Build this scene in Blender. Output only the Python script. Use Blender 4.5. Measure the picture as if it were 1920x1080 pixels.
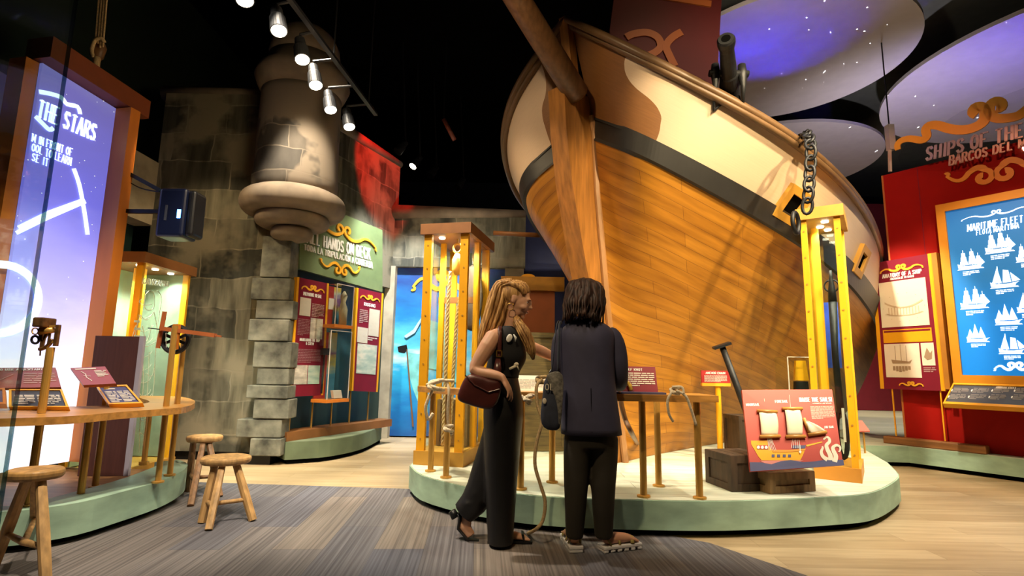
import bpy, bmesh, math, random
import numpy as np
from mathutils import Vector, Matrix
for o in list(bpy.data.objects): bpy.data.objects.remove(o)
S = bpy.context.scene; C = S.collection
PI = math.pi; rnd = random.Random(7)
# ---------------- camera ----------------
FP = 1000.0; HC = 1.10
_n = math.sqrt(110**2+6740**2+1000**2); TH = math.asin(1000/_n); RO = math.atan(110/6740)
_F = np.array([0, math.cos(TH), math.sin(TH)]); _U0 = np.array([0, -math.sin(TH), math.cos(TH)]); _R0 = np.array([1., 0, 0])
_R = math.cos(RO)*_R0+math.sin(RO)*_U0; _U = math.cos(RO)*_U0-math.sin(RO)*_R0; _C = np.array([0, 0, HC])
cd = bpy.data.cameras.new('camera'); cam = bpy.data.objects.new('camera', cd); C.objects.link(cam)
cd.sensor_width = 36; cd.lens = FP/1920*36; cd.clip_end = 60; cd.clip_start = .05
cam.matrix_world = Matrix(((_R[0], _U[0], -_F[0], 0), (_R[1], _U[1], -_F[1], 0), (_R[2], _U[2], -_F[2], HC), (0, 0, 0, 1)))
S.camera = cam
S.view_settings.view_transform = 'Standard'; S.view_settings.look = 'None'; S.view_settings.gamma = 1
S.view_settings.use_curve_mapping = False; S.view_settings.exposure = 0.65
def ray(x, y): return _F+_R*(x-960)/FP-_U*(y-540)/FP
def G(x, y, z=0.):
    d = ray(x, y); return Vector(_C+d*((z-HC)/d[2]))
def P(x, y, Y):
    d = ray(x, y); return Vector(_C+d*(Y/d[1]))
def PL(x, y, pt, n):
    d = ray(x, y); n = np.array(n, float); return Vector(_C+d*(((np.array(pt)-_C)@n)/(d@n)))
# ---------------- world and lamps ----------------
w = bpy.data.worlds.new('room_dark'); S.world = w; w.use_nodes = True
w.node_tree.nodes['Background'].inputs[0].default_value = (.25, .27, .4, 1); w.node_tree.nodes['Background'].inputs[1].default_value = .02
def spot(name, loc, tgt, power, ang=50, col=(1, .8, .55), blend=.5, size=.06):
    l = bpy.data.lights.new(name, 'SPOT'); l.energy = power; l.spot_size = math.radians(ang); l.spot_blend = blend; l.color = col; l.shadow_soft_size = size
    o = bpy.data.objects.new(name, l); C.objects.link(o); o.location = loc
    o.rotation_euler = (Vector(tgt)-Vector(loc)).to_track_quat('-Z', 'Y').to_euler(); return o
def area(name, loc, tgt, power, sx, sy, col=(1, .85, .65)):
    l = bpy.data.lights.new(name, 'AREA'); l.energy = power; l.shape = 'RECTANGLE'; l.size = sx; l.size_y = sy; l.color = col
    o = bpy.data.objects.new(name, l); C.objects.link(o); o.location = loc
    o.rotation_euler = (Vector(tgt)-Vector(loc)).to_track_quat('-Z', 'Y').to_euler(); return o
WARM = (1, .74, .42); WHT = (1, .86, .66); AMB = (1, .62, .26)
spot('hull_spot', (3.4, 1.6, 4.6), (2.4, 5.2, 2.0), 700, 50, (1, .78, .44))
spot('hull_spot', (1.9, 1.2, 4.2), (1.7, 5.0, 1.9), 560, 50, (1, .78, .44))
spot('bow_spot', (-1.2, 2.0, 4.8), (.5, 4.6, 2.6), 130, 52, WARM)
spot('bow_spot', (-1.6, 4.0, 4.6), (-.1, 5.2, 1.8), 120, 60, WARM)
spot('topside_spot', (3.0, 1.0, 4.9), (2.6, 5.4, 3.2), 270, 60, (1, .8, .6))
spot('platform_spot', (-1.8, 3.6, 4.8), (-.4, 4.6, .3), 520, 44, WHT)
spot('platform_spot', (2.4, 2.9, 5.0), (2.3, 4.5, .2), 330, 42, WHT)
spot('platform_spot', (4.6, 3.4, 4.9), (3.2, 5.0, .2), 420, 44, WHT)
spot('far_platform_spot', (6.3, 8.6, 5.2), (6.0, 10.6, .2), 420, 70, WHT)
spot('back_wall_spot', (6.0, 9.4, 5.2), (7.6, 12.6, 1.6), 420, 60, WARM)
spot('floor_spot', (3.4, 2.4, 4.9), (3.6, 3.6, 0), 330, 60, WHT)
spot('floor_spot', (-2.2, 4.6, 4.7), (-1.6, 6.6, 0), 520, 58, WHT)
spot('floor_spot', (-1.6, 1.6, 4.7), (-2.0, 3.0, 0), 330, 52, WHT)
spot('stool_spot', (-.4, 3.2, 4.6), (-2.2, 4.3, .3), 190, 40, WHT)
spot('desk_spot', (-1.4, 2.2, 4.5), (-3.0, 3.9, .8), 330, 52, WHT)
spot('fort_spot', (-1.8, 3.4, 4.2), (-3.3, 6.2, .5), 420, 38, WHT)
spot('fort_spot', (-3.2, 4.6, 3.4), (-3.6, 6.3, 1.9), 40, 80, WARM)
area('turret_wash', (-1.4, 3.9, 3.4), (-2.7, 6.0, 3.5), 9, .5, .5, WARM)
spot('sign_spot', (-.7, 6.7, 4.4), (-2.1, 7.3, 1.5), 260, 50, WHT)
spot('mural_spot', (-1.4, 6.2, 4.8), (-1.5, 8.4, 1.2), 950, 46, (.9, .95, 1))
spot('beam_spot', (-.8, 7.4, 2.4), (-1.2, 8.47, 3.1), 26, 110, WHT)
spot('panel_spot', (3.4, 5.2, 4.3), (4.6, 6.5, 1.9), 560, 36, WHT)
spot('fleet_spot', (3.6, 3.8, 4.6), (5.5, 6.0, 1.0), 330, 50, WARM)
spot('red_spot', (-.6, 6.2, 5.2), (-2.1, 7.9, 4.0), 420, 30, (1, .02, .01), .15)
spot('red_wall_wash', (3.2, 4.4, 4.4), (5.4, 6.8, 2.6), 60, 60, (1, .3, .15))
spot('cloud_blue_spot', (4.0, 7.6, 4.2), (3.6, 6.8, 5.6), 60, 80, (.06, .05, 1), .9)
spot('cloud_blue_spot', (3.2, 7.2, 4.7), (3.1, 6.7, 5.6), 14, 70, (.03, .03, 1), .4)
spot('cloud_blue_spot', (6.6, 6.0, 3.9), (6.9, 7.0, 5.6), 85, 100, (.12, .08, 1), 1)
spot('cloud_warm_spot', (2.6, 4.0, 4.4), (4.0, 7.0, 5.6), 70, 100, (1, .8, .62), 1)
spot('cloud_warm_spot', (5.5, 7.5, 3.2), (6.6, 8.4, 5.6), 110, 120, (.9, .8, .9), 1)
spot('face_fill', (1.4, 2.5, 3.4), (.05, 3.5, 1.5), 22, 22, WARM)  # added fill light to brighten the blonde woman's face
spot('people_spot', (-.9, .6, 4.4), (.15, 3.5, 1.2), 230, 34, WARM)
spot('board_fill', (2.4, 1.2, 4.4), (2.0, 4.0, .6), 120, 26, WHT)  # extra fill, added to lift the sails board
spot('shelf_spot', (.2, 1.8, 4.6), (.9, 3.9, .9), 90, 26, WHT)
# ---------------- materials ----------------
def newmat(name):
    m = bpy.data.materials.new(name); m.use_nodes = True; nt = m.node_tree
    return m, nt, nt.nodes['Principled BSDF']
def M(name, col, rough=.5, metal=0., em=0, emc=None, noise=.12, ns=6., bump=0., stretch=(1, 1, 1), spec=None):
    m, nt, b = newmat(name); N = nt.nodes; Lk = nt.links
    b.inputs['Roughness'].default_value = rough; b.inputs['Metallic'].default_value = metal
    b.inputs['Base Color'].default_value = (*col, 1)
    if spec is not None: b.inputs['Specular IOR Level'].default_value = spec
    if noise or bump:
        tc = N.new('ShaderNodeTexCoord'); mp = N.new('ShaderNodeMapping'); mp.inputs['Scale'].default_value = stretch
        nz = N.new('ShaderNodeTexNoise'); nz.inputs['Scale'].default_value = ns; nz.inputs['Detail'].default_value = 5
        Lk.new(tc.outputs['Object'], mp.inputs[0]); Lk.new(mp.outputs[0], nz.inputs['Vector'])
        if noise:
            r = N.new('ShaderNodeValToRGB'); r.color_ramp.elements[0].position = .3; r.color_ramp.elements[1].position = .7
            r.color_ramp.elements[0].color = (*[c*(1-noise) for c in col], 1); r.color_ramp.elements[1].color = (*[min(1, c*(1+noise)) for c in col], 1)
            Lk.new(nz.outputs['Fac'], r.inputs[0]); Lk.new(r.outputs[0], b.inputs['Base Color'])
        if bump:
            bp = N.new('ShaderNodeBump'); bp.inputs['Strength'].default_value = bump; bp.inputs['Distance'].default_value = .01
            Lk.new(nz.outputs['Fac'], bp.inputs['Height']); Lk.new(bp.outputs[0], b.inputs['Normal'])
    if em:
        b.inputs['Emission Color'].default_value = (*(emc or col), 1); b.inputs['Emission Strength'].default_value = em
    return m
def brickmat(name, c1, c2, mortar, bw, bh, ms=.02, rough=.7, off=.5, var=0., grain=None, gcol=None, distort=0., patch=None, vec=None, bump=0.3, bias=0., sq=1.):
    m, nt, b = newmat(name); N = nt.nodes; Lk = nt.links
    b.inputs['Roughness'].default_value = rough
    uv = N.new('ShaderNodeUVMap'); src = uv.outputs[0]
    if distort:
        nz = N.new('ShaderNodeTexNoise'); nz.inputs['Scale'].default_value = 2.5; Lk.new(src, nz.inputs['Vector'])
        sc = N.new('ShaderNodeVectorMath'); sc.operation = 'MULTIPLY_ADD'; sc.inputs[1].default_value = (distort,)*3
        Lk.new(nz.outputs['Color'], sc.inputs[0]); Lk.new(src, sc.inputs[2]); s2 = sc.outputs[0]
    else: s2 = src
    br = N.new('ShaderNodeTexBrick'); br.inputs['Scale'].default_value = 1
    br.inputs['Brick Width'].default_value = bw; br.inputs['Row Height'].default_value = bh; br.inputs['Mortar Size'].default_value = ms
    br.inputs['Mortar Smooth'].default_value = .3; br.inputs['Bias'].default_value = bias; br.offset = off; br.offset_frequency = 2; br.squash = sq; br.squash_frequency = 3
    br.inputs['Color1'].default_value = (*c1, 1); br.inputs['Color2'].default_value = (*c2, 1); br.inputs['Mortar'].default_value = (*mortar, 1)
    Lk.new(s2, br.inputs['Vector']); col = br.outputs['Color']
    if grain:
        mp = N.new('ShaderNodeMapping'); mp.inputs['Scale'].default_value = grain; Lk.new(src, mp.inputs[0])
        g = N.new('ShaderNodeTexNoise'); g.inputs['Scale'].default_value = 1; g.inputs['Detail'].default_value = 6; Lk.new(mp.outputs[0], g.inputs['Vector'])
        r = N.new('ShaderNodeValToRGB'); r.color_ramp.elements[0].position = .32; r.color_ramp.elements[1].position = .68
        lo = gcol or (.6, .6, .6); r.color_ramp.elements[0].color = (*lo, 1); r.color_ramp.elements[1].color = (1.0, 1.0, 1.0, 1)
        Lk.new(g.outputs['Fac'], r.inputs[0])
        mx = N.new('ShaderNodeMix'); mx.data_type = 'RGBA'; mx.blend_type = 'MULTIPLY'; mx.inputs[0].default_value = 1
        Lk.new(col, mx.inputs[6]); Lk.new(r.outputs[0], mx.inputs[7]); col = mx.outputs[2]
    if patch:
        pn = N.new('ShaderNodeTexNoise'); pn.inputs['Scale'].default_value = patch[0]; pn.inputs['Detail'].default_value = 4; Lk.new(src, pn.inputs['Vector'])
        r = N.new('ShaderNodeValToRGB'); r.color_ramp.elements[0].position = patch[1]; r.color_ramp.elements[1].position = patch[1]+patch[3]
        Lk.new(pn.outputs['Fac'], r.inputs[0])
        mx = N.new('ShaderNodeMix'); mx.data_type = 'RGBA'; Lk.new(r.outputs[0], mx.inputs[0]); Lk.new(col, mx.inputs[6]); mx.inputs[7].default_value = (*patch[2], 1); col = mx.outputs[2]
    Lk.new(col, b.inputs['Base Color'])
    if bump:
        bp = N.new('ShaderNodeBump'); bp.inputs['Strength'].default_value = bump; bp.inputs['Distance'].default_value = .01; bp.invert = True
        Lk.new(br.outputs['Fac'], bp.inputs['Height']); Lk.new(bp.outputs[0], b.inputs['Normal'])
    return m
def glassmat(name, tint=(.95, 1, .98), refl=1.0):
    m = bpy.data.materials.new(name); m.use_nodes = True; nt = m.node_tree; N = nt.nodes; N.clear(); Lk = nt.links
    o = N.new('ShaderNodeOutputMaterial'); t = N.new('ShaderNodeBsdfTransparent'); t.inputs[0].default_value = (*tint, 1)
    g = N.new('ShaderNodeBsdfGlossy'); g.inputs['Roughness'].default_value = .02; fr = N.new('ShaderNodeFresnel'); ge = N.new('ShaderNodeNewGeometry'); io = N.new('ShaderNodeMapRange'); io.inputs[3].default_value = 1.5; io.inputs[4].default_value = 1/1.5
    Lk.new(ge.outputs['Backfacing'], io.inputs[0]); Lk.new(io.outputs[0], fr.inputs[0])
    ml = N.new('ShaderNodeMath'); ml.operation = 'MULTIPLY'; ml.inputs[1].default_value = refl; Lk.new(fr.outputs[0], ml.inputs[0])
    mx = N.new('ShaderNodeMixShader'); Lk.new(ml.outputs[0], mx.inputs[0]); Lk.new(t.outputs[0], mx.inputs[1]); Lk.new(g.outputs[0], mx.inputs[2]); Lk.new(mx.outputs[0], o.inputs[0])
    return m
def rampmat(name, axis, lo, hi, stops, em=0, rough=.5, ns=3., namt=.0, stars=0):
    """a printed or lit picture whose colour runs along one local axis"""
    m, nt, b = newmat(name); N = nt.nodes; Lk = nt.links; b.inputs['Roughness'].default_value = rough
    tc = N.new('ShaderNodeTexCoord'); sp = N.new('ShaderNodeSeparateXYZ'); Lk.new(tc.outputs['Object'], sp.inputs[0])
    mr = N.new('ShaderNodeMapRange'); mr.inputs[1].default_value = lo; mr.inputs[2].default_value = hi; Lk.new(sp.outputs[axis], mr.inputs[0])
    nz = N.new('ShaderNodeTexNoise'); nz.inputs['Scale'].default_value = ns; nz.inputs['Detail'].default_value = 6
    mp = N.new('ShaderNodeMapping'); mp.inputs['Scale'].default_value = (1, 1, 2.6); Lk.new(tc.outputs['Object'], mp.inputs[0]); Lk.new(mp.outputs[0], nz.inputs['Vector'])
    ad = N.new('ShaderNodeMath'); ad.operation = 'MULTIPLY_ADD'; ad.inputs[1].default_value = namt; Lk.new(nz.outputs['Fac'], ad.inputs[0]); Lk.new(mr.outputs[0], ad.inputs[2])
    s2 = N.new('ShaderNodeMath'); s2.operation = 'SUBTRACT'; s2.inputs[1].default_value = namt/2; Lk.new(ad.outputs[0], s2.inputs[0])
    r = N.new('ShaderNodeValToRGB'); cr = r.color_ramp
    while len(cr.elements) < len(stops): cr.elements.new(.5)
    for e, (p, c) in zip(cr.elements, stops): e.position = p; e.color = (*c, 1)
    Lk.new(s2.outputs[0], r.inputs[0]); col = r.outputs[0]
    if stars:
        v = N.new('ShaderNodeTexVoronoi'); v.inputs['Scale'].default_value = stars; Lk.new(tc.outputs['Object'], v.inputs['Vector'])
        ls = N.new('ShaderNodeMath'); ls.operation = 'LESS_THAN'; ls.inputs[1].default_value = .07; Lk.new(v.outputs['Distance'], ls.inputs[0])
        mx = N.new('ShaderNodeMix'); mx.data_type = 'RGBA'; Lk.new(ls.outputs[0], mx.inputs[0]); Lk.new(col, mx.inputs[6]); mx.inputs[7].default_value = (.9, .95, 1, 1); col = mx.outputs[2]
    Lk.new(col, b.inputs['Base Color'])
    if em:
        b.inputs['Base Color'].default_value = (0, 0, 0, 1); Lk.new(col, b.inputs['Emission Color']); b.inputs['Emission Strength'].default_value = em
    return m
def wood(name, col, rough=.45, amt=.3, ns=9, axis=2, k=.12):
    st = [1, 1, 1]; st[axis] = k; return M(name, col, rough, noise=amt, ns=ns*3, stretch=tuple(st), bump=.05)
m_oak = wood('honey_oak', (.50, .235, .06), .35)
m_oakx = wood('honey_oak_rail', (.50, .235, .055), .35, axis=0)
m_stem = wood('stem_oak', (.37, .155, .032), .45)
m_spar = wood('dark_spar_wood', (.16, .075, .03), .45)
m_brass = M('brass_post', (.58, .32, .07), .32, .45, noise=.1)
m_gold = M('gold_yellow_paint', (.80, .375, .010), .4, noise=.06)
m_goldtrim = M('golden_scroll', (.85, .42, .03), .4, noise=.05)
m_orange = M('orange_stained_wood', (.62, .19, .02), .5, noise=.1, stretch=(1, 1, .2))
m_capb = M('brown_case_cap', (.23, .09, .025), .5, noise=.12)
m_capo = M('tan_case_cap', (.50, .26, .035), .5, noise=.1)
m_black = M('black_metal', (.012, .012, .014), .4, .3, noise=.1)
m_iron = M('dark_iron', (.02, .021, .024), .5, .5, noise=.3, ns=20, bump=.3)
m_blackm = M('matte_black', (.003, .003, .003), .9, noise=0, spec=0.)
m_rope = M('manila_rope', (.66, .47, .24), .8, noise=.25, ns=80, bump=.5)
m_ropew = M('cream_rope', (.72, .60, .42), .8, noise=.2, ns=80, bump=.5)
m_glass = glassmat('clear_glass'); m_glassr = glassmat('pane_glass', (.86, .93, .90), 1.0)
m_white = M('white_lettering', (.85, .84, .8), .5, noise=0)
m_cream = M('cream_print', (.78, .70, .55), .6, noise=.06)
m_etch = M('etched_frosting', (.7, .78, .66), .7, noise=0)
m_plum = M('maroon_panel', (.19, .010, .026), .5, noise=.06, spec=.25)
m_red = M('crimson_panel', (.38, .02, .02), .5, noise=.05)
m_redwall = M('deep_red_paint', (.34, .006, .003), .6, noise=.05, spec=.15)
m_coral = M('coral_red_print', (.44, .055, .04), .5, noise=.04)
m_text = M('faded_text_print', (.45, .28, .26), .6, noise=.05)
m_textw = M('pale_text_print', (.62, .56, .5), .6, noise=.05)
m_navy = M('slate_blue_print', (.07, .075, .17), .6, noise=.1)
m_grey = M('charcoal_print', (.05, .055, .07), .5, noise=.1)
m_green = M('sage_green_panel', (.14, .20, .085), .6, noise=.12)
m_teal = M('dark_teal_boards', (.018, .045, .040), .5, noise=.25, stretch=(1, 1, .1))
m_dgreen = M('dark_green_wall', (.010, .022, .012), .8, noise=.1)
m_crate = wood('dark_crate_wood', (.055, .032, .017), .7, .4)
m_crate2 = wood('brown_crate_wood', (.23, .14, .06), .7, .35)
m_bluep = M('blue_panel', (.02, .04, .22), .5, noise=.1)
m_bulb = M('lit_bulb', (1, .85, .6), em=9, emc=(1, .86, .66), noise=0)
m_bulbw = M('lit_bulb_white', (1, 1, .9), em=14, emc=(.95, 1, .85), noise=0)
m_side = M('sea_green_wash', (.34, .50, .37), .6, noise=.28, ns=3, stretch=(1, 1, 2.2))
m_stone = brickmat('painted_stone', (.30, .27, .18), (.05, .052, .040), (.30, .27, .19), .50, .36, .009, .85, .31, grain=(9, 1.3, 1), gcol=(.30, .31, .29), distort=.13, patch=(1.7, .48, (.24, .21, .14), .12), bump=.15, bias=-.05, sq=1.7)
m_stonet = brickmat('turret_stone', (.19, .155, .115), (.065, .058, .048), (.24, .20, .15), .50, .27, .008, .85, .45, grain=(4, 2.0, 1), gcol=(.42, .4, .38), distort=.12, patch=(1.1, .42, (.19, .15, .108), .03), bump=.15, sq=1.5)
m_stoneb = M('stone_block_grey', (.15, .148, .115), .85, noise=.7, ns=5.5, bump=.2)
m_stonel = M('pale_stone', (.42, .36, .25), .85, noise=.25, ns=4)
m_mould = M('turret_moulding_stone', (.19, .145, .10), .85, noise=.3, ns=4, bump=.1)
m_hull = brickmat('hull_planks', (.55, .242, .025), (.46, .19, .016), (.20, .075, .012), 1.15, .128, .0022, .45, .37, grain=(1.4, 12, 1), gcol=(.56, .50, .42), distort=.006, bump=.3)
m_wale = M('black_wale', (.016, .015, .015), .5, noise=.15)
m_rail = M('dark_rail_wood', (.13, .07, .03), .45, noise=.2)
m_deckw = brickmat('pale_painted_planks', (.70, .72, .60), (.58, .62, .50), (.30, .30, .24), 3.0, .19, .003, .6, .4, grain=(2, 14, 1), gcol=(.82, .84, .8), bump=.2)
m_floorw = brickmat('blond_plank_floor', (.52, .40, .24), (.40, .29, .16), (.3, .22, .12), 1.6, .17, .002, .5, .35, grain=(2, 22, 1), gcol=(.8, .78, .74), bump=.1)
m_carpet = brickmat('plank_carpet', (.25, .21, .18), (.13, .13, .16), (.07, .065, .065), 1.3, .30, .001, .95, .35, grain=(.7, 60, 1), gcol=(.42, .42, .44), bump=0)
m_innerw = brickmat('brown_inner_boards', (.36, .18, .07), (.28, .13, .045), (.12, .05, .02), 1.6, .14, .003, .5, .4, grain=(2, 20, 1), gcol=(.75, .7, .66), bump=.1)
# ---------------- mesh builder ----------------
class MB:
    def __init__(s): s.bm = bmesh.new(); s.uvl = None
    def box(s, x0, x1, y0, y1, z0, z1, M4=None, bev=0):
        vs = [s.bm.verts.new(v) for v in [(x0, y0, z0), (x1, y0, z0), (x1, y1, z0), (x0, y1, z0), (x0, y0, z1), (x1, y0, z1), (x1, y1, z1), (x0, y1, z1)]]
        fs = [s.bm.faces.new([vs[i] for i in f]) for f in [(0, 3, 2, 1), (4, 5, 6, 7), (0, 1, 5, 4), (1, 2, 6, 5), (2, 3, 7, 6), (3, 0, 4, 7)]]
        if bev:
            es = list({e for f in fs for e in f.edges}); r = bmesh.ops.bevel(s.bm, geom=es, offset=bev, segments=2, affect='EDGES')
            vs = list({v for f in r['faces'] for v in f.verts}) if M4 else vs
        if M4:
            for v in vs: v.co = M4 @ v.co
        return s
    def obox(s, c, size, R=None):
        """box about centre c with a 3x3 rotation"""
        a, b, d = [k/2 for k in size]; M4 = Matrix.Translation(c) @ ((R or Matrix.Identity(3)).to_4x4())
        return s.box(-a, a, -b, b, -d, d, M4)
    def prism(s, pts, y0, y1, ax='y'):
        """outline pts given as (x, z) extruded y0..y1 (ax='y') or (x, y) extruded in z (ax='z')"""
        f = (lambda p, k: (p[0], k, p[1])) if ax == 'y' else (lambda p, k: (p[0], p[1], k))
        a = [s.bm.verts.new(f(p, y0)) for p in pts]; b = [s.bm.verts.new(f(p, y1)) for p in pts]; n = len(pts)
        fs = [s.bm.faces.new(a), s.bm.faces.new(b[::-1])]
        for i in range(n): s.bm.faces.new([a[i], b[i], b[(i+1) % n], a[(i+1) % n]])
        return s
    def bar(s, p0, p1, w, d=None, up=(0, 0, 1)):
        p0 = Vector(p0); p1 = Vector(p1); t = (p1-p0); L = t.length; t.normalize(); up = Vector(up)
        if abs(t.dot(up)) > .99: up = Vector((0, 1, 0))
        x = t.cross(up).normalized(); y = x.cross(t)
        M4 = Matrix((( x[0], y[0], t[0], p0[0]), (x[1], y[1], t[1], p0[1]), (x[2], y[2], t[2], p0[2]), (0, 0, 0, 1)))
        d = d or w; return s.box(-w/2, w/2, -d/2, d/2, 0, L, M4)
    def loft(s, pts, rad, n=12, ref=(0, 0, 1), cap=True, closed=False, sq=1.0):
        """elliptical tube; rad = number, list of numbers or of (r_side, r_ref)"""
        pts = [Vector(p) for p in pts]; m = len(pts); ref0 = Vector(ref); rings = []
        if not isinstance(rad, (list, tuple)): rad = [rad]*m
        X = None
        for i, p in enumerate(pts):
            t = (pts[(i+1) % m]-pts[i-1]) if closed else (pts[min(i+1, m-1)]-pts[max(i-1, 0)])
            if t.length < 1e-9: t = Vector((0, 0, 1))
            t.normalize()
            if X is None:
                r = ref0 if abs(t.dot(ref0)) < .97 else Vector((0, 1, 0)) if abs(t.y) < .9 else Vector((1, 0, 0))
                X = t.cross(r).normalized()
            else:
                X = X-t*X.dot(t)
                X = X.normalized() if X.length > 1e-6 else t.orthogonal().normalized()
            Y = X.cross(t); ra, rb = rad[i] if isinstance(rad[i], (list, tuple)) else (rad[i], rad[i])
            rg = []
            for k in range(n):
                a = 2*PI*k/n; ca, sa = math.cos(a), math.sin(a)
                if sq != 1: ca = math.copysign(abs(ca)**sq, ca); sa = math.copysign(abs(sa)**sq, sa)
                rg.append(s.bm.verts.new(p+X*ra*ca+Y*rb*sa))
            rings.append(rg)
        for i in range(m if closed else m-1):
            A, B = rings[i], rings[(i+1) % m]
            for k in range(n): s.bm.faces.new([A[k], A[(k+1) % n], B[(k+1) % n], B[k]])
        if cap and not closed:
            s.bm.faces.new(rings[0][::-1]); s.bm.faces.new(rings[-1])
        return s
    def ringstack(s, rings, n=20, cap=True):
        """rings: (centre, rx, ry, yaw[, tilt]) stacked; a shaped body of horizontal ellipses"""
        R = []
        for r in rings:
            c, rx, ry = Vector(r[0]), r[1], r[2]; yw = r[3] if len(r) > 3 else 0; q = r[4] if len(r) > 4 else 1.0
            rg = []
            for k in range(n):
                a = 2*PI*k/n; ca, sa = math.cos(a), math.sin(a); ca = math.copysign(abs(ca)**q, ca); sa = math.copysign(abs(sa)**q, sa)
                x, y = rx*ca, ry*sa; rg.append(s.bm.verts.new(c+Vector((x*math.cos(yw)-y*math.sin(yw), x*math.sin(yw)+y*math.cos(yw), 0))))
            R.append(rg)
        for A, B in zip(R, R[1:]):
            for k in range(n): s.bm.faces.new([A[k], A[(k+1) % n], B[(k+1) % n], B[k]])
        if cap: s.bm.faces.new(R[0][::-1]); s.bm.faces.new(R[-1])
        return s
    def lathe(s, prof, c=(0, 0), n=32, a0=0, a1=2*PI, uvr=0):
        """prof: (r, z) from below up"""
        full = abs(a1-a0-2*PI) < 1e-6; k = n if full else n+1; R = []
        for r, z in prof: R.append([s.bm.verts.new((c[0]+r*math.cos(a0+(a1-a0)*i/n), c[1]+r*math.sin(a0+(a1-a0)*i/n), z)) for i in range(k)])
        uvl = s.bm.loops.layers.uv.verify() if uvr else None
        for j in range(len(R)-1):
            for i in range(n):
                f = s.bm.faces.new([R[j][i], R[j][(i+1) % k], R[j+1][(i+1) % k], R[j+1][i]])
                if uvr:
                    for l, (ii, jj) in zip(f.loops, ((i, j), (i+1, j), (i+1, j+1), (i, j+1))): l[uvl].uv = (uvr*(a1-a0)*ii/n, prof[jj][1])
        if full:
            if prof[0][0] > 1e-4: s.bm.faces.new(R[0][::-1])
            if prof[-1][0] > 1e-4: s.bm.faces.new(R[-1])
        if uvr: s.uvl = True
        return s
    def ball(s, c, r, R=None, u=16, v=10):
        r = r if isinstance(r, (list, tuple)) else (r, r, r); M4 = Matrix.Translation(c) @ ((R or Matrix.Identity(3)).to_4x4()) @ Matrix.Diagonal((*r, 1))
        bmesh.ops.create_uvsphere(s.bm, u_segments=u, v_segments=v, radius=1, matrix=M4); return s
    def grid(s, V, UV=None, flip=False):
        """V[i][j] points, UV[i][j]"""
        vs = [[s.bm.verts.new(p) for p in row] for row in V]; uvl = s.bm.loops.layers.uv.verify() if UV else None
        for i in range(len(V)-1):
            for j in range(len(V[0])-1):
                ids = [(i, j), (i+1, j), (i+1, j+1), (i, j+1)]
                if flip: ids = ids[::-1]
                try: f = s.bm.faces.new([vs[a][b] for a, b in ids])
                except ValueError: continue
                if UV:
                    for l, (a, b) in zip(f.loops, ids): l[uvl].uv = UV[a][b]
        if UV: s.uvl = True
        return s
    def obj(s, name, mat, parent=None, world=False, smooth=False, kind=None, label=None, mods=None):
        bm = s.bm
        if world and parent is not None:
            bm.transform(Matrix.Rotation(-parent.rotation_euler.z, 4, 'Z') @ Matrix.Translation(-Vector(parent.location)))
        bmesh.ops.recalc_face_normals(bm, faces=bm.faces)
        if not s.uvl:
            uvl = bm.loops.layers.uv.verify()
            for f in bm.faces:
                n = f.normal; a = [abs(c) for c in n]; k = a.index(max(a)) if n.length else 2
                for l in f.loops:
                    c = l.vert.co; l[uvl].uv = (c.x, c.y) if k == 2 else ((c.y, c.z) if k == 0 else (c.x, c.z))
        me = bpy.data.meshes.new(name); bm.to_mesh(me); bm.free(); me.materials.append(mat)
        if smooth:
            for p in me.polygons: p.use_smooth = True
        o = bpy.data.objects.new(name, me); C.objects.link(o)
        if parent is not None: o.parent = parent
        if kind: o['kind'] = kind
        if label: o['label'] = label
        for m in (mods or []):
            md = o.modifiers.new(m[0].lower(), m[0])
            for k, v in m[1].items(): setattr(md, k, v)
        return o
def thing(name, label, cat, loc=(0, 0, 0), rotz=0, group=None):
    o = bpy.data.objects.new(name, None); C.objects.link(o); o.location = loc; o.rotation_euler = (0, 0, rotz); o.empty_display_size = .1
    o['label'] = label; o['category'] = cat
    if group: o['group'] = group
    return o
def tag(o, label, cat, group=None, kind=None):
    o['label'] = label; o['category'] = cat
    if group: o['group'] = group
    if kind: o['kind'] = kind
    return o
def dup(root, loc, rotz, label, group=None):
    r = root.copy(); C.objects.link(r); r.location = loc; r.rotation_euler = (0, 0, rotz); r['label'] = label
    if group: r['group'] = group
    for ch in list(root.children):
        c = ch.copy(); C.objects.link(c); c.parent = r
        for g in ch.children:
            d = g.copy(); C.objects.link(d); d.parent = c
    return r
class Frame:
    """a vertical plane: origin on the ground, angle of its rightward direction"""
    def __init__(s, o, phi): s.o = Vector((o[0], o[1], 0)); s.phi = phi; s.u = Vector((math.cos(phi), math.sin(phi), 0)); s.n = Vector((-math.sin(phi), math.cos(phi), 0))
    def at(s, px, py, off=0.):
        p = PL(px, py, s.o+s.n*off, s.n); d = p-s.o; return (d.dot(s.u), p.z)
    def W(s, x, y, z): return s.o+s.u*x+s.n*y+Vector((0, 0, z))
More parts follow.
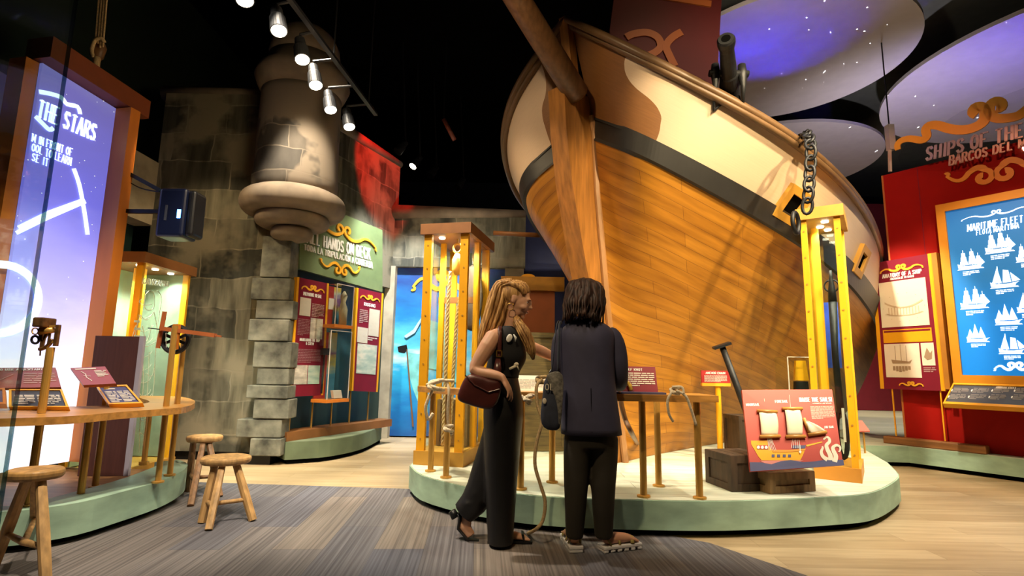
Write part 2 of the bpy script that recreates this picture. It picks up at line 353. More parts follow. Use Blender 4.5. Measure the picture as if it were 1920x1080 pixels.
# ---------------- lettering: thick and thin strokes with small serifs ----------------
LET = {
'A': [((0, 0), (.5, 1)), ((.5, 1), (1, 0)), ((.22, .36), (.78, .36))], 'B': [((.1, 0), (.1, 1)), ((.1, 1), (.65, 1), (.85, .87), (.85, .65), (.65, .53), (.1, .53)), ((.65, .53), (.92, .4), (.92, .14), (.68, 0), (.1, 0))],
'C': [((.92, .8), (.75, .98), (.4, 1), (.1, .78), (.05, .4), (.2, .08), (.5, 0), (.78, .04), (.95, .22))], 'D': [((.1, 0), (.1, 1)), ((.1, 1), (.55, 1), (.88, .8), (.95, .5), (.86, .2), (.55, 0), (.1, 0))],
'E': [((.1, 0), (.1, 1)), ((.1, 1), (.88, 1)), ((.1, .52), (.7, .52)), ((.1, 0), (.92, 0))], 'F': [((.1, 0), (.1, 1)), ((.1, 1), (.88, 1)), ((.1, .52), (.7, .52))],
'G': [((.92, .8), (.75, .98), (.4, 1), (.1, .78), (.05, .4), (.2, .08), (.5, 0), (.9, .1), (.9, .45), (.6, .45))], 'H': [((.1, 0), (.1, 1)), ((.9, 0), (.9, 1)), ((.1, .52), (.9, .52))],
'I': [((.5, 0), (.5, 1))], 'J': [((.65, 1), (.65, .2), (.5, 0), (.25, .03), (.15, .2))], 'K': [((.1, 0), (.1, 1)), ((.9, 1), (.15, .45)), ((.4, .62), (.95, 0))], 'L': [((.15, 1), (.15, 0), (.9, 0))],
'M': [((.08, 0), (.08, 1)), ((.08, 1), (.5, .2)), ((.5, .2), (.92, 1)), ((.92, 1), (.92, 0))], 'N': [((.1, 0), (.1, 1)), ((.1, 1), (.9, 0)), ((.9, 0), (.9, 1))],
'O': [((.5, 0), (.15, .15), (.04, .5), (.15, .85), (.5, 1), (.85, .85), (.96, .5), (.85, .15), (.5, 0))], 'P': [((.1, 0), (.1, 1)), ((.1, 1), (.65, 1), (.9, .85), (.9, .62), (.65, .48), (.1, .48))],
'R': [((.1, 0), (.1, 1)), ((.1, 1), (.65, 1), (.88, .86), (.88, .64), (.65, .5), (.1, .5)), ((.5, .5), (.95, 0))], 'S': [((.85, .82), (.65, .99), (.3, .98), (.12, .78), (.25, .58), (.7, .44), (.9, .24), (.72, .02), (.35, 0), (.1, .18))],
'T': [((.5, 0), (.5, 1)), ((.05, .96), (.95, .96))], 'U': [((.1, 1), (.1, .25), (.3, 0), (.65, 0), (.88, .25), (.88, 1))], 'V': [((0, 1), (.5, 0)), ((.5, 0), (1, 1))], 'W': [((0, 1), (.27, 0)), ((.27, 0), (.5, .8)), ((.5, .8), (.73, 0)), ((.73, 0), (1, 1))],
'Y': [((0, 1), (.5, .5)), ((1, 1), (.5, .5), (.5, 0))], 'Q': [((.5, 0), (.15, .15), (.04, .5), (.15, .85), (.5, 1), (.85, .85), (.96, .5), (.85, .15), (.5, 0)), ((.6, .2), (1, -.1))], 'X': [((0, 0), (1, 1)), ((0, 1), (1, 0))], 'Z': [((0, 1), (1, 1), (0, 0), (1, 0))], '!': [((.5, .3), (.5, 1)), ((.5, 0), (.5, .1))], '&': [((.95, 0), (.25, .8), (.45, 1), (.6, .8), (.1, .25), (.35, 0), (.9, .4))], '¿': [((.5, 1), (.5, .9))]}
ACC = {'Í': 'I', 'Ó': 'O', 'Á': 'A', 'É': 'E', 'Ú': 'U', 'Ñ': 'N'}
ASP = [1.0]
def aspT(T):
    """letters keep their stroke width on boards measured in unit coordinates"""
    a = getattr(T, 'asp', ASP[0]); T0 = T or (lambda p: p); return (lambda p: T0((p[0]/a, p[1]))), a
def stroke2(mb, a, b, w, y0, y1, T=None):
    d = Vector((b[0]-a[0], b[1]-a[1])); L = d.length
    if L < 1e-6: return
    d /= L; n = Vector((-d.y, d.x))*w/2; e = d*w*.15
    pts = [(a[0]+n.x-e.x, a[1]+n.y-e.y), (a[0]-n.x-e.x, a[1]-n.y-e.y), (b[0]-n.x+e.x, b[1]-n.y+e.y), (b[0]+n.x+e.x, b[1]+n.y+e.y)]
    mb.prism([T(p) for p in pts] if T else pts, y0, y1)
def letters(mb, s, x, z, h, y=0., d=.006, wf=.62, wt=.15, align='l', serif=True, width=None, T=None):
    """writes s on the local x-z plane in front of y; T maps (x, z) to (x, z)"""
    T, asp = aspT(T); x *= asp; width = width*asp if width else None
    adv = lambda c: (.45 if c in 'I !' else (.9*wf+.42 if c in 'MW' else wf+.2))*h
    tot = sum(adv(c) for c in s); k = (width/tot) if width else 1.
    cx = x-(tot*k/2 if align == 'c' else tot*k if align == 'r' else 0)
    for c in s:
        a = adv(c)*k; base = ACC.get(c, c)
        if base in LET:
            cw = a-.2*h*k if base != 'I' else a*.75; q = lambda p: (cx+.1*h*k+p[0]*cw, z+p[1]*h)
            for st in LET[base]:
                for p0, p1 in zip(st, st[1:]):
                    hor = abs(p1[1]-p0[1]) < .25*abs(p1[0]-p0[0]); stroke2(mb, q(p0), q(p1), (wt*.75 if hor else wt*1.3)*h, y-d, y, T)
                if serif:
                    for p in (st[0], st[-1]):
                        if p[1] in (0, 1) and base not in 'COSGQZ!' and not (base in 'EL' and p[0] > .5) and not (base in 'BDPR' and len(st) > 2 and p[1] == 1):
                            stroke2(mb, q((p[0]-.17, p[1])), q((p[0]+.17, p[1])), .09*h, y-d, y, T)
            if c in ACC: stroke2(mb, q((.45, 1.12)), q((.65, 1.3)), .1*h, y-d, y, T)
        cx += a
    return mb
def textblock(mb, x0, x1, z0, z1, n, y=0., d=.003, T=None):
    """lines of print too small to read: rows of short word bars"""
    T, asp = aspT(T); x0 *= asp; x1 *= asp; lh = (z1-z0)/n
    for i in range(n):
        z = z1-lh*(i+.8); x = x0; end = x1 if i < n-1 else x0+(x1-x0)*rnd.uniform(.4, .8)
        while x < end-lh*.4:
            wd = min(rnd.uniform(1.2, 3.6)*lh, end-x); mb.prism([T((x, z)), T((x+wd, z)), T((x+wd, z+lh*.55)), T((x, z+lh*.55))], y-d, y); x += wd+lh*.35
    return mb
def ribbon(mb, pts, ws, y, d, T=None):
    T = T or (lambda p: p)
    for i in range(len(pts)-1):
        a, b = Vector(pts[i]), Vector(pts[i+1]); 
        n0 = (Vector(pts[min(i+1, len(pts)-1)])-Vector(pts[max(i-1, 0)])); n1 = (Vector(pts[min(i+2, len(pts)-1)])-a)
        n0 = Vector((-n0.y, n0.x)).normalized()*ws[i]/2; n1 = Vector((-n1.y, n1.x)).normalized()*ws[i+1]/2
        mb.prism([T(tuple(a+n0)), T(tuple(a-n0)), T(tuple(b-n1)), T(tuple(b+n1))], y-d, y)
def scroll(mb, cx, cz, w, h, y=0., d=.01, wt=.12, flip=1, T=None):
    """a pair of mirrored curls that run out into waves"""
    T, asp = aspT(T); cx *= asp; w *= asp
    for s in (-1, 1):
        pts = []; ws = []
        for i in range(15):   # curl
            t = i/14; a = PI*1.5-t*PI*1.9; r = h*(.10+.22*t); pts.append((cx+s*(h*.34+r*math.cos(a)*-1+0), cz+flip*(h*.12+r*math.sin(a)))); ws.append(h*wt*(1.5-.3*t))
        x0, z0 = pts[-1]; x0 = (x0-cx)*s
        for i in range(1, 17):
            t = i/16; x = x0+(w/2-x0)*t; z = (z0-cz)*flip*(1-t)**2-h*.30*math.sin(PI*min(1, t*1.9))*(1-t)+h*.20*math.sin(PI*max(0, (t-.45)/.55))-.28*h*t*t
            pts.append((cx+s*x, cz+flip*z)); ws.append(h*wt*(1.7-1.0*t))
        e = pts[-1]
        for i in range(1, 7):
            a = i/6*PI*1.3; pts.append((e[0]-s*h*.07*math.sin(a), e[1]-flip*h*.07*(1-math.cos(a)))); ws.append(h*wt*.8)
        ribbon(mb, pts, ws, y, d, T)
    return mb
# ---------------- setting ----------------
PZ = .24
def struct(name, mb, mat, **k): return mb.obj(name, mat, kind='structure', **k)
struct('floor', MB().box(-9, 13, -4, 18, -.05, 0), m_floorw)
cp = [G(110, 891), G(360, 905), G(765, 918), (1.29, 3.62, 0), (1.62, 3.1, 0), (2.1, 2.0, 0), (2.4, -.6, 0), (-4.5, -.6, 0), (-4.5, 5.3, 0)]
cp = cp[:3]+[Vector(p) for p in cp[3:]]
mb = MB(); mb.prism([(p[1], p[0]) for p in cp], .001, .007, 'z')
for v in mb.bm.verts: v.co.x, v.co.y = v.co.y, v.co.x
uvl = mb.bm.loops.layers.uv.verify(); mb.uvl = True
for f in mb.bm.faces:
    for l in f.loops: l[uvl].uv = (l.vert.co.y-l.vert.co.x*.06, l.vert.co.x+l.vert.co.y*.06)
cpo = mb.obj('carpet', m_carpet); tag(cpo, 'grey and brown streaked plank carpet covering the front of the floor', 'carpet')
struct('ceiling', MB().box(-9, 13, -4, 18, 6.6, 6.7), m_blackm)
struct('wall_left', MB().box(-5.2, -5.05, -4, 12, 0, 6.6), m_dgreen)
struct('wall_back', MB().box(-9, 13, 15.5, 15.7, 0, 6.6), M('night_blue_wall', (.012, .016, .045), .8, noise=.2))
struct('wall_right', MB().box(12, 12.2, -4, 16, 0, 6.6), m_blackm)
struct('wall_rear', MB().box(-9, 13, -4.2, -4, 0, 6.6), m_dgreen)
# stone frieze along the left wall
mb = MB(); mb.box(-4.6, -4.35, 3.6, 6.3, 2.72, 3.5); struct('trim_1', mb, m_stonel)
mb = MB(); mb.box(-4.75, -4.6, 3.6, 6.3, 0, 2.72); struct('wall_dark_boards', mb, m_teal)
# fort: front wall, receding wall and its coping
YF = 6.25
mb = MB(); mb.box(-4.36, -2.72, YF, YF+.5, .1, 4.42); struct('wall_fort', mb, m_stone)
mb = MB(); mb.loft([(-4.45, YF+.1, 4.46), (-3.2, YF+.1, 4.47)], (.1, .07), ref=(0, 0, 1)); struct('trim_2', mb, m_mould, smooth=True)
mb = MB(); mb.box(-4.36, -2.74, YF+.06, YF+.4, 0, .1); struct('baseboard_fort', mb, m_black)
YM = 8.47
fr = Frame((-2.56, 6.2), math.atan2(2.27, .70)); Lr = 2.36
mb = MB(); M4 = Matrix.Translation((fr.o.x, fr.o.y, 0)) @ Matrix.Rotation(fr.phi, 4, 'Z')
def fplace(mb, name, mat, F, **k):
    o = mb.obj(name, mat, kind='structure', **k); o.location = F.o; o.rotation_euler.z = F.phi; return o
zt = fr.at(700, 270)[1]; za = fr.at(640, 243)[1]; zb = fr.at(752, 310)[1]
mb.prism([(0, 2.3), (Lr, 2.3), (Lr, zb), (0, za)], .02, .35); fplace(mb, 'wall_fort_side', m_stone, fr)
mb = MB(); mb.loft([(0, .05, za+.03), (Lr+.03, .05, zb+.03)], (.1, .06)); fplace(mb, 'trim_3', m_mould, fr, smooth=True)
mb = MB().box(0, Lr, .1, .3, 0, 2.3); fplace(mb, 'wall_teal_boards', m_teal, fr)
# back wall with a stone lintel over the mural
xm0 = P(738, 600, YM).x
mb = MB(); mb.box(P(718, 600, YM).x, P(985, 450, YM).x, YM-.1, YM+.3, 2.66, 3.52); struct('wall_lintel', mb, m_stone)
mb = MB(); mb.box(P(985, 450, YM).x-.32, P(985, 450, YM).x-.02, YM-.08, YM+.2, 2.0, 2.66); struct('wall_lintel_end', mb, m_stonel)
mb = MB(); mb.loft([(P(718, 600, YM).x, YM-.1, 3.56), (P(985, 450, YM).x, YM-.1, 3.56)], (.12, .06)); struct('trim_4', mb, m_mould, smooth=True)
mb = MB(); mb.box(P(719, 600, YM).x, xm0+.02, YM-.14, YM+.3, 0, 2.66); struct('trim_5', mb, m_stonel)
mb = MB(); mb.box(xm0, .12, YM+.02, YM+.12, 0.02, 2.66)
m_mural = rampmat('sea_mural_print', 2, 0, 2.66, [(0, (.01, .08, .30)), (.16, (.01, .17, .48)), (.36, (.03, .42, .72)), (.46, (.55, .88, .95)), (.53, (.12, .60, .88)), (.7, (.02, .24, .60)), (1, (.015, .035, .20))], rough=.4, ns=2.2, namt=.35)
struct('wall_mural', mb, m_mural)
mb = MB(); mb.box(.12, 3.4, YM+.05, YM+.15, 0, 3.6); struct('wall_blue', mb, M('dark_blue_wall', (.012, .022, .10), .7, noise=.1))
# ghost ship painted on the mural
Fm = Frame((0, YM), 0)
t = thing('ship_picture', 'painted ghost ship with pale green sails and black flag on the blue mural', 'mural picture', (0, YM+.02, 0))
sail = M('ghost_sail_paint', (.16, .50, .50), .6, noise=.4, ns=5); 
def mpoly(pxs, name, mat, y=0, d=.006, par=None, F=Fm, off=0.):
    m_ = MB(); m_.prism([F.at(*p, off) for p in pxs], y-d, y); return m_.obj(name, mat, par)
mpoly([(763, 660), (782, 664), (802, 661), (802, 776), (789, 768), (774, 730), (766, 700)], 'sail', sail, par=t)
mpoly([(806, 600), (838, 610), (852, 700), (800, 690)], 'sail', sail, -.007, par=t)
mpoly([(846, 650), (866, 655), (880, 720), (840, 715)], 'sail', sail, -.014, par=t)
mpoly([(745, 650), (762, 646), (764, 656), (758, 662), (747, 660)], 'flag', m_black, par=t)
mpoly([(762, 655), (764, 655), (776, 800), (773, 800)], 'mast', m_spar, -.021, par=t)
mpoly([(758, 630), (775, 618), (784, 604), (790, 596), (789, 604), (778, 624), (762, 634)], 'cloud', M('mural_cloud', (.5, .8, .9), .6), -.021, par=t)
t = thing('mural_title', 'white lettering and gold scroll high on the blue mural behind the rope case', 'lettering', (0, YM+.02, 0))
m_ = MB(); a = Fm.at(825, 587); b = Fm.at(848, 569); letters(m_, 'EL', a[0], a[1], b[1]-a[1], y=-.002)
a = Fm.at(866, 587); letters(m_, 'S', a[0], a[1], .13); a = Fm.at(899, 585); letters(m_, 'O', a[0], a[1], .14); a = Fm.at(906, 565); letters(m_, 'A', a[0], a[1], .14); m_.obj('lettering', m_white, t)
m_ = MB(); a = Fm.at(845, 525); scroll(m_, a[0], a[1], 1.2, .42, 0, .02); m_.obj('scroll', m_goldtrim, t)
# ---------------- platforms ----------------
def outline_platform(name, label, top, mside, mtop, h=PZ, inset=.07, grp=None, uvrot=0):
    t = thing(name, label, 'platform', (top[0][0], top[0][1], 0))
    cen = Vector((sum(p[0] for p in top)/len(top), sum(p[1] for p in top)/len(top)))
    def off(d): return [tuple(Vector(p[:2])+(cen-Vector(p[:2])).normalized()*d) for p in top]
    m_ = MB(); m_.prism([p[:2] for p in top], .05, h-.004, 'z'); m_.obj('side', mside, t, world=True)
    m_ = MB(); m_.prism(off(.012), h-.003, h, 'z'); 
    m_.obj('top', mtop, t, world=True)
    m_ = MB(); m_.prism(off(inset), .007, .05, 'z'); m_.obj('toe_kick', m_blackm, t, world=True); return t
def smooth_pts(pts, n=4, closed=True):
    out = []; m = len(pts)
    for i in range(m if closed else m-1):
        p0, p1, p2, p3 = [Vector(pts[(i+k) % m] if closed else pts[max(0, min(m-1, i+k))]) for k in (-1, 0, 1, 2)]
        for j in range(n):
            u = j/n; out.append(tuple(.5*((2*p1)+(p2-p0)*u+(2*p0-5*p1+4*p2-p3)*u*u+(3*p1-p0-3*p2+p3)*u**3)))
    if not closed: out.append(tuple(pts[-1]))
    return out
tp = [G(*p, PZ)[:2] for p in [(768, 872), (791, 891), (864, 910), (915, 918), (977, 926), (1050, 932), (1154, 936), (1314, 939), (1431, 937), (1556, 931), (1626, 925), (1664, 911), (1686, 894), (1680, 882)]]
tp = smooth_pts(tp, 3, False)+[(3.7, 5.4), (4.3, 6.9), (4.6, 8.3), (2.9, 8.3), (.6, 8.2), (-.3, 7.0), (-.85, 6.0)]
outline_platform('ship_platform', 'low curved platform of pale planks with sea-green sides under the big wooden ship', tp, m_side, m_deckw)
FW = Frame((4.77, 6.58), math.atan2(-.85, .58))
pr = [FW.W(0, 0, 0)[:2], FW.W(3.2, 0, 0)[:2], FW.W(3.2, 2.4, 0)[:2], (11.5, 9.0), (11.5, 13.5), (5.1, 13.5), (4.75, 9.5), (4.65, 8.2), (4.35, 6.85), (4.2, 6.62)]
outline_platform('wall_platform', 'low platform with sea-green edge under the red fleet wall at right', pr, m_side, m_deckw)
# left platform: green ring with a brown inner floor
ro = smooth_pts([G(*p, PZ)[:2] for p in [(-60, 968), (0, 960), (60, 955), (150, 942), (230, 922), (300, 902), (340, 884), (352, 870), (335, 862)]], 3, False)
ri = smooth_pts([G(*p, PZ)[:2] for p in [(-60, 951), (0, 950), (60, 942), (140, 922), (215, 902), (262, 886), (296, 872), (300, 868), (290, 866)]], 3, False)
t = thing('navigation_platform', 'low curved platform with sea-green rim and brown boards under the navigation desk', 'platform', (ro[0][0], ro[0][1], 0))
m_ = MB(); n_ = len(ro)
def ringsolid(m_, a, b, z0, z1):
    A0 = [m_.bm.verts.new((*p[:2], z0)) for p in a]; A1 = [m_.bm.verts.new((*p[:2], z1)) for p in a]; B0 = [m_.bm.verts.new((*p[:2], z0)) for p in b]; B1 = [m_.bm.verts.new((*p[:2], z1)) for p in b]
    for i in range(len(a)-1):
        for q in ((A0, A1), (B1, B0), (A1, B1), (B0, A0)): m_.bm.faces.new([q[0][i], q[0][i+1], q[1][i+1], q[1][i]])
    for k in (0, -1): m_.bm.faces.new([A0[k], A1[k], B1[k], B0[k]])
ringsolid(m_, ro, ri, .05, PZ); m_.obj('rim', m_side, t, world=True)
cen = Vector((-4.2, 4.6))
rk = [tuple(Vector(p)+(cen-Vector(p)).normalized()*.08) for p in ro]; m_ = MB(); ringsolid(m_, rk, ri, .007, .05); m_.obj('toe_kick', m_blackm, t, world=True)
m_ = MB(); m_.prism(list(ri)+[(-3.3, 4.78), (-4.3, 4.84), (-4.5, 4.6), (-4.5, 3.2)], .05, .18, 'z'); m_.obj('inner_floor', m_innerw, t, world=True)
# small green platform under the hands-on-deck wall
FG = Frame((-2.54, 6.31), math.atan2(1.53, .72))
gp = smooth_pts([G(*p, .24)[:2] for p in [(536, 829), (560, 828), (620, 824), (680, 813), (716, 798)]], 3, False)
gp = gp+[tuple(FG.W(1.75, .25, 0)[:2]), tuple(FG.W(0, .25, 0)[:2])]
outline_platform('sign_platform', 'small curved green platform below the green sign wall', gp, M('grey_green_wash', (.12, .16, .09), .7, noise=.25, ns=3), M('dusty_green_top', (.16, .2, .12), .7, noise=.2), inset=.03)
# ---------------- ship ----------------
PSI = .8314; FT = Vector((1.073, 5.29, 0)) if False else G(1165, 862, PZ); SA = Vector((math.sin(PSI), math.cos(PSI), 0)); SN = Vector((math.cos(PSI), -math.sin(PSI), 0))
def sp(a, b, z): return Vector((FT.x, FT.y, 0))+SA*a+SN*b+Vector((0, 0, z))
RAIL = np.array([[-.767, .03, 4.441], [-.862, .629, 3.896], [-.528, 1.148, 3.461], [.231, 1.554, 3.133], [1.404, 1.703, 2.889], [3.007, 1.539, 2.714], [5.052, 1.109, 2.607]])
WT = np.array([[-.535, .10, 3.50], [-.64, .411, 3.287], [-.626, .778, 3.028], [-.075, 1.104, 2.773], [.825, 1.359, 2.529], [2.056, 1.464, 2.293], [3.607, 1.344, 2.06], [5.05, 1.09, 1.9]])
WB = np.array([[-.52, .10, 3.30], [-.625, .372, 3.12], [-.617, .725, 2.884], [-.027, 1.052, 2.613], [.935, 1.305, 2.342], [2.248, 1.392, 2.065], [3.75, 1.25, 1.80], [5.05, 1.02, 1.63]])
KL = np.array([[-.10, .10, PZ+.003], [.25, .055, PZ+.003], [.8, .03, PZ+.003], [1.5, .02, PZ+.003], [2.3, .03, PZ+.003], [3.2, .06, PZ+.003], [4.2, .1, PZ+.003], [5.05, .15, PZ+.003]])
def spline(V, n):
    K = len(V); h = 1/(K-1); A = np.eye(K); rhs = np.zeros((K, V.shape[1]))
    for i in range(1, K-1): A[i, i-1] = 1; A[i, i] = 4; A[i, i+1] = 1; rhs[i] = 6*(V[i-1]-2*V[i]+V[i+1])/h/h
    Mm = np.linalg.solve(A, rhs); t = np.linspace(0, 1, n); k = np.minimum((t/h).astype(int), K-2); u = (t-k*h)/h; u = u[:, None]
    return V[k]*(1-u)+V[k+1]*u+h*h/6*(((1-u)**3-(1-u))*Mm[k]+(u**3-u)*Mm[k+1])
NS = 113
rl, wt_, wb_, kl = spline(RAIL, NS), spline(WT, NS), spline(WB, NS), spline(KL, NS)
for c in (rl, wt_, wb_, kl): c[:, 1] = np.maximum(c[:, 1], .02)
RAB = np.array([[.24, -.10], [1.06, -.243], [1.75, -.361], [2.76, -.485], [3.34, -.52], [3.64, -.60], [4.44, -.77]])
def section(i, v):
    """hull below the wale: v=0 wale, v=1 keel"""
    t = i/(NS-1); e = float(np.interp(t, [0, .12, .3, .45, .6, 1], [1.0, .86, .80, .86, .82, .55])); p = wb_[i]*(1-v)+kl[i]*v
    b = kl[i][1]+(wb_[i][1]-kl[i][1])*max(0, 1-v)**e
    if i == 0: p[0] = np.interp(p[2], RAB[:, 0], RAB[:, 1]); b = .10
    else:
        f = math.exp(-t*18); p[0] += (np.interp(p[2], RAB[:, 0], RAB[:, 1])-(wb_[0][0]*(1-v)+kl[0][0]*v))*f
    return (p[0], b, p[2])
ship = thing('ship_bow', 'large wooden sailing ship bow with cream and brown topsides above varnished planking', 'ship', sp(0, 0, PZ))
def side_grid(m_, fn, nv, s, uvfun=None, flip=False):
    V = [[sp(q[0], q[1]*s, q[2]) for q in [fn(i, j/nv) for j in range(nv+1)]] for i in range(NS)]
    UV = []
    ulen = 0
    for i in range(NS):
        if i: ulen += (V[i][0]-V[i-1][0]).length
        row = []; g = 0
        for j in range(nv+1):
            if j: g += (V[i][j]-V[i][j-1]).length
            row.append((ulen+.0001, -g) if not uvfun else uvfun(i, j, g))
        UV.append(row)
    m_.grid(V, UV, flip)
m_ = MB()
for s in (1, -1): side_grid(m_, section, 22, s)
m_.obj('hull_planking', m_hull, ship, world=True, smooth=True)
def tops(i, v):
    a, b = rl[i], wt_[i]; p = a*(1-v)+b*v
    return (p[0], max(.03, p[1]), p[2])
# painted topsides: cream with a brown scalloped bow
CREAMB = [(0, .33), (.12, .30), (.22, .31), (.32, .36), (.42, .43), (.52, .47), (.63, .50), (.75, .52), (.88, .51), (1, .49)]
m, nt, b_ = newmat('painted_topsides'); N = nt.nodes; Lk = nt.links; b_.inputs['Roughness'].default_value = .5
uv = N.new('ShaderNodeUVMap'); sx = N.new('ShaderNodeSeparateXYZ'); Lk.new(uv.outputs[0], sx.inputs[0])
fc = N.new('ShaderNodeFloatCurve'); Lk.new(sx.outputs[1], fc.inputs[1]); cv = fc.mapping.curves[0]
TOPCURVE = [(0, .193), (.08, .196), (.22, .192), (.36, .205), (.43, .228), (.49, .268), (.58, .293), (.74, .303), (1, .303)]
while len(cv.points) < len(TOPCURVE): cv.points.new(.5, .5)
for p_, q in zip(cv.points, TOPCURVE): p_.location = q
fc.mapping.update()
gt = N.new('ShaderNodeMath'); gt.operation = 'GREATER_THAN'; Lk.new(sx.outputs[0], gt.inputs[0]); Lk.new(fc.outputs[0], gt.inputs[1])
nz = N.new('ShaderNodeTexNoise'); nz.inputs['Scale'].default_value = 1; mp = N.new('ShaderNodeMapping'); mp.inputs['Scale'].default_value = (20, 60, 1); Lk.new(uv.outputs[0], mp.inputs[0]); Lk.new(mp.outputs[0], nz.inputs['Vector'])
r = N.new('ShaderNodeValToRGB'); r.color_ramp.elements[0].color = (.17, .07, .02, 1); r.color_ramp.elements[1].color = (.27, .115, .035, 1); Lk.new(nz.outputs['Fac'], r.inputs[0])
r2 = N.new('ShaderNodeValToRGB'); r2.color_ramp.elements[0].color = (.58, .43, .30, 1); r2.color_ramp.elements[1].color = (.66, .50, .36, 1); Lk.new(nz.outputs['Fac'], r2.inputs[0])
mx = N.new('ShaderNodeMix'); mx.data_type = 'RGBA'; Lk.new(gt.outputs[0], mx.inputs[0]); Lk.new(r.outputs[0], mx.inputs[6]); Lk.new(r2.outputs[0], mx.inputs[7]); Lk.new(mx.outputs[2], b_.inputs['Base Color'])
m_tops = m
m_ = MB()
for s in (1, -1): side_grid(m_, tops, 10, s, lambda i, j, g, s=s: (i/(NS-1)*(1 if s > 0 else 2.55), j/10))
m_.obj('painted_topsides', m_tops, ship, world=True, smooth=True)
# inner bulwark skin and deck
m_ = MB()
for s in (1, -1):
    V = [[sp(rl[i][0]+.10*max(0, 1-i/50), max(.01, rl[i][1]-.07)*s, rl[i][2]), sp(wt_[i][0]+.02+.14*max(0, 1-i/50), max(.01, wt_[i][1]-.10)*s, wt_[i][2]+.04)] for i in range(22, NS)]
    m_.grid(V)
V = [[sp(wt_[i][0]+.02+.14*max(0, 1-i/50), (wt_[i][1]-.10)*s, wt_[i][2]+.04) for s in (1, .5, 0, -.5, -1)] for i in range(40, NS)]; m_.grid(V)
m_.obj('deck', m_spar, ship, world=True)
# stern cut: bulkhead closing the back
m_ = MB(); ps = [section(NS-1, j/22) for j in range(23)]; ps = [tops(NS-1, 0), tops(NS-1, 1)]+ps
vs = [m_.bm.verts.new(sp(p[0], p[1], p[2])) for p in ps]+[m_.bm.verts.new(sp(p[0], -p[1], p[2])) for p in ps[::-1]]; m_.bm.faces.new(vs); m_.obj('bulkhead', m_blackm, ship, world=True)
m_ = MB()
for s in (1, -1):
    V = []
    for i in range(NS):
        a, b = wt_[i], wb_[i]; o = .03 if i else .015
        V.append([sp(a[0], (a[1]-.03)*s, a[2]+.006), sp(a[0]-.3*o, (a[1]+o)*s, a[2]+.006), sp(b[0]-.3*o, (b[1]+o)*s, b[2]-.006), sp(b[0], (b[1]-.03)*s, b[2]-.006)])
    m_.grid(V)
m_.obj('wale', m_wale, ship, world=True)
for s in (1, -1):
    m_ = MB(); pts = [sp(p[0], (p[1]-.02)*s, p[2]+.02) for p in rl]; m_.loft(pts, [(.075, .035)]*NS, n=8, sq=.6)
    m_.loft([sp(p[0], (p[1]+.0)*s, p[2]-.055) for p in rl], [(.035, .03)]*NS, n=8); m_.obj('rail_cap', m_rail, ship, world=True, smooth=True)
# stem post
SF = [(PZ, -.22), (.65, -.31), (1.06, -.40), (1.93, -.60), (2.4, -.73), (2.8, -.83), (3.28, -.905), (3.69, -.94)]
m_ = MB(); rb = lambda z: float(np.interp(z, RAB[:, 0], RAB[:, 1]))+.06
fz = [z for z, a in SF]; wd = lambda z: .10 if z > .6 else .085
for k in range(len(SF)-1):
    (z0, a0), (z1, a1) = SF[k], SF[k+1]
    q = lambda z, a: [sp(a, -wd(z), z), sp(a, wd(z), z), sp(rb(z), wd(z), z), sp(rb(z), -wd(z), z)]
    A = [m_.bm.verts.new(p) for p in q(z0, a0)]; B = [m_.bm.verts.new(p) for p in q(z1, a1)]
    for i in range(4): m_.bm.faces.new([A[i], A[(i+1) % 4], B[(i+1) % 4], B[i]])
    if k == 0: m_.bm.faces.new(A)
    if k == len(SF)-2: m_.bm.faces.new(B)
bmesh.ops.remove_doubles(m_.bm, verts=m_.bm.verts, dist=.0005); m_.obj('stem_post', m_stem, ship, world=True)
m_ = MB(); 
for s in (1, -1):
    zz = [PZ, .65, 1.06, 1.75, 2.4, 2.76, 3.1, 3.34, 3.5]
    m_.loft([sp(float(np.interp(z, RAB[:, 0], RAB[:, 1]))-.005, s*.125, z) for z in zz], [(.03, .016)]*len(zz), n=6)
m_.obj('rabbet_strip', M('pale_rabbet_wood', (.36, .18, .07), .5, noise=.1), ship, world=True)
m_ = MB(); m_.loft([sp(-.66, 0, 3.5), sp(-.80, 0, 4.47)], [(.07, .05)]*2, n=4, sq=.5); m_.obj('bow_post', m_stem, ship, world=True)
# bowsprit
p0 = P(1084, 176, 4.15); p0 = PL(1082, 178, sp(0, .13, 0), SN); p1 = PL(952, -30, sp(0, .13, 0), SN); dv = (p1-p0)
m_ = MB(); m_.loft([p0-dv*.03, p0, p0+dv*.5, p0+dv*1.5], [.085, .115, .112, .10], n=20); m_.obj('bowsprit', m_spar, ship, world=True, smooth=True)
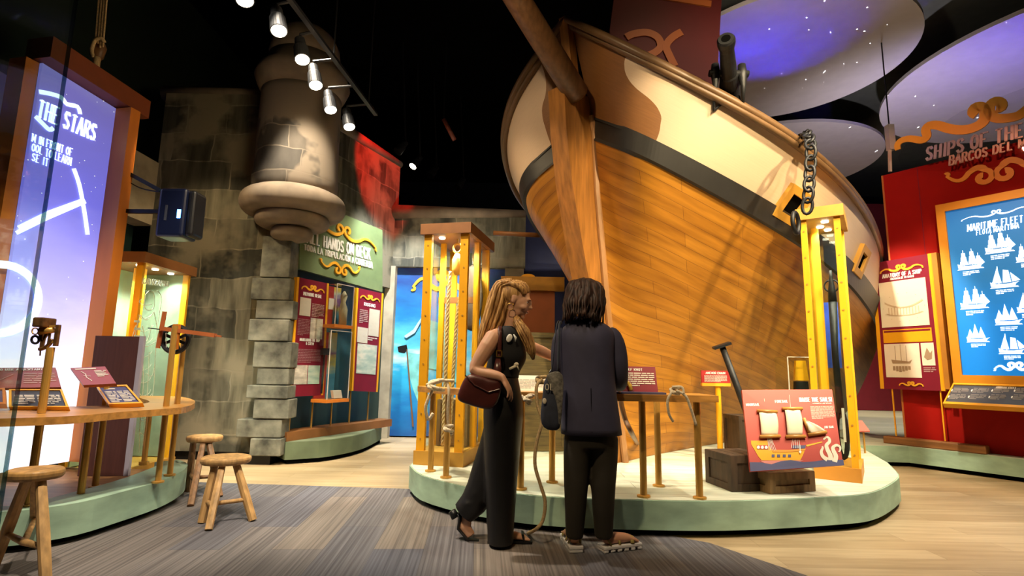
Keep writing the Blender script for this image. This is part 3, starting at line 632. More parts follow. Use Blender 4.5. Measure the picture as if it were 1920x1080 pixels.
# gun ports
def hullpt(px, py):
    best = None
    for i in range(NS):
        for j in range(0, 13):
            p = sp(*tops(i, j/12)); e = p-Vector(_C); z = e.dot(Vector(_F)); x = 960+FP*e.dot(Vector(_R))/z; y = 540-FP*e.dot(Vector(_U))/z
            d = (x-px)**2+(y-py)**2
            if best is None or d < best[0]: best = (d, i, j/12)
    return best[1], best[2]
for (px, py) in ((1480, 382), (1611, 492)):
    i, v = hullpt(px, py); p = sp(*tops(i, v)); t1 = (sp(*tops(min(i+2, NS-1), v))-sp(*tops(i-2, v))).normalized(); t2 = (sp(*tops(i, max(0, v-.1)))-sp(*tops(i, min(1, v+.1)))).normalized()
    nn = t1.cross(t2).normalized(); nn = nn if nn.dot(SN) > 0 else -nn; t2 = nn.cross(t1).normalized(); t2 = t2 if t2.z > 0 else -t2
    Rm = Matrix((t1, t2, nn)).transposed(); a = .125
    m_ = MB()
    for (cx, cy, sx_, sy_) in ((0, a, 2*a+.07, .07), (0, -a, 2*a+.07, .07), (a, 0, .07, 2*a-.07), (-a, 0, .07, 2*a-.07)): m_.obox(p+t1*cx+t2*cy+nn*.015, (sx_, sy_, .06), Rm)
    f_ = m_.obj('gun_port', m_capo, ship, world=True)
    m_ = MB().obox(p+nn*.004, (2*a-.07, 2*a-.07, .02), Rm); o = m_.obj('port_dark_panel', m_blackm, ship, world=True); o.parent = f_  # flat black panel stands for the darkness inside the port
# ---------------- turret, pillar ----------------
tc_ = P(550, 400, 6.02); TX, TY = tc_.x, 6.02
zt = lambda y: P(550, y, 5.6).z
tu = thing('stone_turret', 'round stone sentry turret hanging on the fort corner above the moulded corbel', 'turret', (TX, TY, 0))
def lth(prof, name, mat, uvr=.5, n=40, par=tu): return MB().lathe(prof, (TX, TY), n, uvr=uvr).obj(name, mat, par, world=True, smooth=True)
lth([(.455, zt(352)), (.47, zt(330)), (.475, zt(315)), (.46, zt(300)), (.45, zt(160)), (.455, zt(148))], 'shaft', m_stonet)
lth([(.455, zt(150)), (.50, zt(138)), (.54, zt(122)), (.51, zt(108)), (.43, zt(98)), (.41, zt(80))], 'cornice', m_mould)
lth([(.40, zt(82)), (.41, zt(70)), (.39, zt(50)), (.33, zt(32)), (.24, zt(20)), (.12, zt(12)), (.0, zt(10))], 'dome', m_mould)
def ringp(r, z, a, b): return [(r+a*math.cos(t), z+b*math.sin(t)) for t in [(-.5+k/8)*PI for k in range(9)]]
lth([(.38, zt(388))]+ringp(.49, zt(366), .09, .12)+[(.46, zt(342))], 'lower_moulding', m_mould)
lth([(.25, zt(410))]+ringp(.33, zt(396), .08, .08)+[(.36, zt(384))], 'middle_moulding', m_mould)
lth([(.12, zt(436))]+ringp(.17, zt(421), .06, .07)+[(.22, zt(408))], 'corbel', m_mould)
pil = thing('stone_pillar', 'pillar of rough grey stone blocks running down below the turret', 'pillar', (P(500, 860, 6.05).x, 6.05, 0))
k = 0
for (yt, yb, xl, xr) in ((442, 520, 490, 545), (520, 562, 470, 543), (562, 598, 478, 548), (598, 640, 466, 541), (640, 690, 474, 545), (690, 722, 480, 540), (722, 748, 462, 540), (748, 786, 474, 541), (786, 822, 441, 526), (822, 864, 468, 526)):
    a, b, c = P(xl, yt, 6.0), P(xr, yb, 6.0), P((xl+xr)/2, (yt+yb)/2, 6.0)
    m_ = MB(); z0 = max(.1, b.z)+.001; x0_ = P(xl, (yt+yb)/2, 6.0).x; x1_ = P(xr, (yt+yb)/2, 6.0).x
    m_.box(x0_, x1_, 5.995+(k % 3)*.012, 6.24, z0, a.z-.001)
    m_.obj('stone_block', m_stoneb, pil, world=True, mods=[('BEVEL', dict(width=.009, segments=2))]); k += 1
MB().box(-2.95, -2.62, 6.06, 6.24, 0.001, .1).obj('plinth', m_black, pil, world=True)
# ---------------- hands on deck sign wall ----------------
def F2(F, mb, name, mat, par, **k): return mb.obj(name, mat, par, **k)
def thingF(F, name, label, cat, x=0., y=0., z=0., group=None):
    w_ = F.W(x, y, z); t = thing(name, label, cat, w_, F.phi, group); t['fx'] = x; return t
def quadF(F, pxs, off, d, mb=None, org=(0, 0)):
    mb = mb or MB(); mb.prism([(lambda q: (q[0]-org[0], q[1]-org[1]))(F.at(*p, off)) for p in pxs], off-d, off); return mb
def Tmap(F, corners, off=0., org=(0, 0)):
    """bilinear map of a unit rectangle (u right, v up) onto four photographed corners in F: tl, tr, br, bl"""
    c = [Vector(F.at(*p, off)) for p in corners]; a = 0
    def f(p):
        u, v = p; top = c[0]*(1-u)+c[1]*u; bot = c[3]*(1-u)+c[2]*u; q = bot*(1-v)+top*v; return (q.x-org[0], q.y-org[1])
    f.asp = ((c[1]-c[0]).length+(c[2]-c[3]).length)/((c[0]-c[3]).length+(c[1]-c[2]).length)
    return f
def rectT(mb, T, u0, u1, v0, v1, y, d): return mb.prism([T((u0, v1)), T((u1, v1)), T((u1, v0)), T((u0, v0))], y-d, y)
sg = thingF(FG, 'hands_sign', 'sage green header board with gold scrolls and white ALL HANDS ON DECK lettering', 'sign')
quadF(FG, [(556, 394), (640, 403), (712, 432), (712, 548), (556, 505)], 0, .05).obj('board', m_green, sg)
T = Tmap(FG, [(575, 434), (694, 467), (694, 487), (574, 454)], -.05)
mb = MB(); letters(mb, 'ALL HANDS ON DECK', 0, 0, 1., -.05, .012, width=1.0, T=T, wt=.13)
mb.obj('title_lettering', m_white, sg)
T = Tmap(FG, [(569, 457), (698, 491), (698, 503), (569, 468)], -.05)
mb = MB(); letters(mb, 'TODA LA TRIPULACIÓN A CUBIERTA', 0, 0, .95, -.05, .012, width=1.0, T=T, wt=.13); mb.obj('subtitle_lettering', m_white, sg)
T = Tmap(FG, [(612, 405), (708, 440), (708, 482), (612, 445)], -.05)
mb = MB(); scroll(mb, .3, .55, 1.3, .75, -.05, .02, T=T); mb.obj('scroll', m_goldtrim, sg)
T = Tmap(FG, [(600, 480), (673, 495), (673, 530), (600, 512)], -.05)
mb = MB(); scroll(mb, .5, .5, 1.0, .8, -.05, .02, T=T, flip=-1); mb.obj('lower_scroll', m_goldtrim, sg)
def info_panel(F, name, label, corners, off, dep, title, mat=None, layout=(), scr=True, edge=m_gold, cat='panel'):
    t = thingF(F, name, label, cat); T = Tmap(F, corners, off)
    mb = MB(); rectT(mb, T, 0, 1, 0, 1, off+dep, dep); mb.obj('board', mat or m_plum, t)
    if edge:
        mb = MB(); rectT(mb, T, -.07, 0, 0, 1, off+dep, dep+.004); rectT(mb, T, 1, 1.07, 0, 1, off+dep, dep+.004); mb.obj('edge_trim', edge, t)
    y = off
    if scr:
        mb = MB(); scroll(mb, .5, .93, .8, .055, y, .008, T=T, wt=.22); mb.obj('scroll', m_goldtrim, t)
    if title:
        mb = MB()
        for (s, v, h, wd_) in title: letters(mb, s, .5-wd_/2, v, h, y, .004, width=wd_, T=T, wt=.16)
        mb.obj('title_lettering', m_white, t)
    for (kind, u0, u1, v0, v1, mat_, n) in layout:
        mb = MB()
        if kind == 'pic': rectT(mb, T, u0, u1, v0, v1, y, .004); o = mb.obj('picture', mat_, t)
        else:
            textblock(mb, u0, u1, v0, v1, n, y, .003, T=T); o = mb.obj('text_block', mat_, t)
    return t, T
m_pic1 = rampmat('sketch_print', 2, 0, 3, [(0, (.5, .45, .36)), (.5, (.62, .57, .46)), (1, (.5, .5, .42))], ns=7, namt=.8)
m_pic2 = rampmat('grey_engraving_print', 2, 0, 3, [(0, (.2, .2, .18)), (.45, (.55, .5, .42)), (.6, (.7, .66, .56)), (1, (.3, .3, .28))], ns=6, namt=1.6)
m_pic3 = rampmat('sea_engraving_print', 2, 0, 3, [(0, (.2, .35, .33)), (.45, (.5, .58, .48)), (.6, (.7, .68, .56)), (1, (.45, .5, .42))], ns=5, namt=1.4)
m_txtd = M('dim_rose_text', (.33, .14, .16), .6, noise=0)
info_panel(FG, 'history_panel', 'tall maroon text panel with gold edges, left one on the green sign wall', [(561, 520), (613, 531), (602, 741), (546, 744)], -.12, .05,
    [('PREPARING TO SAIL', .855, .028, .66), ('MAINTAINING THE SHIP', .465, .022, .7), ('& CREW', .435, .022, .28)],
    layout=[('pic', .08, .45, .68, .835, m_pic1, 0), ('text', .5, .94, .68, .80, m_text, 9), ('text', .06, .46, .51, .655, m_txtd, 11), ('pic', .48, .92, .49, .67, m_pic2, 0), ('text', .05, .92, .28, .40, m_txtd, 9), ('pic', .05, .47, .10, .26, m_pic2, 0), ('pic', .5, .9, .10, .26, m_pic3, 0)])
info_panel(FG, 'rigging_panel', 'maroon picture panel with sea engraving, right one on the green sign wall', [(672, 540), (716, 550), (705, 735), (662, 733)], -.12, .05,
    [('RIGGING', .84, .03, .5)], layout=[('text', .1, .45, .66, .8, m_text, 8), ('pic', .5, .95, .55, .82, m_pic1, 0), ('pic', .05, .48, .47, .62, m_pic1, 0), ('pic', .08, .92, .17, .46, m_pic3, 0), ('text', .5, .9, .5, .54, m_textw, 2)])
def acrylic_box(px, off0, off1, name, label, F=FG, parts=()):
    """clear box proud of a wall: px = four corners of its front"""
    t = thingF(F, name, label, 'display box'); q = [F.at(*p, off0) for p in px]; x0 = (q[0][0]+q[3][0])/2; x1 = (q[1][0]+q[2][0])/2; z1 = (q[0][1]+q[1][1])/2; z0 = (q[2][1]+q[3][1])/2
    mb = MB(); mb.box(x0, x1, off0, off1, z0, z1); mb.obj('clear_cover', m_glass, t)
    xm = x0+(x1-x0)*.55
    mb = MB(); mb.box(x0+.01, xm, off1+.001, off1+.012, z0, z1-.01); mb.obj('red_back', m_red, t)
    mb = MB(); mb.box(xm, x1-.01, off1+.001, off1+.012, z0, z1-.01); mb.obj('picture_back', rampmat('sail_picture', 2, z0, z1, [(0, (.03, .12, .2)), (.3, (.08, .25, .4)), (.5, (.6, .45, .1)), (.62, (.25, .1, .3)), (.8, (.5, .5, .45)), (1, (.6, .4, .08))], ns=3, namt=.7), t)
    mb = MB(); mb.box(x0-.01, x1+.01, off0-.01, off1+.02, z0-.04, z0-.002); mb.obj('base_ledge', m_orange, t)
    mb = MB()
    for (a, b) in ((x0, off0), (x1, off0)): mb.bar((a, b, z0), (a, b, z1), .008)
    mb.bar((x0, off0, z1), (x1, off0, z1), .008); mb.obj('edge', m_textw, t)
    return t, (x0, x1, z0, z1)
t, (x0, x1, z0, z1) = acrylic_box([(634, 535), (664, 535), (660, 610), (626, 608)], -.30, -.10, 'lookout_case', 'upper clear display box with red back on the green sign wall')
mb = MB(); zm = (z0+z1)/2; mb.loft([(x1-.06, -.2, z0+.01), (x1-.06, -.2, z0+.2), (x1-.07, -.2, z1-.2), (x1-.06, -.2, z1-.12), (x1-.06, -.2, z1-.06)], [.05, .055, .03, .045, .01], n=10); mb.obj('figure', m_stonel, t, smooth=True)
mb = MB(); mb.box(x0+.08, x0+.17, -.105, -.10, z1-.3, z1-.16); mb.obj('card', m_textw, t)
t, (x0, x1, z0, z1) = acrylic_box([(622, 621), (660, 621), (652, 746), (612, 750)], -.34, -.12, 'tool_case', 'lower clear display box with red back and a hammer on the green sign wall')
mb = MB(); mb.bar((x0+.09, -.16, z0+.06), (x0+.10, -.16, z0+.55), .018); mb.box(x0+.05, x0+.17, -.19, -.14, z0+.52, z0+.6); mb.obj('hammer', m_iron, t)
mb = MB(); mb.prism([(x0+.16, z0+.005), (x0+.3, z0+.005), (x0+.27, z0+.10), (x0+.13, z0+.10)], -.3, -.26); mb.obj('card', m_textw, t)
t = thingF(FG, 'sign_wall_sill', 'brown wooden sill on the small green platform below the maroon panels', 'sill')
q0 = FG.at(540, 820, -.16); q1 = FG.at(714, 800, -.16); MB().box(q0[0], 1.72, -.14, .1, PZ+.001, PZ+.10).obj('sill_board', m_capb, t)
mb = MB(); tb = thingF(FG, 'panel_rail', 'row of thin brass uprights behind the maroon panels on the green sign wall', 'uprights')
for i, px in enumerate((549, 590, 626, 660, 694)):
    q = FG.at(px, 770, -.08); MB().bar((q[0], -.04, PZ+.102), (q[0], -.04, 1.5), .014).obj('upright', m_brass, tb)
# ---------------- display cases ----------------
def case(name, label, px_c, w_, d_, phi, ztop, base=m_capo, cap=m_capb, post=m_gold, pw=.075, plh=.12, caph=.1, org=None, back=True, bolts=True):
    """px_c: ground position of the front right corner"""
    t = thing(name, label, 'display case', px_c, phi); zb = px_c[2]+.001-px_c[2]
    H_ = ztop-px_c[2]
    MB().box(-w_-.015, .015, -.015, d_+.015, .001, plh).obj('plinth', base, t)
    MB().box(-w_-.03, .03, -.03, d_+.03, H_-caph, H_).obj('cap', cap, t)
    k = 0
    for (x0, y0) in ((-w_, 0), (-pw, 0), (-w_, d_-pw), (-pw, d_-pw)):
        f_ = MB().box(x0, x0+pw, y0, y0+pw*.55, plh, H_-caph).obj('post', post, t)
        if bolts and y0 == 0:
            for i in range(9):
                z = plh+.1+i*(H_-plh-caph-.2)/8; mb = MB(); mb.lathe([(.008, 0), (.008, .004)], (0, 0), 8)
                for v in mb.bm.verts: v.co = Vector((x0+pw/2+v.co.x, y0-v.co.z, z+v.co.y))
                mb.obj('bolt', m_brass, f_)
    g = .006
    MB().box(-w_+pw, -pw, .02, .02+g, plh, H_-caph).obj('front_glass', m_glass, t)
    MB().box(-.02, -.02+g, pw, d_-pw, plh, H_-caph).obj('side_glass', m_glass, t)
    MB().box(-w_+.014, -w_+.02, pw, d_-pw, plh, H_-caph).obj('side_glass', m_glass, t)
    MB().box(-w_+pw, -pw, d_-.03, d_-.03+g, plh, H_-caph).obj('back_glass', m_glass, t)
    return t, H_
def case_lamp(t, x, y, z, p=18, col=(1, .9, .72)):
    """small lit downlight in the cap of a case"""
    MB().lathe([(.028, z-.012), (.03, z)], (x, y), 14).obj('downlight', m_bulb, t)
    l = bpy.data.lights.new('case_lamp', 'SPOT'); l.energy = p; l.spot_size = 2.4; l.spot_blend = .8; l.color = col; l.shadow_soft_size = .03
    o = bpy.data.objects.new('case_lamp', l); C.objects.link(o); o.parent = t; o.location = (x, y, z-.03)
# rope case in front of the mural
c1 = G(866, 876, PZ); c1w = .42; ph1 = math.atan2(-.22, .97)
ztp = None
for zc in np.arange(1.5, 4, .01):
    e = Vector((c1.x, c1.y, zc))-Vector(_C)
    if 540-FP*e.dot(Vector(_U))/e.dot(Vector(_F)) < 419: ztp = float(zc); break
t1, H1 = case('rope_case', 'tall yellow-framed glass case with hanging ropes and pulley before the sea mural', c1, .43, .80, ph1, ztp)
for (x, y, p_) in ((-.30, .12, 60), (-.16, .40, 60), (-.10, .2, 40)): case_lamp(t1, x, y, H1-.1, p_)
MB().box(-.05, -.0, .36, .42, .12, H1-.1).obj('side_post', m_gold, t1)
MB().box(-.40, -.35, .36, .40, .12, H1-.1).obj('side_post', m_gold, t1)
MB().box(-.41, -.02, .37, .40, 1.47, 1.53).obj('cross_bar', m_capb, t1)
def twist_rope(mb, pts, r, turns=0, n=10):
    """laid rope: three strands twisted round a path"""
    pts = [Vector(p) for p in pts]; L = sum((b-a).length for a, b in zip(pts, pts[1:])); pitch = r*7
    k = max(8, int(L/pitch*8)); cum = [0]
    for a, b in zip(pts, pts[1:]): cum.append(cum[-1]+(b-a).length)
    def at(s):
        for i in range(len(pts)-1):
            if s <= cum[i+1] or i == len(pts)-2: u = (s-cum[i])/max(1e-6, cum[i+1]-cum[i]); return pts[i].lerp(pts[i+1], u), (pts[i+1]-pts[i]).normalized()
    for j in range(3):
        P_ = []
        for i in range(k+1):
            s = L*i/k; p, t_ = at(s); x = t_.orthogonal().normalized(); y = t_.cross(x); a = 2*PI*(s/pitch+j/3)
            P_.append(p+(x*math.cos(a)+y*math.sin(a))*r*.5)
        mb.loft(P_, r*.55, n=6)
    return mb
rp = thing('pulley_rope', 'thick twisted hanging rope in the yellow rope case, left of two', 'rope', tuple(t1.matrix_world.translation) if False else c1, ph1, 'ropes in the rope case')
twist_rope(MB(), [(-.245, .18, .14), (-.24, .18, 1.4), (-.225, .18, H1-.42)], .019).obj('strand', m_rope, rp, smooth=True)
rp2 = thing('pulley_rope', 'thick twisted hanging rope in the yellow rope case, right of two', 'rope', c1, ph1, 'ropes in the rope case')
twist_rope(MB(), [(-.20, .22, .14), (-.165, .22, 1.3), (-.10, .22, H1-.40)], .018).obj('strand', m_rope, rp2, smooth=True)
pb = thing('pulley_block', 'pulley block with brass hook under the lit top of the rope case', 'pulley', c1, ph1)
MB().loft([(-.17, .20, H1-.45), (-.17, .20, H1-.40), (-.17, .20, H1-.30), (-.17, .20, H1-.24)], [(.02, .02), (.05, .035), (.05, .035), (.02, .02)], n=14).obj('shell', m_capo, pb, smooth=True)
MB().loft([(-.17+.04*math.cos(a), .20, H1-.19+.045*math.sin(a)) for a in [k*2*PI/12 for k in range(12)]], .012, closed=True).obj('hook', m_brass, pb, smooth=True)
MB().bar((-.17, .2, H1-.145), (-.17, .2, H1-.1), .015).obj('hanger', m_brass, pb)
sh = thing('oval_deadeye', 'large dark oval wooden shield hanging in the back of the rope case', 'shield', c1, ph1)
MB().ball((-.13, .58, H1-.62), (.115, .035, .34)).obj('disc', m_crate, sh, smooth=True); MB().bar((-.13, .58, H1-.27), (-.13, .58, H1-.1), .008).obj('cord', m_rope, sh)
def crate(name, label, loc, rz, sx, sy, sz, mat, group=None, mod=None, boards=4):
    t = thing(name, label, 'crate', loc, rz, group); b = .05 if sx > .3 else .035
    MB().box(-sx/2+.012, sx/2-.012, -sy/2+.012, sy/2-.012, .004, sz-.012).obj('body', mod or mat, t)
    mb = MB()
    for s in (-1, 1):
        for (x0, x1, z0, z1) in ((-sx/2, sx/2, 0.002, b), (-sx/2, sx/2, sz-b, sz), (-sx/2, -sx/2+b, b, sz-b), (sx/2-b, sx/2, b, sz-b)):
            y0 = s*sy/2; mb.box(x0, x1, min(y0, y0-s*.014), max(y0, y0-s*.014), z0, z1)
        for (y0, y1, z0, z1) in ((-sy/2+.014, sy/2-.014, 0.002, b), (-sy/2+.014, sy/2-.014, sz-b, sz), (-sy/2+.014, -sy/2+b, b, sz-b), (sy/2-b, sy/2-.014, b, sz-b)):
            x0 = s*sx/2; mb.box(min(x0, x0-s*.014), max(x0, x0-s*.014), y0, y1, z0, z1)
    mb.obj('frame_boards', mat, t)
    mb = MB(); nb = boards
    for i in range(nb): mb.box(-sx/2+.004, sx/2-.004, -sy/2+.004+i*(sy-.008)/nb, -sy/2+.004+(i+.94)*(sy-.008)/nb, sz-.012, sz+.003)
    mb.obj('lid', mat, t); return t
cs = math.cos(ph1); sn = math.sin(ph1)
wl = lambda x, y, z: (c1.x+x*cs-y*sn, c1.y+x*sn+y*cs, c1.z+z)
crate('wooden_crate', 'brown wooden crate at the bottom of the rope case', wl(-.21, .48, .125), ph1, .30, .34, .42, m_crate2)
# ---------------- handrail shelf round the ship ----------------
hs = thing('handrail_shelf', 'curved wooden handrail shelf on brass posts along the front of the ship platform', 'handrail', (.4, 3.9, PZ))
RZ = .93
fo = smooth_pts([(-.78, 4.56), (-.66, 4.38), (-.45, 4.14), (.08, 3.78), (.92, 3.66), (1.42, 3.70)], 6, False)
fi = smooth_pts([(-.70, 4.64), (-.57, 4.48), (-.36, 4.28), (.14, 4.08), (.92, 3.98), (1.40, 4.02)], 6, False)
m_ = MB(); m_.prism(fo+fi[::-1], RZ-.045, RZ, 'z'); m_.obj('shelf', m_oakx, hs, world=True)
for q in ((807, 884), (836, 896), (976, 918), (1035, 905), (1207, 932), (1235, 912), (1312, 935)):
    g = G(*q, PZ); m_ = MB(); m_.lathe([(.045, PZ+.001), (.045, PZ+.012), (.024, PZ+.016), (.024, RZ-.046)], (g.x, g.y), 14); m_.obj('post', m_brass, hs, world=True, smooth=False)
def tilted_sign(name, label, cx, cy, z, rz, w_, h_, tilt, mat, thick=.012, cat='sign', frame=None):
    """a tilted board; local x right, board rises away from the viewer; returns thing and T (u, v in 0..1 -> local point)"""
    t = thing(name, label, cat, (cx, cy, z), rz); R_ = Matrix.Rotation(tilt-PI/2, 4, 'X')   # board in x-z plane tipped back
    return t, R_
def tobj(mb, R_, name, mat, t, off=(0, 0, 0), **k):
    mb.bm.transform(Matrix.Translation(off) @ R_); return mb.obj(name, mat, t, **k)
def desk_sign(name, label, loc, rz, w_, h_, tilt, mat, frame=None, fill=None, title=None, blocks=(), cat='sign', tcol=None):
    t, R_ = tilted_sign(name, label, loc[0], loc[1], loc[2], rz, w_, h_, tilt, mat, cat=cat)
    tobj(MB().box(-w_/2, w_/2, 0, .014, 0, h_), R_, 'board', mat, t)
    if frame:
        mb = MB(); b = .018
        mb.box(-w_/2-b, w_/2+b, -.01, .03, -b, 0); mb.box(-w_/2-b, w_/2+b, -.01, .03, h_, h_+b); mb.box(-w_/2-b, -w_/2, -.01, .03, 0, h_); mb.box(w_/2, w_/2+b, -.01, .03, 0, h_)
        tobj(mb, R_, 'frame', frame, t)
    if title: mb = MB(); letters(mb, title, 0, h_*.84, h_*.08, -.0005, .002, align='c', width=w_*.62, wt=.17); tobj(mb, R_, 'title_lettering', m_white, t)
    for (x0, x1, z0, z1, n_) in blocks:
        mb = MB(); textblock(mb, x0*w_-w_/2, x1*w_-w_/2, z0*h_, z1*h_, n_, -.0005, .002); tobj(mb, R_, 'text_block', tcol or m_textw, t)
    return t, R_
sk = G(1207, 932, PZ)
t, R_ = desk_sign('reef_knot_sign', 'maroon tilted sign explaining the reef knot with a yellow rope knot on it', (.80, 3.85, RZ+.001), 0.0, .50, .20, math.radians(70), m_plum, title='HOW TO TIE A REEF KNOT', blocks=((.56, .97, .25, .78, 7),))
for c_ in ((-.17, .10), (-.17, .05), (-.03, .135)):
    mb = MB(); mb.loft([(c_[0]-.05, -.004, c_[1]), (c_[0]-.02, -.004, c_[1]+.012), (c_[0]+.0, -.004, c_[1]-.01), (c_[0]+.03, -.004, c_[1]+.01), (c_[0]+.055, -.004, c_[1]-.005)], .003, n=6); tobj(mb, R_, 'knot_drawing', m_textw, t)
mb = MB(); mb.loft([(-.09, -.02, .02), (-.07, -.02, .06), (-.04, -.025, .075), (0, -.03, .06), (.03, -.02, .075), (.05, -.02, .05), (.055, -.02, .015)], .014, n=8); mb.loft([(-.05, -.03, .05), (-.02, -.035, .08), (.02, -.03, .05), (-.01, -.04, .04)], .012, n=8); tobj(mb, R_, 'yellow_knot', M('yellow_rope', (.6, .36, .04), .8, noise=.3, ns=60), t, smooth=True)
MB().box(-.27, .27, -.13, -.03, 0.0, .012).obj('slate_band', m_navy, t)  # slate-blue band lying on the shelf below the sign
t, R_ = desk_sign('white_instruction_sheet', 'pale tilted instruction sheet on the handrail between the two women', (.17, 3.96, RZ+.001), .0, .26, .17, math.radians(40), m_cream, blocks=((.1, .9, .15, .75, 7),), tcol=M('faint_grey_print', (.6, .52, .42), .6, noise=0))
t = thing('belaying_pin', 'small black arched metal fitting standing on the handrail beside the pale sheet', 'fitting', (.30, 3.83, RZ+.001))
MB().loft([(-.025, 0, 0), (-.025, 0, .12), (-.015, 0, .15), (.015, 0, .15), (.025, 0, .12), (.025, 0, 0)], .008, n=8).obj('loop', m_black, t, smooth=True)
# ropes tied on the rail
def rope(name, label, pts, r, mat=m_ropew, extra=()):
    t = thing(name, label, 'rope', pts[0]); MB().loft(smooth_pts(pts, 5, False), r, n=8).obj('rope_run', mat, t, world=True, smooth=True)
    for e in extra: MB().loft(smooth_pts(e, 5, False), r, n=8).obj('knot', mat, t, world=True, smooth=True)
    return t
def knotpts(c, s, n=15, seed=1):
    r_ = random.Random(seed); return [(c[0]+s*math.sin(2*a), c[1]-.0+s*.5*math.cos(3*a), c[2]+s*.7*math.sin(a+.5)) for a in [k*2*PI/n for k in range(n+1)]]
yk = 3.62; kp = P(1265, 733, 3.60)
rope('tied_rope', 'cream rope tied on the handrail beside the reef knot sign with two hanging ends', [P(1260, 735, 3.58), P(1252, 750, 3.57), P(1254, 775, 3.58), P(1262, 790, 3.6)], .009,
     extra=[[P(1268, 732, 3.58), P(1285, 742, 3.57), P(1295, 765, 3.58), P(1305, 797, 3.60)], [P(1260, 726, 3.6), P(1278, 726, 3.58), P(1282, 738, 3.57)], knotpts(P(1266, 733, 3.6), .03)])
rope('tied_rope', 'white rope knotted round the left end of the handrail below the rope case', [P(800, 722, 4.1), P(812, 728, 4.08), P(804, 745, 4.08), P(798, 765, 4.09), P(803, 786, 4.12), P(812, 775, 4.12)], .012,
     extra=[[P(838, 716, 4.05), P(842, 735, 4.02), P(840, 770, 4.04), P(841, 800, 4.07), P(848, 815, 4.08)], knotpts(P(818, 722, 4.05), .055, seed=2), knotpts(P(841, 803, 4.05), .03, seed=3), [P(800, 722, 4.05), P(825, 714, 4.03), P(852, 714, 4.05)]])
rope('hanging_rope', 'long tan rope hanging from the handrail between the women down to the carpet', [P(1016, 712, 3.5), P(1006, 725, 3.46), P(1008, 760, 3.45), P(1016, 790, 3.44), P(1006, 830, 3.44), P(1003, 870, 3.44), P(1012, 905, 3.45), P(1022, 940, 3.46), P(1018, 975, 3.48), P(1005, 992, 3.50), tuple(G(990, 1000, .014))], .011, mat=m_rope, extra=[knotpts(P(1015, 712, 3.55), .03)])
rope('white_line', 'short white rope loop hanging under the handrail right of the blonde woman', [P(978, 742, 3.72), P(985, 750, 3.7), P(993, 758, 3.7), P(990, 742, 3.7), P(1004, 741, 3.72)], .010, extra=[knotpts(P(990, 748, 3.7), .025)])
# dark arc near the stem foot, built as a solid bar
t = thing('curved_dark_bar', 'curved dark bar sweeping down to the ship platform near the stem foot', 'bar', tuple(G(1200, 838, PZ)))
MB().loft(smooth_pts([P(1160, 700, 4.2), P(1163, 745, 4.25), P(1172, 785, 4.3), P(1186, 815, 4.4), tuple(G(1198, 838, PZ+.02))], 5, False), .02, n=10).obj('bar', m_spar, t, world=True, smooth=True)
# ---------------- left side: navigation exhibit ----------------
A_ = (-3.72, 4.72); us = Vector((.2, .98, 0)).normalized(); FS = Frame(A_, math.atan2(us.y, us.x))
sc = thingF(FS, 'star_screen', 'big glowing purple star screen in an orange frame with THE STARS lettering', 'screen')
qa = FS.at(80, 118); qb = FS.at(203, 196); qc = FS.at(132, 735)
x0 = qa[0]; zT0 = qa[1]; zT1 = qb[1]; x1 = -.03
m_scr = rampmat('star_projection', 2, .1, 3.9, [(0, (.9, .9, .95)), (.26, (.78, .80, .98)), (.42, (.38, .38, .95)), (.62, (.15, .15, .70)), (.85, (.13, .12, .42)), (1, (.20, .21, .36))], em=.62, ns=1.5, namt=.12, stars=15)
MB().prism([(x0, PZ+.01), (x1, PZ+.01), (x1, zT1), (x0, zT0)], 0, .03).obj('screen_face', m_scr, sc)
MB().prism([(x0-.05, zT0+.01), (x1+.22, zT1-.005), (x1+.22, zT1+.17), (x0-.05, zT0+.19)], -.14, .12).obj('top_beam', M('red_brown_beam', (.20, .045, .012), .5, noise=.1), sc)
MB().box(x1, x1+.10, -.17, .12, PZ+.01, zT1).obj('side_post', m_orange, sc)
MB().box(x0-.10, x0-.002, .03, .2, PZ+.01, zT0).obj('far_post', m_orange, sc)
m_glow = M('glowing_white_line', (.85, .95, 1), em=.8, emc=(.75, .9, 1), noise=0)
mb = MB(); T = Tmap(FS, [(73, 184), (184, 234), (178, 264), (67, 217)], -.004); letters(mb, 'THE STARS', 0, 0, .95, -.004, .004, width=1.0, T=T, wt=.11); mb.obj('title_lettering', m_glow, sc)
mb = MB()
for i, s in enumerate(('M IN FRONT OF', 'OOL TO LEARN', 'SE IT')):
    wd_ = (1, .98, .4)[i]; T = Tmap(FS, [(60, 249+i*18), (137, 278+i*18), (135, 293+i*18), (58, 264+i*18)], -.004); letters(mb, s, 0, 0, .9, -.004, .004, width=wd_, T=T, wt=.10)
mb.obj('text_lettering', m_glow, sc)
def fpl(F, pxs, w, off, mb, n=3):
    q = [F.at(*p, off) for p in pxs]; q = smooth_pts(q, n, False); ribbon(mb, q, [w]*len(q), off, .004); return mb
mb = MB(); fpl(FS, [(73, 172), (95, 176), (115, 183), (125, 195), (145, 200), (150, 214)], .035, -.005, mb); fpl(FS, [(66, 218), (80, 232), (92, 243), (100, 240)], .035, -.005, mb); mb.obj('swash', m_glow, sc)
mb = MB(); fpl(FS, [(30, 437), (90, 408), (160, 378)], .03, -.005, mb, 1); fpl(FS, [(34, 427), (90, 399), (158, 374)], .03, -.005, mb, 1); fpl(FS, [(138, 316), (148, 345), (155, 380), (160, 410), (164, 440)], .035, -.005, mb); mb.obj('cross_staff_drawing', m_glow, sc)
mb = MB(); cc = FS.at(2, 560); ribbon(mb, [(cc[0]+.26*math.cos(a), cc[1]+.26*math.sin(a)) for a in [k*2*PI/32 for k in range(33)]], [.06]*33, -.005, .004); mb.obj('ring_drawing', m_glow, sc)
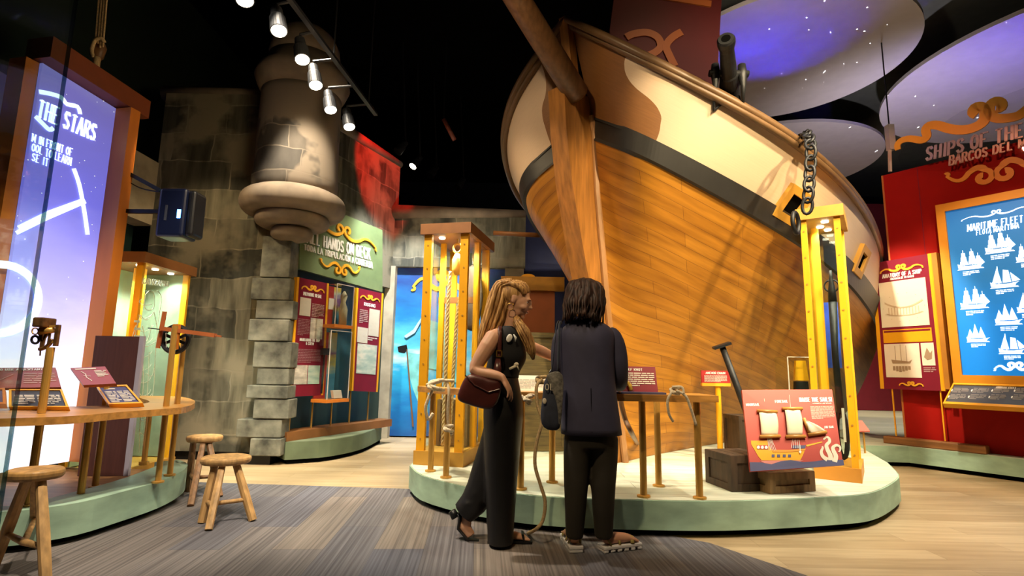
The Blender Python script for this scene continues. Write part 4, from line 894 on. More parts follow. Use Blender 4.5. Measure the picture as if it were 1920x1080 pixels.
# tackle above the screen
tk = P(183, 95, 4.55); bt = thing('hoist_block', 'yellow-brown hoist block with four ropes hanging above the star screen', 'pulley', (tk.x, tk.y, tk.z-.25))
MB().loft([tk+Vector((0, 0, -.10)), tk+Vector((0, 0, -.06)), tk+Vector((.01, 0, .03)), tk+Vector((.01, 0, .10))], [(.02, .02), (.055, .05), (.065, .05), (.03, .03)], n=14).obj('shell', m_spar, bt, world=True, smooth=True)
MB().loft(smooth_pts([P(196, 80, 4.5), P(190, 72, 4.48), P(178, 76, 4.48), P(172, 95, 4.48), P(176, 108, 4.48)], 4, False), .016, n=8).obj('strop', m_rope, bt, world=True, smooth=True)
MB().loft([P(182, 108, 4.5), P(180, 130, 4.5), P(176, 150, 4.5)], [.03, .026, .03], n=8).obj('whipping', m_rope, bt, world=True, smooth=True)
for i, (xa, xb, yb) in enumerate(((190, 179, 80), (195, 184, 82), (200, 188, 90), (205, 193, 88))):
    p, q = P(xb, yb, 4.5), P(xa, -60, 4.5); q = p+(q-p)*1.5
    MB().loft([p, q], .008, n=6).obj('rope_fall', m_rope, bt, world=True)
# projector on a black truss
pj = thing('projector', 'black projector hanging on a bracket left of the fort', 'projector', (-2.95, 4.75, 2.0))
a, b = P(298, 356, 4.6), P(372, 448, 4.6)
mb = MB(); x0_, x1_ = P(300, 400, 4.6).x, P(352, 400, 4.6).x; mb.box(x0_, x1_, 4.55, 4.78, P(330, 446, 4.6).z, P(330, 355, 4.6).z)
mb.obj('body', m_bluep if False else M('projector_shell', (.006, .010, .035), .35, noise=.05), pj, world=True, mods=[('BEVEL', dict(width=.03, segments=3))])
mb = MB(); z0, z1 = P(368, 444, 4.6).z, P(368, 358, 4.6).z; mb.loft([(x1_+.0, 4.55+.02, (z0+z1)/2), (x1_+.03, 4.57, (z0+z1)/2), (x1_+.06, 4.62, (z0+z1)/2)], [((z1-z0)/2, .02)]*3, n=16, sq=.4, ref=(0, 1, 0)); 
mb = MB().box(x1_, x1_+.07, 4.57, 4.76, z0, z1); mb.obj('front_bezel', m_black, pj, world=True, mods=[('BEVEL', dict(width=.03, segments=3))])
MB().box(x1_-.06, x1_-.03, 4.545, 4.55, P(350, 412, 4.6).z, P(350, 396, 4.6).z).obj('status_light', M('blue_light', (.1, .3, 1), em=6, emc=(.1, .35, 1), noise=0), pj, world=True)
MB().box(x1_-.17, x1_-.15, 4.545, 4.55, P(335, 416, 4.6).z, P(335, 388, 4.6).z).obj('maker_mark', m_grey, pj, world=True)
mb = MB(); J = [P(217, 312, 4.75), P(217, 396, 4.75), P(300, 357, 4.75), P(300, 397, 4.75)]
for (p, q) in ((0, 1), (0, 2), (1, 3)): mb.bar(J[p], J[q], .035)
mb.bar(J[0], (-4.34, J[0].y, J[0].z), .035); mb.bar(J[1], (-4.34, J[1].y, J[1].z), .035); mb.obj('bracket', m_black, pj, world=True)
MB().loft(smooth_pts([P(215, 285, 4.75), P(232, 330, 4.75), P(262, 352, 4.75), P(300, 360, 4.75)], 4, False), .006, n=6).obj('cable', m_black, pj, world=True)
# cartographer case
kx = -3.50; kc = (kx, 4.98, 0.001); 
zt3 = PL(340, 516, (kx, 0, 0), (1, 0, 0)).z+.0
t3, H3 = case('cartographer_case', 'tall glass case with etched standing figure behind the navigation desk', kc, .55, .78, 0, zt3+.12, pw=.06, cap=m_capb, bolts=False)
for y in (.12, .35, .6): case_lamp(t3, -.12, y, H3-.1, 24, (.95, 1, .85))
case_lamp(t3, -.42, .15, H3-.1, 24, (.95, 1, .85))
MB().box(-.53, -.51, .08, .70, .13, H3-.1).obj('pale_back_panel', M('pale_green_panel', (.34, .46, .34), .6, noise=.1), t3)
MB().box(-.50, -.06, .735, .745, .13, H3-.1).obj('rear_panel', M('grey_green_panel', (.22, .28, .20), .6, noise=.2), t3)
Fe = Frame((kx-.03, 4.98), PI/2)
eb = thing('etched_figure', 'pale etched drawing of a standing mapmaker on the side glass of the cartographer case', 'etching', (kx-.016, 4.98, 0), PI/2)
Fe = Frame((kx-.016, 4.98), PI/2)
def eline(mb, pxs, w=.006):
    q = smooth_pts([Fe.at(*p) for p in pxs], 4, False); ribbon(mb, q, [w]*len(q), -.023, .003)
mb = MB(); T = Tmap(Fe, [(264, 520), (313, 527), (312, 537), (263, 531)]); letters(mb, 'CARTOGRAPHER', 0, 0, .9, -.023, .003, width=1.0, T=T, wt=.18); mb.obj('title_lettering', m_etch, eb)
mb = MB(); r2_ = random.Random(3)
for L_ in ([(268, 552), (276, 545), (284, 552), (284, 575), (275, 582), (266, 575), (268, 552)], [(262, 560), (256, 566), (268, 572), (280, 570)], [(258, 590), (250, 620), (248, 660), (256, 700)], [(284, 585), (290, 620), (286, 670), (284, 720), (276, 780), (268, 850)], [(258, 590), (270, 600), (284, 585)], [(262, 610), (270, 640), (280, 610)], [(256, 640), (270, 650), (288, 640)], [(262, 660), (264, 720), (258, 790), (256, 850)], [(275, 660), (272, 730), (266, 800), (262, 850)], [(250, 610), (242, 640), (252, 655), (266, 640)], [(290, 610), (298, 560), (290, 545)], [(268, 700), (280, 705), (284, 690)], [(262, 740), (272, 748), (280, 738)], [(258, 780), (266, 786), (276, 776)]): eline(mb, L_)
for i in range(10): y = 590+i*24; eline(mb, [(254+r2_.random()*4, y), (262, y+8), (274, y+4), (284-i, y-4)], .004)
mb.obj('figure_drawing', m_etch, eb)
mb = MB()
for i in range(7): T = Tmap(Fe, [(247, 600+i*14), (258, 601+i*14), (257, 605+i*14), (246, 604+i*14)]); mb.prism([T((0, 1)), T((1, 1)), T((1, 0)), T((0, 0))], -.026, -.023)
mb.obj('text_block', m_etch, eb)
# stone pillar inside case seen green-lit : pale inner column
MB().box(-.30, -.22, .3, .38, .13, H3-.1).obj('inner_support', m_gold, t3)
# maroon partition board
b0 = G(205, 893, .18); Fb = Frame((b0.x, b0.y), math.radians(6))
bd = thingF(Fb, 'partition_board', 'plain maroon-brown board with a pale right edge standing behind the desk signs', 'board', 0, 0, .18)
q = [Fb.at(*p) for p in ((172, 630), (258, 630), (236, 895), (150, 893))]
xa, xb = Fb.at(170, 700)[0], Fb.at(254, 700)[0]; zt_ = Fb.at(210, 630)[1]-.18
MB().box(xa, xb, 0, .02, .002, zt_).obj('panel', M('maroon_brown_board', (.085, .028, .024), .6, noise=.15, ns=60, stretch=(1, 1, .05)), bd)
MB().box(xb, xb+.035, -.004, .03, .002, zt_+.004).obj('pale_edge', M('pale_lilac_edge', (.42, .40, .50), .5, noise=0), bd)
# navigation desk: crescent table on brass posts
DZ = .775
nd = thing('navigation_desk', 'crescent-shaped honey oak desk top on brass posts over the navigation platform', 'desk', (-3.0, 3.9, .2))
dout = smooth_pts([tuple(G(*p, DZ)[:2]) for p in [(-60, 786), (60, 783), (150, 779), (230, 772), (300, 767), (350, 762), (366, 752), (340, 744), (290, 742), (262, 742)]], 4, False)
din = smooth_pts([tuple(G(*p, DZ)[:2]) for p in [(-60, 763), (60, 763), (140, 762), (200, 760), (235, 758), (262, 757), (280, 754), (276, 750), (268, 748), (262, 746)]], 4, False)
mb = MB(); ringsolid(mb, dout, din, DZ-.045, DZ); mb.obj('desk_top', m_oakx, nd, world=True)
for (q, top) in (((53, 948), DZ-.046), ((150, 937), DZ-.046), ((178, 914), DZ-.046), ((270, 868), DZ-.046)):
    g = G(*q, PZ if q[0] in (53,) else .20); m_ = MB().lathe([(.04, g.z+.001 if q[0] == 53 else .185), (.04, g.z+.012), (.022, g.z+.014), (.022, top)], (g.x, g.y), 14); m_.obj('post', m_brass, nd, world=True)
MB().bar(P(10, 788, 3.35), P(55, 788, 3.35), .02).obj('under_bracket', m_brass, nd, world=True)
MB().bar(P(172, 780, 3.6), P(215, 780, 3.6), .025).obj('under_bracket', m_brass, nd, world=True)
# astronomical tool: sextant on a post
g = G(53, 948, PZ); sx_ = thing('sextant', 'brass sextant telling tool mounted on a tall slanting-looking brass post', 'sextant', (g.x, g.y, DZ+.002))
pt = None
for zc in np.arange(1, 2.2, .005):
    e = Vector((g.x, g.y, zc))-Vector(_C)
    if 540-FP*e.dot(Vector(_U))/e.dot(Vector(_F)) < 652: pt = float(zc); break
MB().lathe([(.022, DZ+.002), (.022, pt)], (g.x, g.y), 14).obj('post', m_brass, sx_, world=True)
B_ = lambda px, py, dy=0: P(px, py, g.y+dy)
m_bronze = M('aged_bronze', (.20, .095, .035), .4, .6, noise=.4, ns=30)
MB().box(B_(73, 605).x, B_(94, 605).x, g.y-.05, g.y+.05, B_(80, 614).z, B_(80, 596).z).obj('mirror_box', m_bronze, sx_, world=True, mods=[('BEVEL', dict(width=.008, segments=2))])
MB().loft([B_(78, 620), B_(88, 620), B_(100, 619)], [.028, .022, .018], n=12).obj('telescope', m_brass, sx_, world=True, smooth=True)
MB().bar(B_(110, 609), B_(104, 649), .02).obj('frame_bar', m_bronze, sx_, world=True); MB().bar(B_(94, 612), B_(110, 612), .014).obj('frame_bar', m_brass, sx_, world=True); MB().bar(B_(96, 641), B_(105, 641), .014).obj('frame_bar', m_brass, sx_, world=True)
MB().loft([B_(66+7*math.cos(a), 637+7*math.sin(a)) for a in [k*2*PI/14 for k in range(14)]], .007, closed=True).obj('shade_ring', m_iron, sx_, world=True, smooth=True)
MB().loft([B_(66+6*math.cos(a), 621+6*math.sin(a), .02) for a in [k*2*PI/14 for k in range(14)]], .004, closed=True).obj('shade_ring', m_brass, sx_, world=True, smooth=True)
MB().loft(smooth_pts([B_(74, 655), B_(84, 652), B_(93, 645), B_(98, 636)], 3, False), .012, n=8).obj('arc', m_bronze, sx_, world=True, smooth=True)
for (p, q) in (((80, 622), (76, 655)), ((86, 624), (80, 650)), ((94, 622), (90, 648)), ((72, 622), (80, 640)), ((80, 640), (90, 625))): MB().bar(B_(*p), B_(*q), .010).obj('limb', m_bronze, sx_, world=True)
MB().bar(B_(76, 655), B_(75, 667), .006).obj('index_arm', m_bronze, sx_, world=True)
# reflecting circle / cross staff tool on the right end of the desk
g = G(296, 905, PZ); g2 = G(318, 892, PZ)
cs_ = thing('cross_staff', 'orange wooden cross staff with a dark wheel on twin brass posts at the desk end', 'navigation instrument', (g.x, g.y, PZ+.001))
def ztop(g, y):
    for zc in np.arange(.3, 3, .005):
        e = Vector((g.x, g.y, zc))-Vector(_C)
        if 540-FP*e.dot(Vector(_U))/e.dot(Vector(_F)) < y: return float(zc)
for gg, y in ((g, 612), (g2, 628)): MB().lathe([(.04, PZ+.001), (.04, PZ+.012), (.02, PZ+.014), (.02, ztop(gg, y))], (gg.x, gg.y), 14).obj('post', m_brass, cs_, world=True)
Bc = lambda px, py, dy=0: P(px, py, g.y+.1+dy)
m_salmon = M('salmon_wood', (.46, .13, .04), .5, noise=.15)
MB().bar(Bc(303, 616), Bc(404, 629), .035, .03).obj('staff', m_salmon, cs_, world=True); MB().bar(Bc(278, 615), Bc(303, 618), .008).obj('staff_tip', m_iron, cs_, world=True); MB().bar(Bc(404, 629), Bc(415, 631), .014).obj('staff_tip', m_salmon, cs_, world=True)
MB().bar(Bc(309, 584, .02), Bc(296, 653, .02), .03, .012).obj('cross_piece', m_salmon, cs_, world=True)
cw = Bc(329, 636, .06); 
mb = MB()
mb.loft([cw+Vector((.10*math.cos(a), 0, .10*math.sin(a))) for a in [k*2*PI/28 for k in range(28)]], (.018), n=8, closed=True)
for k in range(4): a = k*PI/4+.4; mb.bar(cw-Vector((.1*math.cos(a), 0, .1*math.sin(a))), cw+Vector((.1*math.cos(a), 0, .1*math.sin(a))), .02)
mb.obj('wheel', m_iron, cs_, world=True, smooth=False)
MB().bar(Bc(332, 608, .0), Bc(327, 655, .0), .05, .02).obj('wheel_clamp', m_orange, cs_, world=True)
MB().bar(Bc(312, 660, .05), Bc(311, 622, .05), .004).obj('plumb_line', m_white, cs_, world=True)
# desk signs
def quad3(name, mb, pts, th, mat, t):
    """board through four 3D corners tl, tr, br, bl with a real thickness"""
    pts = [Vector(p) for p in pts]; n = (pts[1]-pts[0]).cross(pts[3]-pts[0]).normalized(); n = n if n.dot(Vector(_C)-pts[0]) < 0 else -n
    a = [mb.bm.verts.new(p) for p in pts]; b = [mb.bm.verts.new(p+n*th) for p in pts]
    mb.bm.faces.new(a); mb.bm.faces.new(b[::-1])
    for i in range(4): mb.bm.faces.new([a[i], b[i], b[(i+1) % 4], a[(i+1) % 4]])
    return mb.obj(name, mat, t, world=True)
class Board:
    """tilted board: lower edge on z=z0 through two pixels, upper edge raised dz at distance back"""
    def __init__(s, bl, br, tl, tr, z0, z1):
        s.c = [G(*tl, z1), G(*tr, z1), G(*br, z0), G(*bl, z0)]; s.n = (s.c[1]-s.c[0]).cross(s.c[3]-s.c[0]).normalized()
        if s.n.dot(Vector(_C)-s.c[0]) < 0: s.n = -s.n
    def p(s, u, v, o=0.): 
        return (s.c[0]*(1-u)+s.c[1]*u)*v+(s.c[3]*(1-u)+s.c[2]*u)*(1-v)+s.n*o
    def rect(s, mb, u0, u1, v0, v1, o0, o1):
        a = [mb.bm.verts.new(s.p(u, v, o0)) for u, v in ((u0, v0), (u1, v0), (u1, v1), (u0, v1))]; b = [mb.bm.verts.new(s.p(u, v, o1)) for u, v in ((u0, v0), (u1, v0), (u1, v1), (u0, v1))]
        mb.bm.faces.new(a); mb.bm.faces.new(b[::-1])
        for i in range(4): mb.bm.faces.new([a[i], b[i], b[(i+1) % 4], a[(i+1) % 4]])
        return mb
    def flat(s, mb, fn, name, mat, t, o=.003):
        """fn writes into mb on the x-z plane with y in [-d, 0]; mapped onto the board"""
        ASP[0] = ((s.c[1]-s.c[0]).length+(s.c[2]-s.c[3]).length)/((s.c[0]-s.c[3]).length+(s.c[1]-s.c[2]).length); fn(mb); ASP[0] = 1.0
        for v in mb.bm.verts: v.co = s.p(v.co.x, v.co.z, -v.co.y+.0005)
        return mb.obj(name, mat, t, world=True)
class Board2(Board):
    def __init__(s, tl, tr, br, bl):
        s.c = [Vector(tl), Vector(tr), Vector(br), Vector(bl)]; s.n = (s.c[1]-s.c[0]).cross(s.c[3]-s.c[0]).normalized()
        if s.n.dot(Vector(_C)-s.c[0]) < 0: s.n = -s.n
    def uv(s, px, py):
        p = PL(px, py, s.c[3], tuple(s.n)); d = p-s.c[3]; ex = s.c[2]-s.c[3]; ey = s.c[0]-s.c[3]
        A = np.array([[ex.dot(ex), ex.dot(ey)], [ex.dot(ey), ey.dot(ey)]]); r_ = np.linalg.solve(A, [d.dot(ex), d.dot(ey)]); return float(r_[0]), float(r_[1])
def board_sign(name, label, bl, br, tl, tr, z0, z1, mat, frame=None, title=None, blocks=(), tcol=m_textw, th=.02, fw=.06, tv=.84, tw=.7, thh=.09):
    b = Board2(P(*tl, z1), P(*tr, z1), P(*br, z0), P(*bl, z0)); c = (b.c[3]+b.c[2])/2; t = thing(name, label, 'sign', c)
    mb = MB(); b.rect(mb, 0, 1, 0, 1, 0, -th); mb.obj('board', mat, t, world=True)
    if frame:
        mb = MB(); 
        for r_ in ((-fw, 1+fw, -fw, 0), (-fw, 1+fw, 1, 1+fw), (-fw, 0, 0, 1), (1, 1+fw, 0, 1)): b.rect(mb, *r_, .008, -th-.006)
        mb.obj('frame', frame, t, world=True)
    if title: b.flat(MB(), lambda m_: letters(m_, title, .5-tw/2, tv, thh, 0, .003, width=tw, wt=.17), 'title_lettering', m_white, t)
    for (u0, u1, v0, v1, n_) in blocks: b.flat(MB(), lambda m_: textblock(m_, u0, u1, v0, v1, n_, 0, .002), 'text_block', tcol, t)
    return t, b
m_rosy = M('dusty_red_print', (.30, .075, .06), .45, noise=.05)
t, b = board_sign('sextant_sign', 'dusty red tilted sign about the sextant at the left end of the desk', (-70, 728), (114, 726), (-50, 690), (104, 689), 3.72, 3.95, m_rosy, title='HOW TO USE A SEXTANT', blocks=((.62, .97, .18, .72, 6),), tcol=m_text)
b.flat(MB(), lambda m_: ribbon(m_, [(.05, .3), (.2, .6), (.35, .35), (.5, .65)], [.02]*4, 0, .002), 'chart_drawing', m_text, t)
t, b = board_sign('sextant_text_sign', 'gold-framed grey text sign on the desk below the red sextant sign', (22, 763), (124, 763), (22, 733), (113, 733), 3.52, 3.68, m_grey, frame=m_gold, title=None, blocks=((.05, .45, .15, .75, 6), (.5, .95, .15, .75, 6)), fw=.05)
t, b = board_sign('small_screen_sign', 'orange-framed dark blue sign at the far left edge of the desk', (-40, 756), (6, 756), (-34, 733), (5, 732), 3.45, 3.6, m_navy, frame=m_orange, fw=.12)
t, b = board_sign('staff_sign', 'dusty red tilted sign with a white line drawing right of the star screen', (156, 722), (218, 719), (132, 690), (197, 687), 3.62, 3.86, m_rosy, title=None, blocks=((.1, .9, .84, .95, 1), (.60, .95, .40, .78, 5),), tcol=m_textw)
b.flat(MB(), lambda m_: (ribbon(m_, [(.22, .75), (.30, .6), (.26, .4), (.34, .2)], [.03]*4, 0, .002), ribbon(m_, [(.2, .5), (.4, .45)], [.02]*2, 0, .002)), 'figure_drawing', m_textw, t)
m_ = MB(); gp_ = G(178, 914, .20); m_.bar((gp_.x, gp_.y, DZ+.001), (gp_.x, gp_.y, .94), .03); m_.obj('support', m_brass, t, world=True)
t, b = board_sign('star_text_sign', 'gold-framed sign with two grey text columns on the desk right of the red signs', (207, 757), (262, 755), (186, 727), (236, 725), 3.82, 4.0, m_navy, frame=m_gold, title=None, blocks=((.2, .8, .83, .95, 1), (.08, .48, .08, .76, 8), (.53, .95, .08, .76, 8)), fw=.08, tw=.55)
# ---------------- stools ----------------
m_stool = wood('stool_wood', (.50, .29, .11), .55, .35, 10); m_stoold = wood('dark_stool_wood', (.20, .10, .04), .55, .4, 10)
def stool(name, label, c, rz, h, r, mseat, mleg, feet):
    """c: seat centre on the floor; feet: local angles"""
    t = thing(name, label, 'stool', c, rz, 'three-legged wooden stools')
    mb = MB(); n = 22; r_ = random.Random(int(c[0]*100))
    prof = [(.0, h-.05), (r*.9, h-.05), (r*.985, h-.035), (r, h-.02), (r*.98, h-.006), (r*.9, h), (.0, h)]
    mb.lathe(prof[1:-1], (0, 0), 26)
    for v in mb.bm.verts: a = math.atan2(v.co.y, v.co.x); k = 1+.03*math.sin(2*a+1)+.015*math.sin(5*a); v.co.x *= k; v.co.y *= k*.97
    mb.obj('seat', mseat, t, smooth=False, mods=[('BEVEL', dict(width=.004, segments=2))])
    mid = []
    for q in feet:
        g = G(*q, .007); p1 = Vector((g.x-c[0], g.y-c[1], .004)); p0 = Vector((p1.x*.5, p1.y*.5, h-.045)).copy(); l_ = math.hypot(p0.x, p0.y); p0.x *= r*.58/l_; p0.y *= r*.58/l_; mid.append(p1.lerp(p0, .36))
        MB().loft([p1, p1.lerp(p0, .5), p0], [(.024, .022), (.026, .024), (.022, .02)], n=8, sq=.55).obj('leg', mleg, t)
    cen_ = (mid[0]+mid[1])/2*.95
    MB().loft([mid[0], cen_, mid[1]], [.013, .018, .013], n=8).obj('stretcher', mleg, t, smooth=True); MB().loft([mid[2], cen_], [.014, .016], n=8).obj('stretcher', mleg, t, smooth=True)
    return t
def ctr(px, py, h): g = G(px, py, h); return (g.x, g.y, .007)
stool('stool', 'pale three-legged wooden stool standing alone in the middle of the carpet', ctr(424, 857, .42), 0, .42, .165, m_stool, m_stool, [(378, 981), (391, 995), (474, 977)])
stool('stool', 'darker three-legged wooden stool behind the pale one, beside the green platform rim', ctr(384, 818, .46), .0, .46, .14, m_stool, m_stoold, [(357, 950), (352, 922), (412, 932)])
stool('stool', 'three-legged wooden stool nearest the camera at the left edge', ctr(67, 881, .53), 0, .53, .122, wood('worn_stool_seat', (.46, .25, .08), .5, .4, 8), m_stool, [(86, 1105), (-12, 1062), (66, 1010)])
# ---------------- glass pane at the left front ----------------
gp0 = P(72, 485, 1.5); gl = thing('glass_pane', 'upright frameless glass pane at the far left with reflections on it', 'glass pane', (gp0.x, 1.5, .0))
th_ = math.atan2(.994, .11)
mb = MB(); d_ = Vector((.11, .994, 0)).normalized(); nn_ = Vector((d_.y, -d_.x, 0)); b0_ = Vector((gp0.x, 1.5, 0))
vs_ = [b0_, b0_-d_*2.2, b0_-d_*2.2-nn_*.012, b0_-nn_*.012]
mb.prism([tuple(v[:2]) for v in vs_], .01, 3.2, 'z'); mb.obj('pane', m_glassr, gl, world=True)
mb = MB(); e0 = b0_+d_*.001; mb.prism([tuple((e0)[:2]), tuple((e0+d_*.003)[:2]), tuple((e0+d_*.004-nn_*.012)[:2]), tuple((e0-nn_*.012)[:2])], .01, 3.2, 'z'); mb.obj('pane_edge', glassmat('green_glass_edge', (.34, .46, .50), .6), gl, world=True)
# ---------------- track lights ----------------
ZL = 3.72
hp = [(459, 0), (523, 58), (567, 112), (592, 160), (620, 206), (655, 238)]
H_ = [G(x, y, ZL) for x, y in hp]
tr = thing('light_track', 'long black ceiling light track running back above the fort', 'light track', (H_[0].x, H_[0].y, ZL+.3))
a = G(500, -60, ZL+.3); b = G(705, 215, ZL+.3); MB().bar(a, b, .045, .03).obj('rail', m_black, tr, world=True)
for k in (.1, .5, .9): p = a.lerp(b, k); MB().bar(p+Vector((0, 0, .02)), (p.x, p.y, 6.59), .012).obj('drop_rod', m_black, tr, world=True)
def lamp_head(label, base, aim, s=1., lit=True, up=None, mb_=m_bulb, a_=None):
    t = thing('spotlight', label, 'spotlight', base, 0, 'track spotlights'); p = Vector(base); d = (Vector(aim)-p).normalized(); q = p-d*.16*s
    MB().loft([q-d*.08*s, q, q+d*.02*s, p], [.045*s, .05*s, .062*s, .068*s], n=20).obj('housing', m_iron, t, world=True, smooth=False)
    MB().loft([p-d*.006, p+d*.004], [.06*s, .058*s], n=20).obj('lens', m_bulb if lit else m_black, t, world=True)
    tp_ = q+Vector((0, 0, up or .14)) if a_ is None else a_
    MB().loft([q-d*.08*s, q-d*.07*s+Vector((0, 0, .06*s)), tp_], .014*s, n=8).obj('yoke', m_black, t, world=True)
    return t
nm = ['nearest to the top edge', 'second from the top edge', 'third from the top edge', 'fourth from the top edge, over the turret', 'fifth from the top edge', 'sixth from the top, in front of the red-lit wall']
for i, p in enumerate(H_): lamp_head('lit black track spotlight, '+nm[i], p, (p.x+.22, p.y-.20, p.z-.8), 1.0, a_=a+(b-a)*max(0, min(1, (p.y+.05-a.y)/(b.y-a.y))))
for i, (x, y, lit) in enumerate(((745, 285, False), (774, 312, True), (806, 330, False), (858, 352, False))):
    p = G(x, y, 4.6); a4 = Vector((p.x, p.y, 6.58)); lamp_head(('small dark spotlight left of the lit one beyond the red wall', 'small lit spotlight hanging beyond the red-lit wall', 'small dark spotlight right of the lit one over the lintel', 'small dark spotlight farthest right over the lintel')[i], p, (p.x-.5, p.y-.5, 3.6), 1.1, lit, .3, a_=a4)
p = G(656, 190, 5.2)
pr_ = thing('red_pipe', 'short reddish pipe hanging in the dark ceiling above the lintel', 'pipe', P(840, 240, 8)); MB().loft([P(832, 224, 8), P(852, 262, 8)], .035, n=10).obj('pipe', M('red_brown_pipe', (.22, .06, .04), .5, em=0), pr_, world=True, smooth=True); q_ = P(832, 224, 8); MB().bar(q_, (q_.x, q_.y, 6.59), .012).obj('wire', m_black, pr_, world=True)
bm_ = thing('wall_beam', 'thin brown bar running from the rope case to the ship hull', 'bar', P(925, 440, 6)); MB().loft([P(925, 437, 6.2), P(1012, 441, 6.2)], .028, n=10).obj('bar', m_capb, bm_, world=True, smooth=True)
lp = PL(1056, 45, sp(0, .0, 0), SN); bl = thing('bow_lamp', 'small bright white lamp at the tip of the ship bow', 'lamp', lp)
MB().ball(lp+Vector((-.03, .12, .02)), .035).obj('bulb', m_bulbw, bl, world=True); MB().loft([lp+Vector((-.03, .13, .02)), lp+Vector((.0, .22, -.1))], .015).obj('stem', m_black, bl, world=True)
# orange archway behind the blonde woman
oa = thing('orange_partition', 'orange-brown partition with a yellow header beam behind the blonde woman', 'partition', (P(985, 600, 6.9).x, 6.9, PZ))
xo0, xo1 = P(938, 600, 6.9).x, P(1040, 600, 6.9).x
MB().box(xo0, xo1, 6.9, 6.96, PZ+.001, P(990, 545, 6.9).z).obj('panel', M('rust_panel', (.24, .06, .012), .6, noise=.1), oa, world=True)
MB().box(xo0, xo1+.12, 6.84, 6.96, P(990, 545, 6.9).z, P(990, 520, 6.9).z).obj('header_beam', M('ochre_beam', (.42, .20, .02), .5, noise=.15), oa, world=True)
m_ = MB(); zc_ = P(990, 520, 6.9).z; m_.prism([(P(990, 520, 6.9).x+.09*math.cos(a), zc_+.04*math.sin(a)) for a in [k*PI/10 for k in range(11)]], 6.86, 6.92); m_.obj('boss', m_gold, oa, world=True)
# slatted crates behind the women
for i, (px, zz, w_) in enumerate(((1003, 0, .62), (1003, .62, .58))):
    g = P(px, 800, 5.6); crate('slatted_crate', ('olive-brown slatted crate standing on the platform behind the handrail', 'olive-brown slatted crate stacked on the one behind the handrail', 'dark slatted crate half hidden by the stem foot')[i], (g.x, 5.95 if i < 2 else 6.0, PZ+.002+zz*1.0+(.006 if zz else 0)), .1 if i < 2 else -.2, w_, .5, .6, M('olive_brown_wood', (.10, .07, .022), .7, noise=.5, ns=12, stretch=(.3, 1, 3)))
# ---------------- right side ----------------
def zat(g, y):
    for zc in np.arange(.1, 6, .004):
        e = Vector((g[0], g[1], zc))-Vector(_C)
        if 540-FP*e.dot(Vector(_U))/e.dot(Vector(_F)) < y: return float(zc)
uR = Vector((.57, -.82, 0)).normalized(); gR = G(1920, 857, PZ); phR = math.atan2(uR.y, uR.x); FR = Frame((gR.x-uR.x*1.9, gR.y-uR.y*1.9), phR)
rw = thingF(FR, 'red_fleet_wall', 'tall deep red display wall at the right edge', 'display wall', 0, 0, PZ)
xl = FR.at(1680, 600)[0]; ztl = FR.at(1660, 328)[1]; zl = ztl-PZ
MB().box(xl, 3.6, 0, .12, .002, zl).obj('wall_board', m_redwall, rw)
MB().box(xl-.02, xl, -.004, .125, .002, zl).obj('edge_strip', M('thin_orange_edge', (.5, .16, .03), .5, noise=0), rw)
MB().box(FR.at(1727, 400)[0], FR.at(1728.5, 400)[0], -.0015, 0.0, .6, zl).obj('seam', m_plum, rw)
T = Tmap(FR, [(1775, 322), (1960, 276), (1965, 330), (1778, 362)], -.001, org=(0, PZ))
mb = MB(); scroll(mb, .5, .5, 1.0, .95, -.001, .015, T=T, flip=-1, wt=.16); mb.obj('gold_scroll', m_goldtrim, rw)
MB().lathe([(.03, 0), (.03, .01)], (0, 0), 10).bm.free()
hd = thingF(FR, 'ships_header', 'clear header panel with orange scroll and SHIPS OF THE lettering above the red wall', 'sign', 0, 0, PZ)
O_ = -.10
q0 = FR.at(1688, 316, O_); q1 = FR.at(1960, 200, O_); 
mb = MB(); pp = [FR.at(*p, O_) for p in [(1690, 318), (1683, 296), (1700, 268), (1745, 246), (1800, 210), (1960, 150), (1965, 300), (1800, 322)]]
mb.prism([(a, b-PZ) for a, b in pp], O_, O_+.012); mb.obj('clear_panel', glassmat('acrylic_sheet', (.97, .97, .98), .7), hd)
mb = MB(); q = [FR.at(*p, O_-.01) for p in [(1684, 281), (1683, 272), (1690, 264), (1706, 260), (1728, 263), (1738, 256), (1736, 244), (1742, 236), (1758, 235), (1778, 241), (1800, 244), (1822, 241), (1840, 232), (1848, 220), (1846, 206), (1838, 200), (1828, 202), (1825, 211), (1832, 215)]]
q = smooth_pts(q, 3, False); nq = len(q); ribbon(mb, [(a, b-PZ) for a, b in q], [.06+.05*math.sin(min(1, i/nq*1.3)*PI*.6) for i in range(nq)], O_-.002, .02)
q = [FR.at(*p, O_-.01) for p in [(1960, 205), (1935, 200), (1910, 217), (1885, 222), (1866, 221), (1856, 212), (1856, 198), (1866, 190), (1877, 193), (1878, 202), (1868, 204)]]
q = smooth_pts(q, 3, False); ribbon(mb, [(a, b-PZ) for a, b in q], [.10]*len(q), O_-.002, .02); mb.obj('orange_scroll', m_goldtrim, hd)
m_acry = M('frosted_acrylic_letters', (.45, .43, .55), .25, noise=0)
T = Tmap(FR, [(1737, 276), (1922, 228), (1922, 256), (1735, 302)], O_, org=(0, PZ)); mb = MB(); letters(mb, 'SHIPS OF THE', 0, 0, .92, O_-.002, .02, width=1., T=T, wt=.14); mb.obj('title_lettering', m_acry, hd)
T = Tmap(FR, [(1780, 292), (1926, 258), (1926, 274), (1779, 311)], O_, org=(0, PZ)); mb = MB(); letters(mb, 'BARCOS DEL M', 0, 0, .92, O_-.002, .02, width=1., T=T, wt=.15); mb.obj('subtitle_lettering', M('pale_acrylic_letters', (.62, .45, .42), .3, noise=0), hd)
